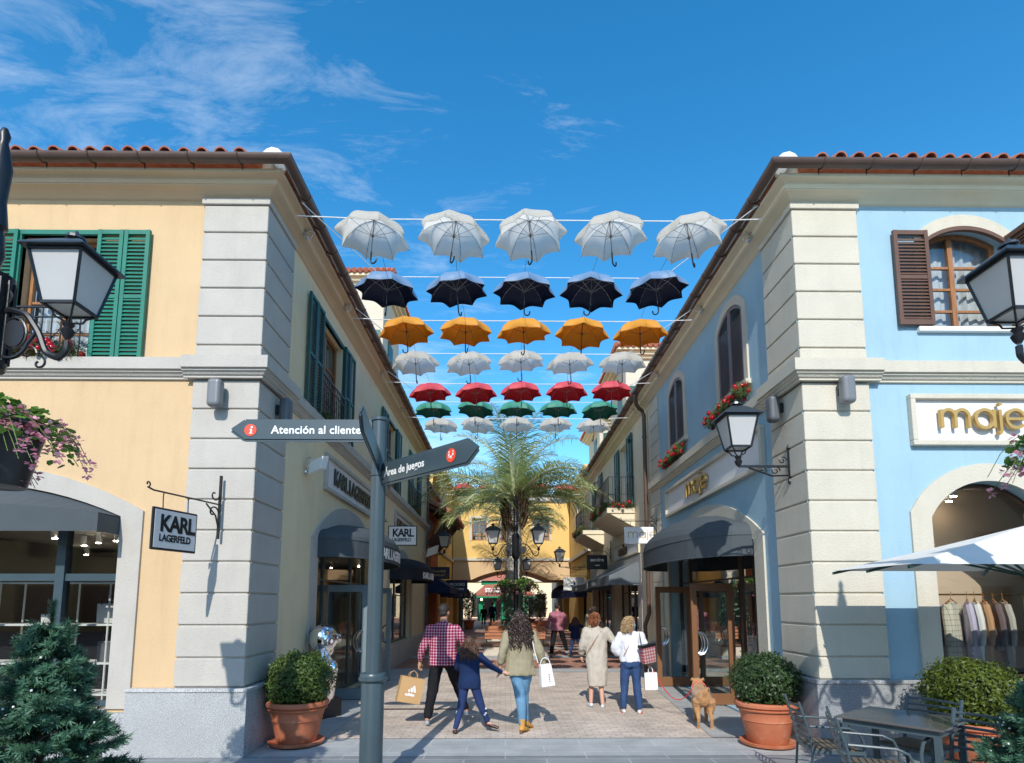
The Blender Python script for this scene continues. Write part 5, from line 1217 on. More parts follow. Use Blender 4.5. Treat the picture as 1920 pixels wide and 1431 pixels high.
greyplate = mat('grey_sign_face', (.62, .63, .63), .5); navyplate = mat('navy_sign_face', (.012, .02, .06), .5); whiteplate = mat('white_sign_face', (.80, .80, .79), .45)
# front left sign: plane turned nearly square to the facade
ax, ay = -3.74, 6.28
ang = math.atan2(6.52 - 5.95, -3.46 + 3.76)
hang_sign('grey sign reading KARL LAGERFELD on the front of the left grey stone corner', 'karl', (-3.655, 6.35, 2.98), R(76), .62, .46, greyplate, karl_txt, arm=.66, up=.40)
hang_sign('white sign reading KARL LAGERFELD hanging over the alley on the left', 'karl', (-2.66, 14.8, 3.86), 0, .75, .52, whiteplate, karl_txt, arm=-.50, armside=1, up=.36)
hang_sign('white sign reading maje in thin gold letters, hanging over the alley on the right', 'maje', (3.34, 14.3, 3.82), 0, .74, .42, whiteplate, maje_txt, arm=.46, m_frame=M_['white'], up=.36)
hang_sign('black sign reading sandro hanging on the right side of the street', 'sandro', (3.28, 20.6, 3.62), 0, .75, .52, M_['blackletter'], two('sandro', 'PARIS', M_['white'], .26, .1), arm=.5, up=.40)
hang_sign('white sign with a small blue boat emblem on the right before the bridge', 'boat', (3.1, 26.2, 2.98), 0, .95, .6, whiteplate, lambda p, M, w, h: (lambda b: b.build('emblem', navyplate, p))(MB(M).prism([(-.2, -.05, 0), (.2, -.05, 0), (.13, -.14, 0), (-.13, -.14, 0)], (0, 0, .002)).prism([(-.02, -.04, 0), (.12, -.04, 0), (-.02, .18, 0)], (0, 0, .002))), arm=.72, m_frame=M_['white'], up=.36)
hang_sign('navy sign reading CLAUDIE PIERLOT under the timber canopy on the left', 'claudie', (-2.75, 24.0, 3.42), 0, .85, .5, navyplate, two('CLAUDIE', 'PIERLOT', M_['gold'], .2, .2), arm=-.4, up=.42)
hang_sign('navy sign reading BROOKS BROTHERS on the left before the bridge', 'brooks', (-2.3, 27.4, 2.95), 0, 1.0, .62, navyplate, two('BROOKS', 'BROTHERS', M_['white'], .24, .18), arm=-.85, up=.42)
# ================================================================ plants
def leafcloud(b, rnd, n, c, r, size, shape='ball', inner=.55, flat=1.0):
    for k in range(n):
        d = Vector((rnd.gauss(0, 1), rnd.gauss(0, 1), rnd.gauss(0, 1))).normalized()
        lump = 1 + .16 * mnoise.noise(d * 2.4 + Vector((rnd.seedv, 0, 0))) + .12 * mnoise.noise(d * 7) + (rnd.random() ** 9) * .14
        rr = lump * (inner + (1 - inner) * rnd.random() ** .45)
        p = Vector((c[0] + d.x * r[0] * rr, c[1] + d.y * r[1] * rr, c[2] + d.z * r[2] * rr)); s_ = size * rnd.uniform(.6, 1.35)
        nrm = (d + Vector((rnd.gauss(0, .6), rnd.gauss(0, .6), rnd.gauss(0, .6)))).normalized(); u = nrm.orthogonal().normalized(); v = nrm.cross(u); a = rnd.uniform(0, 2 * PI); u, v = u * math.cos(a) + v * math.sin(a), v * math.cos(a) - u * math.sin(a)
        b.poly([p - u * s_, p + v * s_ * .45, p + u * s_, p - v * s_ * .45])
class Rn(random.Random): seedv = 0.0
def potted_bush(label, x, y, seed, leafm, br=(.43, .43, .36), zc=.80, n=9000):
    t = thing('potted_bush', label, 'potted bush', (x, y, 0), 0, 'clipped box bushes in terracotta pots')
    b = MB(); b.lathe([(.30, .02), (.33, .025), (.345, .06), (.33, .065), (.29, .045)], 40); b.build('saucer', M_['pot'], t, smooth=True)
    b = MB(); b.lathe([(.235, .045), (.245, .06), (.30, .30), (.305, .315), (.312, .32), (.307, .335), (.335, .44), (.338, .45), (.362, .452), (.366, .465), (.350, .475), (.362, .485), (.385, .50), (.385, .53), (.368, .55), (.335, .552), (.325, .50)], 48); b.build('pot', M_['pot'], t, smooth=True)
    b = MB(); b.lathe([(.32, .50), (.1, .53), (0, .53)], 24, cap=False); b.build('soil', M_['soil'], t, smooth=True)
    rnd = Rn(seed); rnd.seedv = seed * 3.7
    b = MB(); leafcloud(b, rnd, n, (0, 0, zc), br, .021, inner=.62); fo = b.build('foliage', leafm, t, fix=False)
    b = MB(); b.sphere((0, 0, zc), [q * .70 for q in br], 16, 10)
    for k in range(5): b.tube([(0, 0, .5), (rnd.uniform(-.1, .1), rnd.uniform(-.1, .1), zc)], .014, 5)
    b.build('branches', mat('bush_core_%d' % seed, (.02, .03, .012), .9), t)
    b = MB(); fl = MB()
    for k in range(150):
        a = rnd.uniform(0, 2 * PI); rr = rnd.uniform(.20, .355); p = Vector((rr * math.cos(a), rr * math.sin(a), .54 + rnd.uniform(0, .07))); u = Vector((math.cos(a + rnd.uniform(-1, 1)), math.sin(a), rnd.uniform(-.2, .5))).normalized() * rnd.uniform(.02, .036); v = u.cross(Vector((rnd.gauss(0, .3), rnd.gauss(0, .3), 1))).normalized() * .016
        b.poly([p - u, p + v, p + u, p - v])
        if k % 14 == 0: fl.poly([p + Vector((0, 0, .04)) - u * .6, p + Vector((0, 0, .04)) + v, p + Vector((0, 0, .05)) + u * .6, p + Vector((0, 0, .04)) - v])
    q = b.build('underplanting', M_['leaf3'], t, fix=False); fl.build('pansies', M_['pink'], q, fix=False); return t
potted_bush('round clipped bush in a terracotta pot beside the left shop door', -2.66, 7.62, 1, M_['leaf'])
potted_bush('round clipped bush in a terracotta pot by the blue building, behind the dog', 3.33, 7.52, 2, mat('box_leaf_dark', (.025, .06, .018), .45, .5, trans=.2, nscale=8, col2=(.065, .11, .03)))
potted_bush('yellowish clipped bush in a terracotta pot behind the cafe chairs', 4.98, 6.25, 5, M_['leaf2'], br=(.46, .46, .38), zc=.83)
def fir_tree(label, x, y, H, Rb, seed, rz=0):
    t = thing('christmas_tree', label, 'christmas tree', (x, y, 0), rz, 'small artificial christmas trees'); rnd = random.Random(seed)
    b = MB(); b.tube([(0, 0, .0), (0, 0, H - .1)], [.03, .008], 8); b.build('trunk', M_['fibre'], t, smooth=True)
    b = MB(); z = .18
    def needles(b, p0, p1, n, L):
        d = (p1 - p0)
        for k in range(n):
            q = (k + rnd.random()) / n; p = p0 + d * q; dn = d.normalized(); o = Vector((rnd.gauss(0, 1), rnd.gauss(0, 1), rnd.gauss(0, 1))); o = (o - dn * o.dot(dn)).normalized()
            e = p + (dn * .65 + o * .8).normalized() * L * rnd.uniform(.7, 1.15); w = dn.cross(o) * .0042
            b.poly([p - w, p + w, e + w * .3, e - w * .3])
    while z < H - .2:
        q = (z - .18) / (H - .38); L = Rb * (1 - q) ** 1.05 + .05; m = int(5 + 7 * (1 - q))
        for k in range(m):
            a = 2 * PI * (k + rnd.random() * .8) / m; LL = L * rnd.uniform(.75, 1.12); droop = rnd.uniform(-.04, .10)
            p0 = Vector((0, 0, z)); p1 = Vector((math.cos(a) * LL, math.sin(a) * LL, z + droop + .06 * (1 - q)))
            needles(b, p0 + (p1 - p0) * .25, p1, int(60 * LL / .5) + 14, .055)
            for s_ in (.35, .5, .62, .74, .86, .95):
                for sg in (-1, 1):
                    f0 = p0 + (p1 - p0) * s_; aa = a + sg * rnd.uniform(.5, 1.0); ll = LL * (1.05 - s_) * .55 + .07; f1 = f0 + Vector((math.cos(aa) * ll, math.sin(aa) * ll, rnd.uniform(-.02, .07))); needles(b, f0, f1, int(70 * ll / .2) + 8, .045)
        z += .085 + .035 * (1 - q)
    needles(b, Vector((0, 0, H - .42)), Vector((0, 0, H)), 520, .05)
    b.build('needles', M_['fir'], t, fix=False)
    b = MB()
    for k in range(90):
        q = rnd.random() ** 1.3; z = .25 + (H - .45) * q; a = rnd.uniform(0, 2 * PI); r_ = (Rb * (1 - q) ** .85 + .04) * rnd.uniform(.75, 1.0); b.sphere((r_ * math.cos(a), r_ * math.sin(a), z), .008, 6, 4)
    b.build('fairy_lights', M_['white'], t, smooth=True)
    pts = []
    for i in range(140):
        q = i / 139; a = q * 22; r_ = (Rb * (1 - q) ** .85 + .03) * .82; pts.append((r_ * math.cos(a), r_ * math.sin(a), .25 + (H - .45) * q + .02 * math.sin(i * 1.7)))
    b = MB(); b.tube(pts, .003, 4); b.build('light_string', M_['black'], t); return t
fir_tree('small artificial christmas tree in the lower left corner before the shop window', -3.05, 3.95, 1.80, .66, 11)
fir_tree('small artificial christmas tree cut by the lower right edge', 4.02, 4.25, 1.55, .68, 12)
# ---- palms
def palm(label, x, y, th, tr, n, L, seed, lean=0, rmin=.4):
    t = thing('palm_tree', label, 'palm tree', (x, y, 0)); rnd = random.Random(seed); pts = []; rs = []
    for i in range(26):
        q = i / 25; pts.append((lean * q * q, 0, th * q)); rs.append(tr * (1.12 - .32 * q + (.03 if i % 2 else -.01)) * (1 + .35 * max(0, q - .85) / .15))
    b = MB(); b.tube(pts, rs, 14); tk = b.build('trunk', M_['trunk'], t, smooth=True)
    b = MB()
    for k in range(70):
        a = rnd.uniform(0, 2 * PI); z = th - rnd.uniform(-.25, 1.0); r0 = tr * 1.15; b.tube([(lean + r0 * math.cos(a), r0 * math.sin(a), z), (lean + (r0 + .12) * math.cos(a), (r0 + .12) * math.sin(a), z + .28), (lean + (r0 + .2) * math.cos(a), (r0 + .2) * math.sin(a), z + .5)], [.05, .035, .012], 5)
    b.build('old_leaf_bases', M_['fibre'], tk, smooth=True)
    for k in range(n):
        a = 2 * PI * k / n + rnd.uniform(-.25, .25); el = R(rnd.choice([80, 70, 58, 46, 34, 20, 4]) + rnd.uniform(-8, 8)); LL = L * rnd.uniform(.82, 1.1) * (1 if el > 0 else .8); cur = []; p = Vector((lean, 0, th + .15)); e = el; m = 16
        for i in range(m + 1):
            cur.append(p.copy()); e -= R(1.2 + 5.2 * (i / m) ** 1.3 + (1.6 if el > R(30) else .5)); p = p + Vector((math.cos(a) * math.cos(e), math.sin(a) * math.cos(e), math.sin(e))) * (LL / m)
        b = MB(); b.tube(cur, [.045 * (1 - .9 * i / m) + .004 for i in range(m + 1)], 5); b.mi = 1; side = Vector((-math.sin(a), math.cos(a), 0))
        nl = 56
        for i in range(nl):
            q = .10 + .9 * i / nl; f = q * m; j = min(int(f), m - 1); c = cur[j].lerp(cur[j + 1], f - j); d = (cur[j + 1] - cur[j]).normalized(); up = side.cross(d)
            if up.z < 0: up = -up
            ll = L * .26 * math.sin(PI * min(1, q * .88 + .14)) + .08
            for sg in (-1, 1):
                dr = (side * sg * .85 + d * .55 + up * rnd.uniform(-.1, .55)).normalized(); mid = c + dr * ll * .5; tip = c + dr * ll + Vector((0, 0, -ll * rnd.uniform(.15, .55))); w = d * .013
                b.poly([c - w, c + w, mid + w * 1.1, mid - w * 1.1]); b.poly([mid - w * 1.1, mid + w * 1.1, tip])
        b.build('frond', [M_['palmstem'], M_['palm']], t, fix=False)
    return t
palm('tall palm tree in the middle of the street behind the lamp post', .30, 20.2, 5.3, .29, 36, 3.8, 21)
palm('farther palm tree standing close before the bridge', .25, 29.5, 5.8, .25, 17, 3.8, 22)
# ivy on the trunk
rnd = Rn(9); b = MB()
for k in range(900):
    z = rnd.random() ** 1.2 * 2.6; a = rnd.uniform(0, 2 * PI); r_ = .32 + .28 * rnd.random() * (1.2 - z / 2.6); p = Vector((.30 + r_ * math.cos(a), 20.2 - .2 + r_ * math.sin(a), z)); n_ = Vector((math.cos(a), math.sin(a) - .3, rnd.uniform(-.2, .8))).normalized(); u = n_.orthogonal().normalized() * .06; v = n_.cross(u)
    b.poly([p - u, p + v, p + u, p - v])
tagit(b.build('ivy', M_['fir'], fix=False), 'dark green ivy climbing the foot of the middle palm trunk', 'ivy')
# ---- planter benches
def bench(label, x0, x1, y, w=1.3):
    t = thing('bench', label, 'bench', ((x0 + x1) / 2, y, 0), 0, 'stone benches with orange timber backs'); h = (x1 - x0) / 2
    b = MB(); b.box((-h + .03, 0, .12), (h - .03, w, .42)); b.build('stone_base', M_['ivory'], t, bevel=.01)
    b = MB(); b.box((-h, -.02, 0), (h, w + .02, .12)); b.build('granite_foot', gd, t)
    b = MB(); b.box((-h - .03, -.05, .42), (h + .03, w + .05, .48)); b.build('seat', mat('seat_timber', (.13, .07, .045), .5, noise=.2) if 'st' not in M_ else M_['st'], t)
    for sx in (-1, 1):
        b = MB()
        for k in range(4): b.box((sx * h * .58 - h * .36, w * .5, .60 + .11 * k), (sx * h * .58 + h * .36, w * .5 + .03, .685 + .11 * k))
        bk = b.build('backrest', M_['tb'], t, bevel=.004)
        b = MB()
        for q in (-.3, .3): b.box((sx * h * .58 + h * q - .02, w * .5 + .031, .48), (sx * h * .58 + h * q + .02, w * .5 + .06, 1.02))
        b.build('back_support', M_['black'], bk)
    return t
M_['tb'] = mat('orange_timber', (.42, .16, .07), .55, .4, noise=.2, nscale=5, stretch=(1, 6, 6)); M_['st'] = mat('seat_timber', (.13, .07, .045), .5, noise=.2)
bench('nearer stone bench with orange timber backrests in front of the palm', -.74, 1.36, 18.4)
bench('farther stone bench with orange timber backrests behind the palm', -.75, 1.3, 22.6)
# ---- far potted trees
def pot_tree(label, x, y, seed, h=2.0):
    t = thing('potted_tree', label, 'potted tree', (x, y, 0), 0, 'dark potted trees far down the street'); b = MB(); b.lathe([(.28, 0), (.36, .5), (.42, .52), (.42, .6), (.36, .6)], 16); b.build('pot', M_['pot'], t, smooth=True)
    rnd = Rn(seed); rnd.seedv = seed; b = MB(); leafcloud(b, rnd, 1500, (0, 0, .6 + h / 2), (.45, .45, h / 2), .06, inner=.4); b.build('foliage', M_['fir'] if seed % 2 else M_['leaf'], t, fix=False)
    b = MB(); b.tube([(0, 0, .5), (0, 0, 1.4)], .04, 6); b.build('trunk', M_['fibre'], t)
pot_tree('dark potted tree far down the street on the left', -2.45, 39, 31); pot_tree('dark potted tree far down the street on the right, nearer one', 2.3, 38, 32); pot_tree('dark potted tree far down the street on the right, beyond the nearer one', 1.75, 42, 33, 1.8)
# ---- garlands
def garland(label, p0, p1, seed, r=.11, balls=18, arch=.0):
    """fir garland with red baubles between two points"""
    p0 = Vector(p0); p1 = Vector(p1); c = (p0 + p1) / 2; t = thing('garland', label, 'garland', c, 0, 'fir garlands with red baubles'); rnd = random.Random(seed); b = MB(); L = (p1 - p0).length; d = (p1 - p0) / L
    for k in range(int(2600 * L / 1.2)):
        s_ = rnd.uniform(-.5, .5); o = Vector((rnd.gauss(0, 1), rnd.gauss(0, 1), rnd.gauss(0, 1))).normalized(); p = d * (s_ * L) + o * r * rnd.random() ** .6 + Vector((0, 0, .03 * math.sin(s_ * 14))); e = p + (o + d * rnd.uniform(-.6, .6)).normalized() * rnd.uniform(.03, .06); w = o.cross(d).normalized() * .0045
        b.poly([p - w, p + w, e + w * .4, e - w * .4])
    b.build('fir_twigs', M_['garland'], t, fix=False)
    for k in range(balls):
        s_ = (k + .5 + rnd.uniform(-.4, .4)) / balls - .5; a = rnd.uniform(PI * .9, PI * 2.1); rr = rnd.uniform(.95, 1.3) * r; side = d.cross(Vector((0, 0, 1))).normalized()
        p = d * (s_ * L) + side * math.cos(a) * rr * .9 * rnd.choice([-1, 1]) + Vector((0, 0, rnd.uniform(-.9, .9) * r)) ; q = MB(); R_ = rnd.uniform(.028, .05); q.sphere(p, R_, 12, 8); q.lathe([(.007, R_ - .002), (.007, R_ + .008)], 6, p); q.build('bauble', M_['bauble'], t, smooth=True)
    return t
garland('fir garland with red baubles on the sill of the green shuttered front window', (-6.35, 6.98, 4.98), (-5.36, 6.98, 4.95), 1, balls=34)
garland('fir garland with red baubles under the nearer arched shutters of the blue building', (3.70, 8.55, 5.10), (3.70, 10.15, 5.02), 2, .11, 44)
garland('fir garland with red baubles under the farther arched shutters of the blue building', (3.70, 11.85, 5.06), (3.70, 13.15, 4.98), 3, .11, 38)
garland('fir garland along the nearer iron balcony on the right', (3.0, 16.95, 4.66), (3.0, 19.6, 4.66), 4, .12, 22)
garland('fir garland across the near end of the nearer iron balcony', (3.1, 16.8, 4.66), (3.75, 16.8, 4.66), 5, .10, 9)
garland('fir garland along the farther iron balcony on the right', (3.0, 22.3, 4.66), (3.0, 24.9, 4.66), 6, .12, 16)
garland('fir garland in the first alley window of the yellow building', (-3.08, 9.5, 4.93), (-3.08, 10.7, 4.93), 7, .07, 8)
garland('fir garland in the far alley window of the yellow building', (-3.08, 19.1, 4.93), (-3.08, 20.2, 4.93), 8, .08, 8)
# ================================================================ cafe terrace
TB = thing('cafe_table', 'dark stone topped cafe table with grey metal legs', 'table', (3.68, 5.46, 0), R(-52))
b = MB(); b.box((-.42, -.40, .722), (.42, .40, .742)); 
tt = mat('table_top_stone', (.085, .08, .075), .16, .6, noise=.3, nscale=2, coat=.4, col2=(.15, .13, .12)); b.build('table_top', tt, TB, bevel=.004)
b = MB(); b.box((-.38, -.36, .665), (.38, -.32, .721)); b.box((-.38, .32, .665), (.38, .36, .721)); b.box((-.38, -.32, .665), (-.34, .32, .721)); b.box((.34, -.32, .665), (.38, .32, .721)); M_['chair'] = mat('chair_paint', (.06, .09, .105), .35, .5, noise=.05); b.build('apron', M_['chair'], TB)
for sx in (-1, 1):
    for sy in (-1, 1): b = MB(); b.box((sx * .36 - .025, sy * .34 - .025, 0), (sx * .36 + .025, sy * .34 + .025, .664)); b.build('leg', M_['chair'], TB, bevel=.003)
def chair_proto(label, loc, rz):
    t = thing('cafe_chair', label, 'chair', loc, rz, 'grey slatted metal armchairs round the cafe table')   # faces +x
    m = M_['chair']; ws = mat('chair_slat', (.16, .13, .095), .6, .3, noise=.15)
    for sy in (-1, 1):
        y = sy * .25
        b = MB(); b.tube([(-.24, y, 0), (-.20, y, .42), (-.23, y, .62), (-.30, y, .86)], [(.012, .018)] * 4, 8); b.build('back_leg', m, t, smooth=True)
        b = MB(); b.tube([(.24, y, 0), (.24, y, .40), (.235, y, .52), (.20, y, .60), (.12, y, .635), (-.22, y, .64)], [(.012, .016)] * 6, 8); b.build('front_leg_and_arm', m, t, smooth=True)
    b = MB(); b.box((-.21, -.262, .40), (.25, -.24, .43)); b.box((-.21, .24, .40), (.25, .262, .43)); b.box((.225, -.24, .402), (.25, .24, .428)); b.box((-.215, -.24, .402), (-.19, .24, .428)); b.build('seat_frame', m, t)
    b = MB()
    for k in range(8): x = -.185 + k * .052; b.box((x, -.238, .425), (x + .040, .238, .437))
    b.build('seat', ws, t)
    b = MB()
    for k in range(6):
        z = .53 + k * .058; x = -.215 - (z - .5) * .23; b.tube([(x, -.25, z), (x - .035, -.12, z), (x - .045, 0, z), (x - .035, .12, z), (x, .25, z)], [(.006, .014)] * 5, 6)
    b.build('backrest', m, t, smooth=True); return t
ch = chair_proto('grey slatted armchair farther from the camera on the left side of the cafe table', (3.12, 5.75, 0), R(-12))
for lab, x, y, rz in (('grey slatted armchair nearest the camera on the left side of the cafe table', 3.10, 5.0, -22), ('grey slatted armchair on the right of the cafe table beside the yellowish bush', 4.02, 5.75, 205), ('grey slatted armchair on the right of the cafe table, partly behind the christmas tree', 3.86, 4.92, 205)):
    copy_tree(ch, loc=(x, y, 0), rz=R(rz), label=lab)
PR = thing('parasol', 'large white cafe parasol with dark green ribs on the right', 'parasol', (5.45, 5.9, 0))
cx_, cy_ = 5.45, 5.90; hx_, hy_ = 1.85, .72; zE, zA = 2.14, 2.72
x0, x1, y0, y1 = -1.72, 1.9, -.62, .62
b = MB(); E4 = [(x0, y0, 2.15), (x1, y0, 2.15), (x1, y1 + .0, 2.15), (x0, y1, 2.15)]; ap = (0, 0, 2.60); n = 8
for i in range(4):
    p, q = Vector(E4[i]), Vector(E4[(i + 1) % 4]); apv = Vector(ap)
    for j in range(n):
        for k in range(n):
            def P(a, c):
                e = p.lerp(q, a); r_ = apv.lerp(e, c); r_.z -= .008 * math.sin(PI * c); return r_
            b.poly([P(j / n, k / n), P((j + 1) / n, k / n), P((j + 1) / n, (k + 1) / n), P(j / n, (k + 1) / n)])
o = b.build('canopy', mat('parasol_cloth', (.74, .72, .67), .75, .3, trans=.12, noise=.02), PR, smooth=True, fix=False)
gm = mat('parasol_rib', (.01, .05, .04), .4, .5); mids = [(0, y0, 2.14), (x1, 0, 2.14), (0, y1, 2.14), (x0, 0, 2.14)]
for e in E4 + mids:
    b = MB(); ev = Vector(e); d = (ev - Vector((0, 0, 2.58))).normalized(); b.bar((0, 0, 2.54), ev - Vector((0, 0, .025)) + d * .01, .018, .03); b.bar(Vector((0, 0, 2.05)), Vector((0, 0, 2.52)).lerp(ev, .55), .016, .022); b.build('rib', gm, PR)
b = MB(); b.tube([(0, 0, .03), (0, 0, 2.72)], .03, 12); b.lathe([(.04, 2.0), (.06, 2.03), (.04, 2.08)], 12); b.build('pole', gm, PR, smooth=True)
b = MB(); b.box((-.4, -.4, 0), (.4, .4, .06)); b.build('base', M_['granite'], PR, bevel=.01)
PR.location = (5.45, 5.9, 0)
# ================================================================ shop window displays
def tote(label, x, y, z, w, h, m, name='handbag'):
    t = thing(name, label, 'bag', (x, y, z), random.uniform(-.3, .3), 'handbags on display')
    b = MB(); b.prism([(-w / 2 * .9, -.06, 0), (w / 2 * .9, -.06, 0), (w / 2, -.05, h), (-w / 2, -.05, h)], (0, .12, 0)); b.build('body', m, t, bevel=.01)
    for yy in (-.055, .055): b = MB(); b.tube([(w * .28 * math.cos(PI * i / 10), yy, h - .02 + h * .55 * math.sin(PI * i / 10)) for i in range(11)], .007, 6); b.build('handle', M_['black'], t, smooth=True)
SHF = thing('display_shelves', 'white tubular display shelves behind the left shop window', 'shelves', (-6.3, 7.75, .05)); b = MB()
for x in (-2.2, -1.2, -.4, .35, 1.05, 1.42): b.tube([(x, 0, 0), (x, 0, 2.0)], .013, 6); b.tube([(x, .4, 0), (x, .4, 2.0)], .013, 6)
for z in (.55, .95, 1.45, 2.0): b.box((-2.2, -.01, z - .012), (1.42, .42, z + .012)) if z < 1.9 else b.tube([(-2.2, 0, z), (1.42, 0, z)], .013, 6)
b.build('shelf_frame', M_['white'], SHF)
gb, wb = mat('grey_leather', (.10, .10, .11), .4), mat('white_leather', (.62, .60, .57), .45)
for lab, x, z, w, h, m in (('white tote bag on the middle shelf of the left window', -5.35, 1.52, .30, .26, wb), ('dark grey tote bag on the lower shelf of the left window', -5.3, 1.02, .30, .26, gb), ('black handbag beside the dark grey tote', -5.05, 1.02, .22, .24, M_['canvas_black']), ('small white box bag low in the left window', -5.0, .62, .2, .2, wb), ('cream clutch bag at the far left of the middle shelf', -6.1, 1.52, .26, .12, wb), ('beige handbag at the left of the lower shelf', -6.2, 1.02, .28, .14, M_['beige']), ('grey bucket bag on the middle shelf beside the white tote', -5.07, 1.52, .18, .26, gb)): tote(lab, x, 7.92, z, w, h, m)
# clothes rail in the right window
RK = thing('clothes_rail', 'brass clothes rail behind the right shop window', 'clothes rail', (6.1, 7.75, .6)); b = MB(); b.tube([(-.72, 0, 1.30), (.95, 0, 1.30)], .012, 8); b.tube([(-.7, 0, 0), (-.7, 0, 1.3)], .012, 8); b.tube([(.9, 0, 0), (.9, 0, 1.3)], .012, 8); b.build('rail', mat('brass', (.6, .42, .15), .25, metal=1), RK, smooth=True)
def garment(label, x, y, z, m, sleeve=None, L=.72, rz=0, w=.36):
    t = thing('garment', label, 'garment', (x, y, z), rz, 'clothes hanging on rails')
    b = MB(); b.tube([(-w * .42, 0, -.06), (0, 0, 0), (w * .42, 0, -.06)], .010, 6); b.tube([(0, 0, 0), (0, 0, .05), (.02, 0, .08), (0, 0, .1)], .004, 5); b.build('hanger', M_['wood'], t, smooth=True)
    b = MB(); n = 12; k = 12
    rows = []
    for i in range(n + 1):
        q = i / n; ww = w * (.30 + .20 * min(1, q * 5)) * (1 + .12 * q); th = .03 + .035 * min(1, q * 3); row = []
        for j in range(k): a = 2 * PI * j / k; row.append((ww * math.cos(a) * (1 + .04 * math.sin(9 * q + j)), th * math.sin(a) + .012 * math.sin(j * 2.1 + q * 5), -.02 - (.05 * abs(math.cos(a)) if q < .2 else .05) - q * L))
        rows.append(row)
    vs = [p for r_ in rows for p in r_]; fs = [(i * k + j, i * k + (j + 1) % k, (i + 1) * k + (j + 1) % k, (i + 1) * k + j) for i in range(n) for j in range(k)] + [tuple(range(k)), tuple(n * k + j for j in range(k))]
    b._add(vs, fs); b.build('body', m, t, smooth=True)
    for s_ in (-1, 1): b = MB(); b.tube([(s_ * w * .44, 0, -.08), (s_ * w * .58, -.02, -.25), (s_ * w * .60, -.03, -.45), (s_ * w * .58, -.02, -.60)], [.045, .045, .04, .035], 8); b.build('sleeve', sleeve or m, t, smooth=True)
chk1 = plaid('tan_check', (.30, .20, .13), (.55, .48, .40), .045, .2); chk2 = plaid('cream_check', (.62, .58, .48), (.05, .05, .06), .07, .12); lil = mat('lilac_cloth', (.55, .50, .66), .8, noise=.08); cam_ = mat('camel_cloth', (.52, .30, .16), .8, noise=.08); dkg = mat('dark_green_cloth', (.05, .07, .06), .8, noise=.15)
xs = 5.42
for i, (lab, m, sl, L, rz) in enumerate((('dark green garment at the left end of the clothes rail', dkg, M_['white'], .8, 1.1), ('tan checked blouse with lilac sleeves on the clothes rail', chk1, lil, .70, .1), ('cream checked coat with dark lines on the clothes rail', chk2, chk2, .85, .5), ('lilac shirt on the clothes rail', lil, lil, .9, .95), ('white shirt on the clothes rail', M_['white'], M_['white'], .9, 1.0), ('camel coat on the clothes rail', cam_, cam_, .9, 1.0), ('dark patterned dress on the clothes rail', M_['dkbrown'], M_['dkbrown'], .6, 1.1), ('pale grey coat at the right end of the clothes rail', M_['greytrim'], M_['greytrim'], .85, 1.1))):
    garment(lab, [5.42, 5.66, 5.98, 6.2, 6.3, 6.42, 6.55, 6.68][i], 7.72, 1.84, m, sl, L, rz)
for i, m in enumerate((chk2, cam_, dkg, M_['greytrim'], lil, cam_)): garment(('cream checked coat', 'camel coat', 'dark green coat', 'grey coat', 'lilac coat', 'short camel coat')[i] + ' hanging inside the maje doorway', 5.7 + .02 * i, 10.6 + .28 * i, 1.65, m, None, .8, R(60))
b = MB(); b.tube([(5.7, 10.3, 1.76), (5.8, 12.4, 1.76)], .014, 6); tagit(b.build('clothes_rail', M_['gold']), 'long clothes rail inside the maje shop doorway', 'clothes rail')
SG = thing('security_gate', 'white shoplifting gate just inside the maje doorway', 'security gate', (4.55, 11.2, .07), R(0)); b = MB(); b.box((-.18, -.02, 0), (.18, .02, .28)); b.box((-.18, -.018, .28), (-.145, .018, 1.55)); b.box((.145, -.018, .28), (.18, .018, 1.55)); b.box((-.145, -.018, 1.5), (.145, .018, 1.55)); b.box((-.145, -.018, .85), (.145, .018, .88)); b.build('gate_frame', M_['white'], SG, bevel=.005)
# ================================================================ people
DG = None
def remesh(b, vox, it=3, fac=.5):
    me = b.mesh('tmp', [], fix=True); o = bpy.data.objects.new('tmp', me); COL.objects.link(o)
    m = o.modifiers.new('r', 'REMESH'); m.mode = 'VOXEL'; m.voxel_size = vox
    if it: s = o.modifiers.new('s', 'SMOOTH'); s.factor = fac; s.iterations = it
    bpy.context.view_layer.update(); dg = bpy.context.evaluated_depsgraph_get()
    r = bpy.data.meshes.new_from_object(o.evaluated_get(dg)); bpy.data.objects.remove(o); bpy.data.meshes.remove(me); return r
def put(name, me, m, parent, wr=0, ws=9, seed=0, ztop=None):
    if wr:
        for v, n in zip(me.vertices, [v.normal.copy() for v in me.vertices]):
            p = v.co; q = Vector((p.x * ws, p.y * ws, p.z * ws * .55 + seed)); v.co += n * wr * (mnoise.noise(q) + .6 * mnoise.noise(q * 2.3))
    me.materials.clear(); me.materials.append(m); me.polygons.foreach_set('use_smooth', [True] * len(me.polygons)); me.name = name
    o = bpy.data.objects.new(name, me); COL.objects.link(o); setparent(o, parent); return o
def V3(a): return Vector(a)
def limb(b, pts, rs, n=12, sub=3):
    P = []; Q = []
    for i in range(len(pts) - 1):
        for k in range(sub):
            t = k / sub; P.append(V3(pts[i]).lerp(V3(pts[i + 1]), t)); Q.append(rs[i] + (rs[i + 1] - rs[i]) * t)
    P.append(V3(pts[-1])); Q.append(rs[-1]); P2 = [P[0]] + [(P[i - 1] + P[i] * 2 + P[i + 1]) / 4 for i in range(1, len(P) - 1)] + [P[-1]]
    b.tube(P2, Q, n); b.sphere(P2[0], Q[0] * .98, 10, 6); b.sphere(P2[-1], Q[-1] * .98, 10, 6)
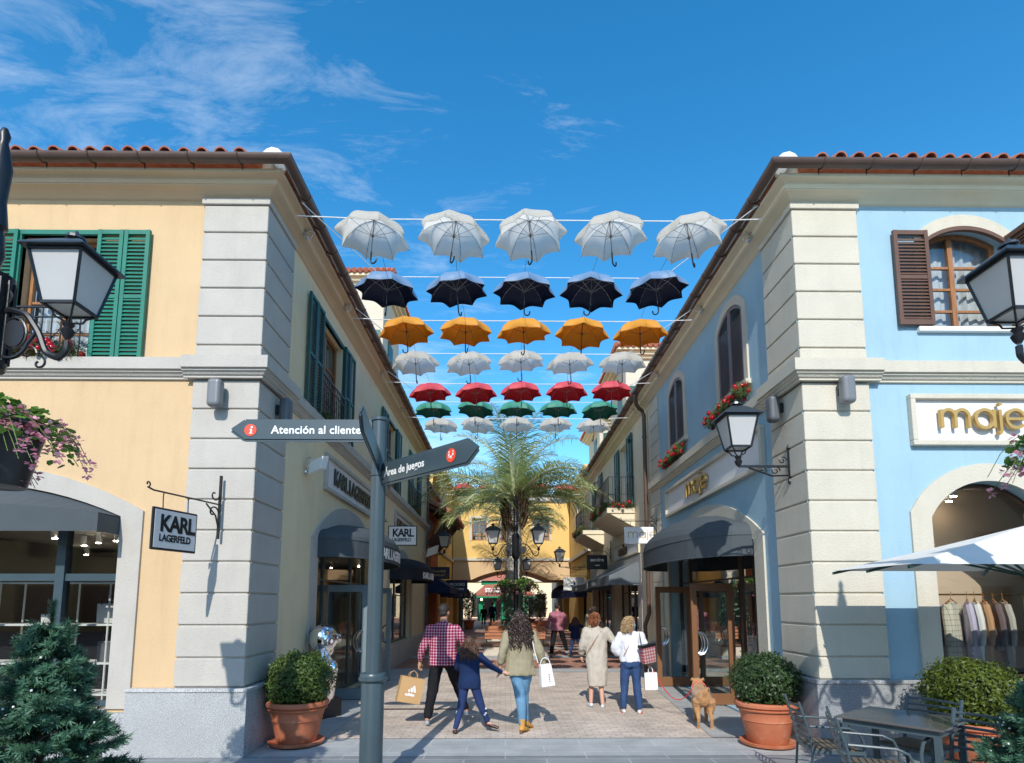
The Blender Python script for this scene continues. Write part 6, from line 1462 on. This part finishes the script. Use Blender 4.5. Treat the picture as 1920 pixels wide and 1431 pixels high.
def hand(b, W, d, thumb, curl=.5, s=1.0):
    """W wrist, d direction of the hand, thumb = side the thumb leaves on"""
    W = V3(W); d = V3(d).normalized(); th = V3(thumb); th = (th - d * th.dot(d)).normalized(); n = d.cross(th)
    b.tube([W - d * .01, W + d * .03 * s, W + d * .085 * s], [(.022 * s, .022 * s)] * 1 + [.028 * s, .03 * s], 10); b.sphere(W + d * .055 * s, (.034 * s, .034 * s, .034 * s), 10, 6)
    for i, (o, L) in enumerate(((.030, .070), (.010, .080), (-.010, .074), (-.029, .058))):
        p = W + d * .078 * s + th * o * s; q = [p]; a = .15
        for seg in (.42, .32, .26):
            a += curl * .55; q.append(q[-1] + (d * math.cos(a) + n * math.sin(a)).normalized() * L * seg * s)
        b.tube(q, [.0095 * s, .0092 * s, .0085 * s, .007 * s], 7)
    p = W + d * .03 * s + th * .024 * s; b.tube([p, p + (d * .6 + th * .8).normalized() * .035 * s, p + (d * .85 + th * .5 + n * .3).normalized() * .065 * s], [.012 * s, .0105 * s, .008 * s], 7)
def figure(label, loc, rz, H, J, skin, clothes, vox=.0085, sc=1.0, headyaw=0, headpitch=0, width=1.0, ext=None):
    """J: joints of a 1.75 m figure facing +y. clothes: list of (kind, material, dict)"""
    t = thing('person', label, 'person', loc, rz); s = H / 1.75; j = dict(hipL=(-.09, 0, .92), hipR=(.09, 0, .92), kneeL=(-.10, .03, .50), kneeR=(.10, .03, .50), ankL=(-.10, -.03, .09), ankR=(.10, -.03, .09), toeL=(-.12, .16, .03), toeR=(.12, .16, .03),
        shL=(-.185, 0, 1.42), shR=(.185, 0, 1.42), elL=(-.24, -.02, 1.14), elR=(.24, -.02, 1.14), wrL=(-.26, .06, .88), wrR=(.26, .06, .88), handL=(0, .1, -1), handR=(0, .1, -1), thL=(.3, 1, 0), thR=(-.3, 1, 0), lean=0.0)
    j.update(J); S = {k: (V3(v) * s if isinstance(v, tuple) and k[:4] not in ('hand',) and k[:2] != 'th' else v) for k, v in j.items()}; w = width; ln = j['lean']
    def T(z, y=0, x=0): return V3((x * s, (y + ln * (z - .9)) * s, z * s))
    def torso(b, add=0, zlo=.86, hip=.165, waist=.135, chest=.165, shw=.155, deep=1.0, flare=0, neckhole=.066):
        A_ = []
        for z, rx, ry in ((zlo, hip + flare, (.105 + flare * .6) * deep), (.92, hip + flare * .6, .115 * deep), (1.0, (hip + waist) / 2 + .004, .108 * deep), (1.08, waist, .10 * deep), (1.2, (waist + chest) / 2, .11 * deep), (1.32, chest, .112 * deep), (1.40, shw, .095 * deep), (1.455, .10, .078), (1.49, neckhole, neckhole)):
            if z < zlo - 1e-6: continue
            A_.append((T(z), ((rx * w + add) * s, (ry + add) * s)))
        b.tube([p for p, r_ in A_], [r_ for p, r_ in A_], 20)
        for q in ('L', 'R'): b.sphere(S['sh' + q] - V3((S['sh' + q].x * .16, 0, .012 * s)), (.046 + add) * s, 10, 8)
    # ---- body
    b = MB(); torso(b); hc = T(1.635, .012); ny = R(headyaw); hp = R(headpitch)
    b.tube([T(1.44), T(1.52, .005), T(1.58, .01)], [.062 * s, .053 * s, .052 * s], 12)
    HM = Matrix.Translation(hc) @ Matrix.Rotation(-ny, 4, 'Z') @ Matrix.Rotation(-hp, 4, 'X') @ Matrix.Scale(s, 4)
    hb = MB(HM); hb.sphere((0, -.005, .03), (.074, .092, .088), 20, 14); hb.sphere((0, .028, -.03), (.058, .062, .075), 16, 10); hb.sphere((0, .055, -.085), (.032, .030, .025), 10, 8)
    hb.tube([(0, .088, .035), (0, .104, -.005), (0, .112, -.022), (0, .094, -.032)], [.009, .012, .015, .008], 8)
    hb.tube([(-.022, .086, -.056), (0, .093, -.054), (.022, .086, -.056)], [.006, .009, .006], 6); hb.tube([(-.02, .085, -.066), (0, .091, -.067), (.02, .085, -.066)], [.006, .009, .006], 6)
    for q in (-1, 1):
        hb.sphere((q * .075, -.005, -.005), (.010, .020, .032), 10, 8); hb.tube([(q * .048, .078, .042), (q * .028, .088, .046), (q * .014, .090, .040)], .008, 6); hb.sphere((q * .045, .06, -.02), (.024, .024, .022), 8, 6)
    b.v += hb.v and [] ; base = len(b.v); b.v += hb.v; b.f += [tuple(base + i for i in f) for f in hb.f]; b.m += hb.m
    for q in ('L', 'R'):
        limb(b, [S['sh' + q], S['el' + q], S['wr' + q]], [.050 * s, .038 * s, .026 * s]); hand(b, S['wr' + q], j['hand' + q], j['th' + q], .5, s)
        limb(b, [S['hip' + q], S['knee' + q], S['ank' + q]], [.082 * s, .055 * s, .038 * s]); a, to = S['ank' + q], S['toe' + q]; b.tube([a + V3((0, -.02, -.03)) * s, a.lerp(to, .45), a.lerp(to, .85)], [.028 * s, .026 * s, .014 * s], 10)
        c = (a + V3((0, 0, .0)) * s); mid = S['knee' + q].lerp(a, .33) - V3((0, .018, 0)) * s; b.sphere(mid + V3((0, .008, 0)) * s, (.040 * s, .044 * s, .09 * s), 10, 8)
    put('body', remesh(b, vox, 2), skin, t)
    for q in (-1, 1):
        e = MB(HM); e.sphere((q * .030, .080, .024), .0125, 10, 8); e.sphere((q * .030, .0885, .024), .0065, 8, 6)
        if headyaw: e.build('eye', M_['eye'], t, smooth=True)
    # ---- clothes
    for kind, m, o in clothes:
        g = MB(); wr = o.get('wr', .008)
        if kind in ('top', 'dress'):
            torso(g, o.get('add', .018), o.get('hem', .84) if kind == 'top' else .84, hip=o.get('hip', .165), waist=o.get('waist', .14), flare=o.get('flare', 0), deep=o.get('deep', 1.0))
            if kind == 'dress':
                zs = [.90, .7, .5, o['hem']]; g.tube([T(z, -.01) for z in zs], [((o['w'][i]) * s, o['w'][i] * .72 * s) for i in range(4)], 22)
            for q in ('L', 'R'):
                a, e_, w_ = S['sh' + q], S['el' + q], S['wr' + q]; c = o.get('cuff', .95); ra = o.get('sl', (.062, .052, .042))
                if c <= .5: limb(g, [a, a.lerp(e_, c * 2)], [ra[0] * s, ra[1] * s])
                else: limb(g, [a, e_, e_.lerp(w_, (c - .5) * 2)], [ra[0] * s, ra[1] * s, ra[2] * s])
            if o.get('collar'): g.tube([T(1.455, .0), T(1.515, .004)], [.073 * s, .064 * s], 14)
            g_ = remesh(g, o.get('vox', .013), 3); put('dress' if kind == 'dress' else o.get('name', 'shirt'), g_, m, t, wr * s, seed=len(label))
        elif kind == 'trousers':
            r_ = o.get('r', (.096, .070, .052)); g.tube([T(.98), T(.92), T(.84, -.005)], [(.140 * w * s, .105 * s), (.165 * w * s, .122 * s), (.15 * w * s, .115 * s)], 18)
            if o.get('seat'): 
                for q in (-1, 1): g.sphere(T(.90, -.055, q * .075), (.085 * s, .075 * s, .095 * s), 12, 8)
            for q in ('L', 'R'):
                a, k_, n_ = S['hip' + q], S['knee' + q], S['ank' + q]; limb(g, [a, k_, k_.lerp(n_, o.get('cuff', .93))], [r_[0] * s, r_[1] * s, r_[2] * s])
            put('trousers', remesh(g, .013, 3), m, t, wr * s, seed=3)
        elif kind == 'shoes':
            for q in ('L', 'R'):
                g = MB(); a, to = S['ank' + q], S['toe' + q]; d = (to - a); d.normalize(); hl = a + V3((0, 0, 0)); heel = a - V3((d.x, d.y, 0)) * .035 * s + V3((0, 0, -.045 * s)); up = V3((0, 0, 1))
                g.tube([heel, a.lerp(to, .35) + V3((0, 0, -.025 * s)), to + d * .01 * s], [(.038 * s, .036 * s), (.043 * s, .036 * s), (.030 * s, .022 * s)], 12); g.sphere(heel, .036 * s, 10, 8); g.sphere(to + d * .01 * s, (.034 * s, .034 * s, .022 * s), 10, 8)
                if o.get('boot'): g.tube([a + V3((0, 0, -.03)) * s, a + V3((0, 0, .09)) * s], [.042 * s, .047 * s], 12); 
                sh = put('shoe', remesh(g, .007, 2), m, t)
                if o.get('heel'): g = MB(); g.tube([heel + V3((0, -.01, -.01)) * s, heel + V3((0, -.012, -.065)) * s], [.027 * s, .024 * s], 10); g.build('heel', o['heel'], sh, smooth=True)
                if o.get('sole'): g = MB(); g.tube([heel - V3((0, 0, .026 * s)), a.lerp(to, .5) - V3((0, 0, .048 * s)), to - V3((0, 0, .02 * s)) + d * .012 * s], [(.036 * s, .011 * s), (.043 * s, .011 * s), (.032 * s, .009 * s)], 10); g.build('sole', o['sole'], sh, smooth=True)
        elif kind == 'hair':
            hb = MB(HM); st = o['style']; rnd = random.Random(o.get('seed', 1))
            if st == 'short':
                hb.sphere((0, -.012, .045), (.082, .098, .088), 20, 14); hb.sphere((0, -.045, .0), (.070, .058, .062), 14, 10); hb.sphere((0, .045, .10), (.05, .045, .03), 10, 8); me = remesh(hb, .006 * s, 2); put('hair', me, m, t, .003, 60)
            else:
                L = o.get('L', .42); wd = o.get('W', .15)
                hb.sphere((0, -.018, .05), (.092, .105, .092), 18, 12); hb.sphere((0, -.05, -.05), (wd * .72, .07, .14), 16, 10)
                if L > .25: hb.sphere((0, -.075, -.20), (wd * .85, .065, L * .36), 16, 10)
                me = remesh(hb, .010 * s, 1); hr = put('hair', me, m, t, .016 * s, 22)
                hb = MB(HM)
                for k in range(o.get('n', 170)):
                    a = rnd.uniform(PI * .98, PI * 2.02) if k % 5 else rnd.uniform(0, 2 * PI); x0 = .078 * math.cos(a); y0 = -.015 + .09 * math.sin(a); zt = rnd.uniform(.0, .12); x0 *= 1 - zt; y0 *= 1 - zt * .8
                    ll = L * rnd.uniform(.55, 1.0) * (1 if y0 < .02 else .45); cr_ = rnd.uniform(.008, .016); ph = rnd.uniform(0, 6.28); fq = rnd.uniform(5, 9) * o.get('curl', 1); sp = wd / .078 * rnd.uniform(.8, 1.2); pts = []
                    for i in range(15):
                        q = i / 14; e = min(1, q * 1.6); pts.append((x0 * (1 + (sp - 1) * e) + cr_ * math.cos(ph + fq * q * 3), y0 * (1 + .15 * e) - .04 * e + cr_ * math.sin(ph + fq * q * 3), zt - ll * q))
                    hb.tube(pts, [.0075] * 12 + [.006, .005, .002], 4)
                hb.build('curls', m, hr, smooth=True)
        elif kind == 'mask':
            hb = MB(HM); n = 10; rows = []
            for i in range(6):
                z = .0 - .095 * i / 5; row = []
                for k in range(n + 1): a = R(-72 + 144 * k / n); r_ = .079 - .010 * abs(i - 2.0) * .4; row.append((r_ * math.sin(a) * .93, .032 + r_ * math.cos(a) * (1.0 if i < 4 else .92), z))
                rows.append(row)
            for i in range(5):
                for k in range(n): hb.poly([rows[i][k], rows[i][k + 1], rows[i + 1][k + 1], rows[i + 1][k]])
            for q in (-1, 1): hb.tube([(q * .071, .055, -.01), (q * .079, .02, .012), (q * .080, -.01, .01)], .0016, 4); hb.tube([(q * .071, .055, -.07), (q * .077, .01, -.045), (q * .080, -.008, -.02)], .0016, 4)
            hb.build('face_mask', m, t, smooth=True, fix=False)
        elif kind == 'strap':
            g = MB(); g.tube([V3(p) * s for p in o['pts']], o.get('r', (.011, .003)) if isinstance(o.get('r', 0), tuple) and False else [.007 * s] * len(o['pts']), 6); g.build('strap', m, t, smooth=True)
    return t
M_['eye'] = mat('eye_white', (.5, .48, .45), .2)
sk1 = mat('tan_skin', (.46, .24, .15), .5, .4, noise=.06, nscale=9); sk2 = mat('fair_skin', (.55, .31, .22), .5, .4, noise=.06, nscale=9)
hdark = mat('dark_brown_hair', (.030, .017, .012), .38, .5, noise=.4, nscale=30, bump=.6, bscale=70, stretch=(1, 1, .3)); hblack = mat('short_black_hair', (.03, .022, .018), .5, .4, noise=.3, nscale=40, bump=.5, bscale=120)
hbrown = mat('chestnut_hair', (.085, .040, .022), .42, .5, noise=.4, nscale=30, bump=.5, bscale=70); hred = mat('auburn_hair', (.26, .095, .04), .5, .4, noise=.3, nscale=30, bump=.6, bscale=80); hbl = mat('dark_blond_hair', (.36, .24, .12), .45, .5, noise=.4, nscale=25, bump=.5, bscale=60)
shirt = plaid('red_check_flannel', (.32, .012, .05), (.62, .50, .56), .042, .28, second=(.10, .006, .05))
blackc = mat('black_cotton', (.012, .012, .015), .85, .2, noise=.2, bump=.2, bscale=25); navy = mat('navy_cotton', (.010, .024, .075), .85, .2, noise=.2, bump=.2, bscale=25); navyl = mat('navy_leggings', (.022, .04, .12), .8, .2, noise=.1)
khaki = plaid('khaki_fine_check', (.30, .26, .17), (.36, .30, .19), .07, .12); jean = mat('light_blue_denim', (.13, .27, .41), .8, .2, noise=.2, nscale=5, bump=.3, bscale=90); jeand = mat('dark_denim', (.03, .065, .16), .8, .2, noise=.2, nscale=5, bump=.3, bscale=60)
knit = mat('beige_knit', (.50, .45, .38), .95, .1, noise=.05, nscale=5, bump=.4, bscale=160); wht = mat('white_blouse', (.70, .71, .76), .85, .2, noise=.03, bump=.2, bscale=20); mus = mat('mustard_suede', (.56, .29, .07), .85, .1, noise=.12); lea = mat('brown_leather', (.06, .018, .014), .3, .5)
snk = mat('white_sneaker', (.62, .63, .63), .6, .3, noise=.12, nscale=20); snkg = mat('grey_sneaker', (.28, .32, .35), .6, .3, noise=.2, nscale=20)
man = figure('man in a red checked shirt nearest the signpost, carrying a brown paper bag', (-.93, 8.75, 0), R(-6), 1.76, dict(
    hipL=(-.09, 0, .92), hipR=(.09, .01, .92), kneeL=(-.155, .02, .50), ankL=(-.20, -.10, .10), toeL=(-.24, .08, .035), kneeR=(.20, .16, .54), ankR=(.30, .26, .19), toeR=(.42, .40, .12),
    shL=(-.195, 0, 1.405), shR=(.195, 0, 1.405), elL=(-.285, -.03, 1.15), wrL=(-.36, .05, .91), handL=(-.1, .1, -1), thL=(.5, 1, 0), elR=(.30, .06, 1.18), wrR=(.27, .20, .98), handR=(.2, .6, -.6), lean=.02), sk1, [
    ('top', shirt, dict(hem=.86, hip=.172, waist=.165, cuff=.93, add=.022, sl=(.066, .060, .048), collar=1, wr=.016)), ('trousers', blackc, dict(r=(.105, .082, .058), cuff=.90, wr=.016)),
    ('shoes', snkg, dict(sole=snk)), ('hair', hblack, dict(style='short'))], headyaw=14, width=1.1)
girl = figure('small girl in a navy sweatshirt with curly brown hair, holding hands between the couple', (-.50, 8.2, 0), R(-8), 1.30, dict(
    kneeL=(-.15, .0, .50), ankL=(-.24, -.10, .10), toeL=(-.30, .08, .035), kneeR=(.20, .06, .52), ankR=(.32, .16, .20), toeR=(.50, .14, .10),
    elR=(.40, -.03, 1.24), wrR=(.62, .0, 1.12), handR=(1, .1, -.15), thR=(0, .3, 1), elL=(-.27, .05, 1.18), wrL=(-.14, .24, 1.10), handL=(1, .3, 0), thL=(0, .2, 1)), sk2, [
    ('top', navy, dict(hem=.82, hip=.185, waist=.165, cuff=.95, add=.03, sl=(.075, .06, .045), wr=.012)), ('trousers', navyl, dict(r=(.102, .078, .052), cuff=.95, wr=.006)),
    ('shoes', lea, dict(sole=M_['black'])), ('hair', hbrown, dict(style='long', L=.36, W=.16, seed=4, n=190, curl=1.0))], vox=.0075)
for q, (x, y, z) in enumerate(((-.148, -.047, .27), (.203, .050, .28))):
    b = MB(); 
    for k in range(5): b.sphere((x + .012 * math.sin(k * 2), y + .01, z - .03 + .02 * k), (.026, .022, .016), 8, 6)
    b.build('white_print', snk, girl, smooth=True)
woman = figure('woman with long dark curly hair, khaki jacket and light blue jeans', (.20, 8.22, 0), R(4), 1.66, dict(
    kneeL=(.02, .02, .50), ankL=(.03, -.05, .12), toeL=(.12, .09, .035), kneeR=(.06, .14, .52), ankR=(.11, .18, .14), toeR=(.20, .30, .035), hipL=(-.07, 0, .92), hipR=(.10, 0, .92),
    elL=(-.27, -.08, 1.16), wrL=(-.29, -.02, .93), handL=(-.15, -.1, -1), thL=(.2, -1, .3), elR=(.29, -.05, 1.15), wrR=(.37, .04, .91), handR=(.15, .15, -1), thR=(-.5, 1, 0)), sk2, [
    ('trousers', jean, dict(r=(.110, .080, .052), cuff=.93, seat=1, wr=.009)), ('top', khaki, dict(hem=.83, hip=.195, waist=.165, cuff=.80, add=.028, flare=.02, sl=(.080, .068, .058), name='jacket', wr=.018)),
    ('shoes', mus, dict(boot=1, heel=mat('boot_heel_wood', (.16, .08, .04), .6))), ('hair', hdark, dict(style='long', L=.50, W=.185, seed=6, n=260, curl=1.3)),
    ('strap', M_['white'], dict(pts=[(.13, .10, 1.40), (.155, .0, 1.475), (.17, -.09, 1.40), (.20, -.13, 1.2), (.255, -.12, 1.02)]))])
dress = figure('older woman in a long beige knit dress with short auburn hair', (1.58, 10.15, 0), R(-3), 1.60, dict(
    kneeL=(-.10, .05, .50), ankL=(-.12, .0, .10), toeL=(-.16, .16, .03), kneeR=(.07, .03, .50), ankR=(.09, -.08, .09), toeR=(.14, .10, .03),
    elL=(-.27, .02, 1.14), wrL=(-.27, .16, .95), elR=(.33, -.02, 1.22), wrR=(.46, -.06, 1.10), handR=(.8, -.1, -.35), thR=(0, .3, 1)), sk2, [
    ('dress', knit, dict(hem=.40, w=(.195, .20, .19, .18), cuff=.85, add=.028, hip=.18, waist=.175, sl=(.080, .072, .066), collar=1, wr=.015)), ('shoes', snk, dict(sole=snk)),
    ('hair', hred, dict(style='short2', L=.13, W=.098, seed=3, n=150, curl=1.6)), ('mask', M_['canvas_black'], {}), ('strap', M_['wood'], dict(pts=[(-.02, .13, 1.25), (.13, .03, 1.47), (.08, -.10, 1.42), (-.08, -.165, 1.2), (-.2, -.12, 1.02)]))], headyaw=48)
lady = figure('woman in a white blouse and navy trousers with a blue face mask, walking the dog', (2.06, 9.62, 0), R(-6), 1.55, dict(
    kneeL=(-.13, .03, .50), ankL=(-.15, -.02, .09), toeL=(-.17, .15, .03), kneeR=(.10, .03, .50), ankR=(.13, -.06, .09), toeR=(.18, .11, .03),
    elL=(-.28, .05, 1.18), wrL=(-.14, .18, 1.02), handL=(1, .4, 0), elR=(.28, -.03, 1.16), wrR=(.33, .03, .92), handR=(.1, .15, -1), thR=(-.4, 1, 0)), sk2, [
    ('trousers', jeand, dict(r=(.105, .078, .056), cuff=.93, seat=1, wr=.015)), ('top', wht, dict(hem=.93, hip=.165, waist=.165, cuff=.72, add=.03, sl=(.075, .085, .095), wr=.02, name='blouse')), ('shoes', snk, dict(sole=M_['orange'])),
    ('hair', hbl, dict(style='wavy', L=.24, W=.135, seed=8, n=190, curl=1.1)), ('mask', mat('blue_mask', (.22, .52, .66), .8), {}), ('strap', M_['black'], dict(pts=[(.14, .05, 1.46), (.16, -.05, 1.47), (.17, -.12, 1.36), (.19, -.14, 1.22)])),
    ('strap', M_['wood'], dict(pts=[(.05, .02, 1.49), (.02, -.11, 1.4), (-.06, -.14, 1.2), (-.14, -.12, 1.05)]))], headyaw=62)
# second family farther down the street
man2 = copy_tree(man, loc=(1.72, 19.3, 0), label='man in a red checked shirt farther down the street, beside a small girl'); man2['group'] = 'family walking farther down the street'
girl2 = copy_tree(girl, loc=(2.32, 19.4, 0), label='small girl in navy farther down the street, behind the two women'); girl2['group'] = 'family walking farther down the street'
wom2 = copy_tree(woman, loc=(2.86, 19.0, 0), label='woman with long curly hair farther down the street, mostly hidden by the two women'); wom2['group'] = 'family walking farther down the street'
far1 = figure('small dark figure walking far down the street on the left', (-1.55, 41, 0), 0, 1.55, {}, sk1, [('top', blackc, dict(hem=.84)), ('trousers', blackc, dict(cuff=.5)), ('hair', hblack, dict(style='short'))], vox=.02)
far2 = figure('taller dark figure walking beside the small one far down the street', (-.92, 41, 0), 0, 1.76, {}, sk1, [('top', navy, dict(hem=.84)), ('trousers', blackc, {}), ('hair', hblack, dict(style='short'))], vox=.02)
# ---- things carried
def paper_bag(label, loc, rz, w, h, d, m, tilt=0, fn=None, hm=None, name='shopping_bag'):
    t = thing(name, label, 'shopping bag', loc, rz); t.rotation_euler = (0, tilt, rz)
    b = MB(); e = .006
    b.box((-w / 2, -d / 2, -h), (w / 2, d / 2, -h + .004)); b.box((-w / 2, -d / 2, -h), (w / 2, -d / 2 + e, 0)); b.box((-w / 2, d / 2 - e, -h), (w / 2, d / 2, 0)); b.box((-w / 2, -d / 2 + e, -h), (-w / 2 + e, d / 2 - e, 0)); b.box((w / 2 - e, -d / 2 + e, -h), (w / 2, d / 2 - e, 0)); bd = b.build('bag_body', m, t)
    for yy in (-d / 2, d / 2): b = MB(); b.tube([(-w * .18, yy, -.04), (-w * .16, yy * .5, .06), (0, 0, .10), (w * .16, yy * .5, .06), (w * .18, yy, -.04)], .005, 6); b.build('handle', hm or m, t, smooth=True)
    if fn: fn(bd, basis((0, -d / 2 - .001, -h / 2), (1, 0, 0), (0, 0, 1), (0, -1, 0)))
    return t
def three(p, M):
    for i, (x, hh) in enumerate(((-.050, .035), (-.008, .065), (.034, .095))):
        b = MB(M); b.prism([(x + .012, -.02, 0), (x + .042, -.02, 0), (x + .042 - hh * .30, -.02 + hh, 0), (x + .022 - hh * .42, -.02 + hh * .86, 0)], (0, 0, .001)); b.build('logo_stripe', M_['white'], p)
    text_mesh('adidas', .055, M @ Matrix.Translation((-.072, -.075, 0)), M_['white'], 'lettering', p, bold=.003, ext=.0005, world=False)
kraft = mat('kraft_paper', (.52, .32, .15), .8, .2, noise=.05)
paper_bag('brown paper bag with a white three stripe logo in the hand of the man', (-1.36, 8.66, .70), R(20), .34, .36, .15, kraft, R(12), three)
def lines_(p, M):
    for k in range(3): b = MB(M); b.box((-.05, .02 - .02 * k, 0), (.05, .024 - .02 * k, .0008)); b.build('print_line', M_['greytrim'], p)
paper_bag('small white paper bag in the right hand of the woman in the white blouse', (2.36, 9.55, .66), R(-8), .20, .27, .09, M_['white'], R(-2), lines_)
HB = thing('handbag', 'white shoulder bag hanging on the right side of the woman with curly hair', 'bag', (.55, 8.16, .98)); HB.rotation_euler = (0, R(-6), R(15))
b = MB(); b.prism([(-.10, -.06, -.34), (.10, -.06, -.34), (.075, -.04, -.04), (-.075, -.04, -.04)], (0, .12, 0)); b.build('body', M_['white'], HB, bevel=.012); b = MB(); b.tube([(.07 * math.cos(PI * i / 10), 0, -.05 + .10 * math.sin(PI * i / 10)) for i in range(11)], .006, 6); b.build('handle', M_['white'], HB, smooth=True)
text_mesh('\u2022 \u2022 \u2022 \u2022', .05, basis((.035, -.061, -.28), (0, 0, 1), (-1, 0, 0), (0, -1, 0)), M_['dkbronze'], 'studs', HB, world=False)
ST = thing('tote_bag', 'striped red and grey woven tote under the arm of the woman in the white blouse', 'bag', (2.27, 9.42, 1.12)); ST.rotation_euler = (0, R(-8), R(25))
stp = plaid('striped_weave', (.42, .06, .07), (.45, .38, .33), .05, .45, second=(.05, .06, .16))
b = MB(); b.prism([(-.10, -.05, -.30), (.12, -.05, -.30), (.15, -.045, 0), (-.13, -.045, 0)], (0, .10, 0)); b.build('body', stp, ST, bevel=.012); b = MB(); b.box((-.131, -.052, -.045), (.151, .052, .003)); b.build('rim', M_['black'], ST)
# ================================================================ dog and lead
DOGM = mat('fawn_dog_coat', (.42, .215, .085), .8, .25, noise=.25, nscale=7, bump=.5, bscale=45, sheen=.3)
dog = thing('dog', 'fawn dog with a curled tail standing on the lead, seen from behind', 'dog', (2.84, 8.42, 0), R(-12)); b = MB()
b.tube([(0, -.03, .415), (0, .06, .42), (0, .2, .41), (0, .36, .40), (0, .52, .405), (0, .60, .42)], [(.075, .09), (.115, .125), (.105, .11), (.12, .125), (.125, .145), (.10, .12)], 18)
b.sphere((0, -.02, .41), (.085, .075, .09), 12, 8)
b.tube([(0, .55, .45), (0, .66, .50), (0, .74, .53)], [.10, .085, .08], 12); b.sphere((0, .76, .545), (.085, .085, .08), 14, 10); b.tube([(0, .80, .53), (0, .88, .51), (0, .915, .505)], [.058, .05, .04], 12)
for q in (-1, 1):
    b.tube([(q * .06, .74, .60), (q * .085, .735, .615), (q * .10, .75, .58)], [.022, .02, .01], 6)
    b.tube([(q * .075, .03, .40), (q * .095, .06, .31), (q * .09, .04, .235)], [.085, .065, .043], 12); b.tube([(q * .09, .04, .235), (q * .088, -.035, .165)], [.040, .026], 10); b.tube([(q * .088, -.04, .17), (q * .09, -.015, .05)], [.026, .022], 10); b.tube([(q * .09, -.025, .028), (q * .092, .04, .022)], [.028, .024], 10)
    b.tube([(q * .08, .50, .36), (q * .085, .48, .25), (q * .08, .50, .15), (q * .08, .50, .05)], [.055, .04, .03, .027], 10); b.tube([(q * .08, .49, .028), (q * .08, .55, .022)], [.030, .025], 10)
b.tube([(0, -.06, .46), (.01, -.09, .53), (.03, -.06, .575), (.06, .0, .57), (.075, .03, .53), (.06, .02, .50)], [.030, .027, .025, .023, .020, .012], 10)
for k in range(3): b.tube([(-.09 + .0 * k, .58 + .04 * k, .44 + .02 * k), (0, .57 + .04 * k, .56 + .01 * k), (.09, .58 + .04 * k, .44 + .02 * k)], .02, 8)
put('body', remesh(b, .0085, 2), DOGM, dog, .004, 30)
b = MB(); b.tube([(.105 * math.cos(2 * PI * i / 20), .62 + .03 * math.sin(2 * PI * i / 20), .49 + .10 * math.sin(2 * PI * i / 20)) for i in range(21)], .006, 6); b.build('collar', M_['orange'], dog, smooth=True)
p0 = Vector((2.37, 9.66, .80)); p1 = Vector((2.80, 9.05, .60)); b = MB(); pts = []
for i in range(21): q = i / 20; pts.append((p0.x + (2.90 - p0.x) * q, p0.y + (9.02 - p0.y) * q, p0.z + (.52 - p0.z) * q - .34 * math.sin(PI * q) * (.8 + .5 * q)))
b.tube(pts, .0075, 6); tagit(b.build('dog_lead', mat('red_lead', (.55, .02, .03), .6), smooth=True), 'red lead running from the hand of the woman to the dog', 'dog lead')
# ================================================================ chrome bust by the left door
SB = thing('statue', 'chrome bust with helmet and goggles on a black plinth behind the left bush', 'statue', (-2.93, 9.35, 0), R(-35))
b = MB(); b.box((-.24, -.24, 0), (.24, .24, .30)); b.build('plinth', M_['black'], SB, bevel=.006); b = MB(); b.box((-.16, -.246, .05), (.18, -.24, .25)); b.build('plaque', M_['beige'], SB)
b = MB(); b.tube([(0, 0, .31), (0, 0, .55), (0, 0, .85), (0, 0, .98), (0, 0, 1.06)], [(.17, .14), (.18, .15), (.23, .16), (.17, .13), (.10, .10)], 16); b.sphere((0, .02, 1.25), (.15, .175, .17), 18, 12); b.tube([(0, .08, 1.10), (0, .10, 1.05)], [.09, .05], 10)
for q in (-1, 1): b.sphere((q * .19, 0, .92), (.08, .08, .10), 10, 8); b.tube([(q * .14, .0, 1.22), (q * .17, 0, 1.22)], .06, 12); b.tube([(q * .065, .14, 1.25), (q * .068, .20, 1.25)], [.065, .055], 14)
b.tube([(-.15, -.05, 1.33), (0, .16, 1.345), (.15, -.05, 1.33)], .022, 8); b.tube([(0, .16, 1.20), (0, .2, 1.16)], [.03, .02], 8)
bu = put('bust', remesh(b, .011, 2), M_['chrome'], SB); bu.scale = (1.35,) * 3; bu.location = (0, 0, -.47)
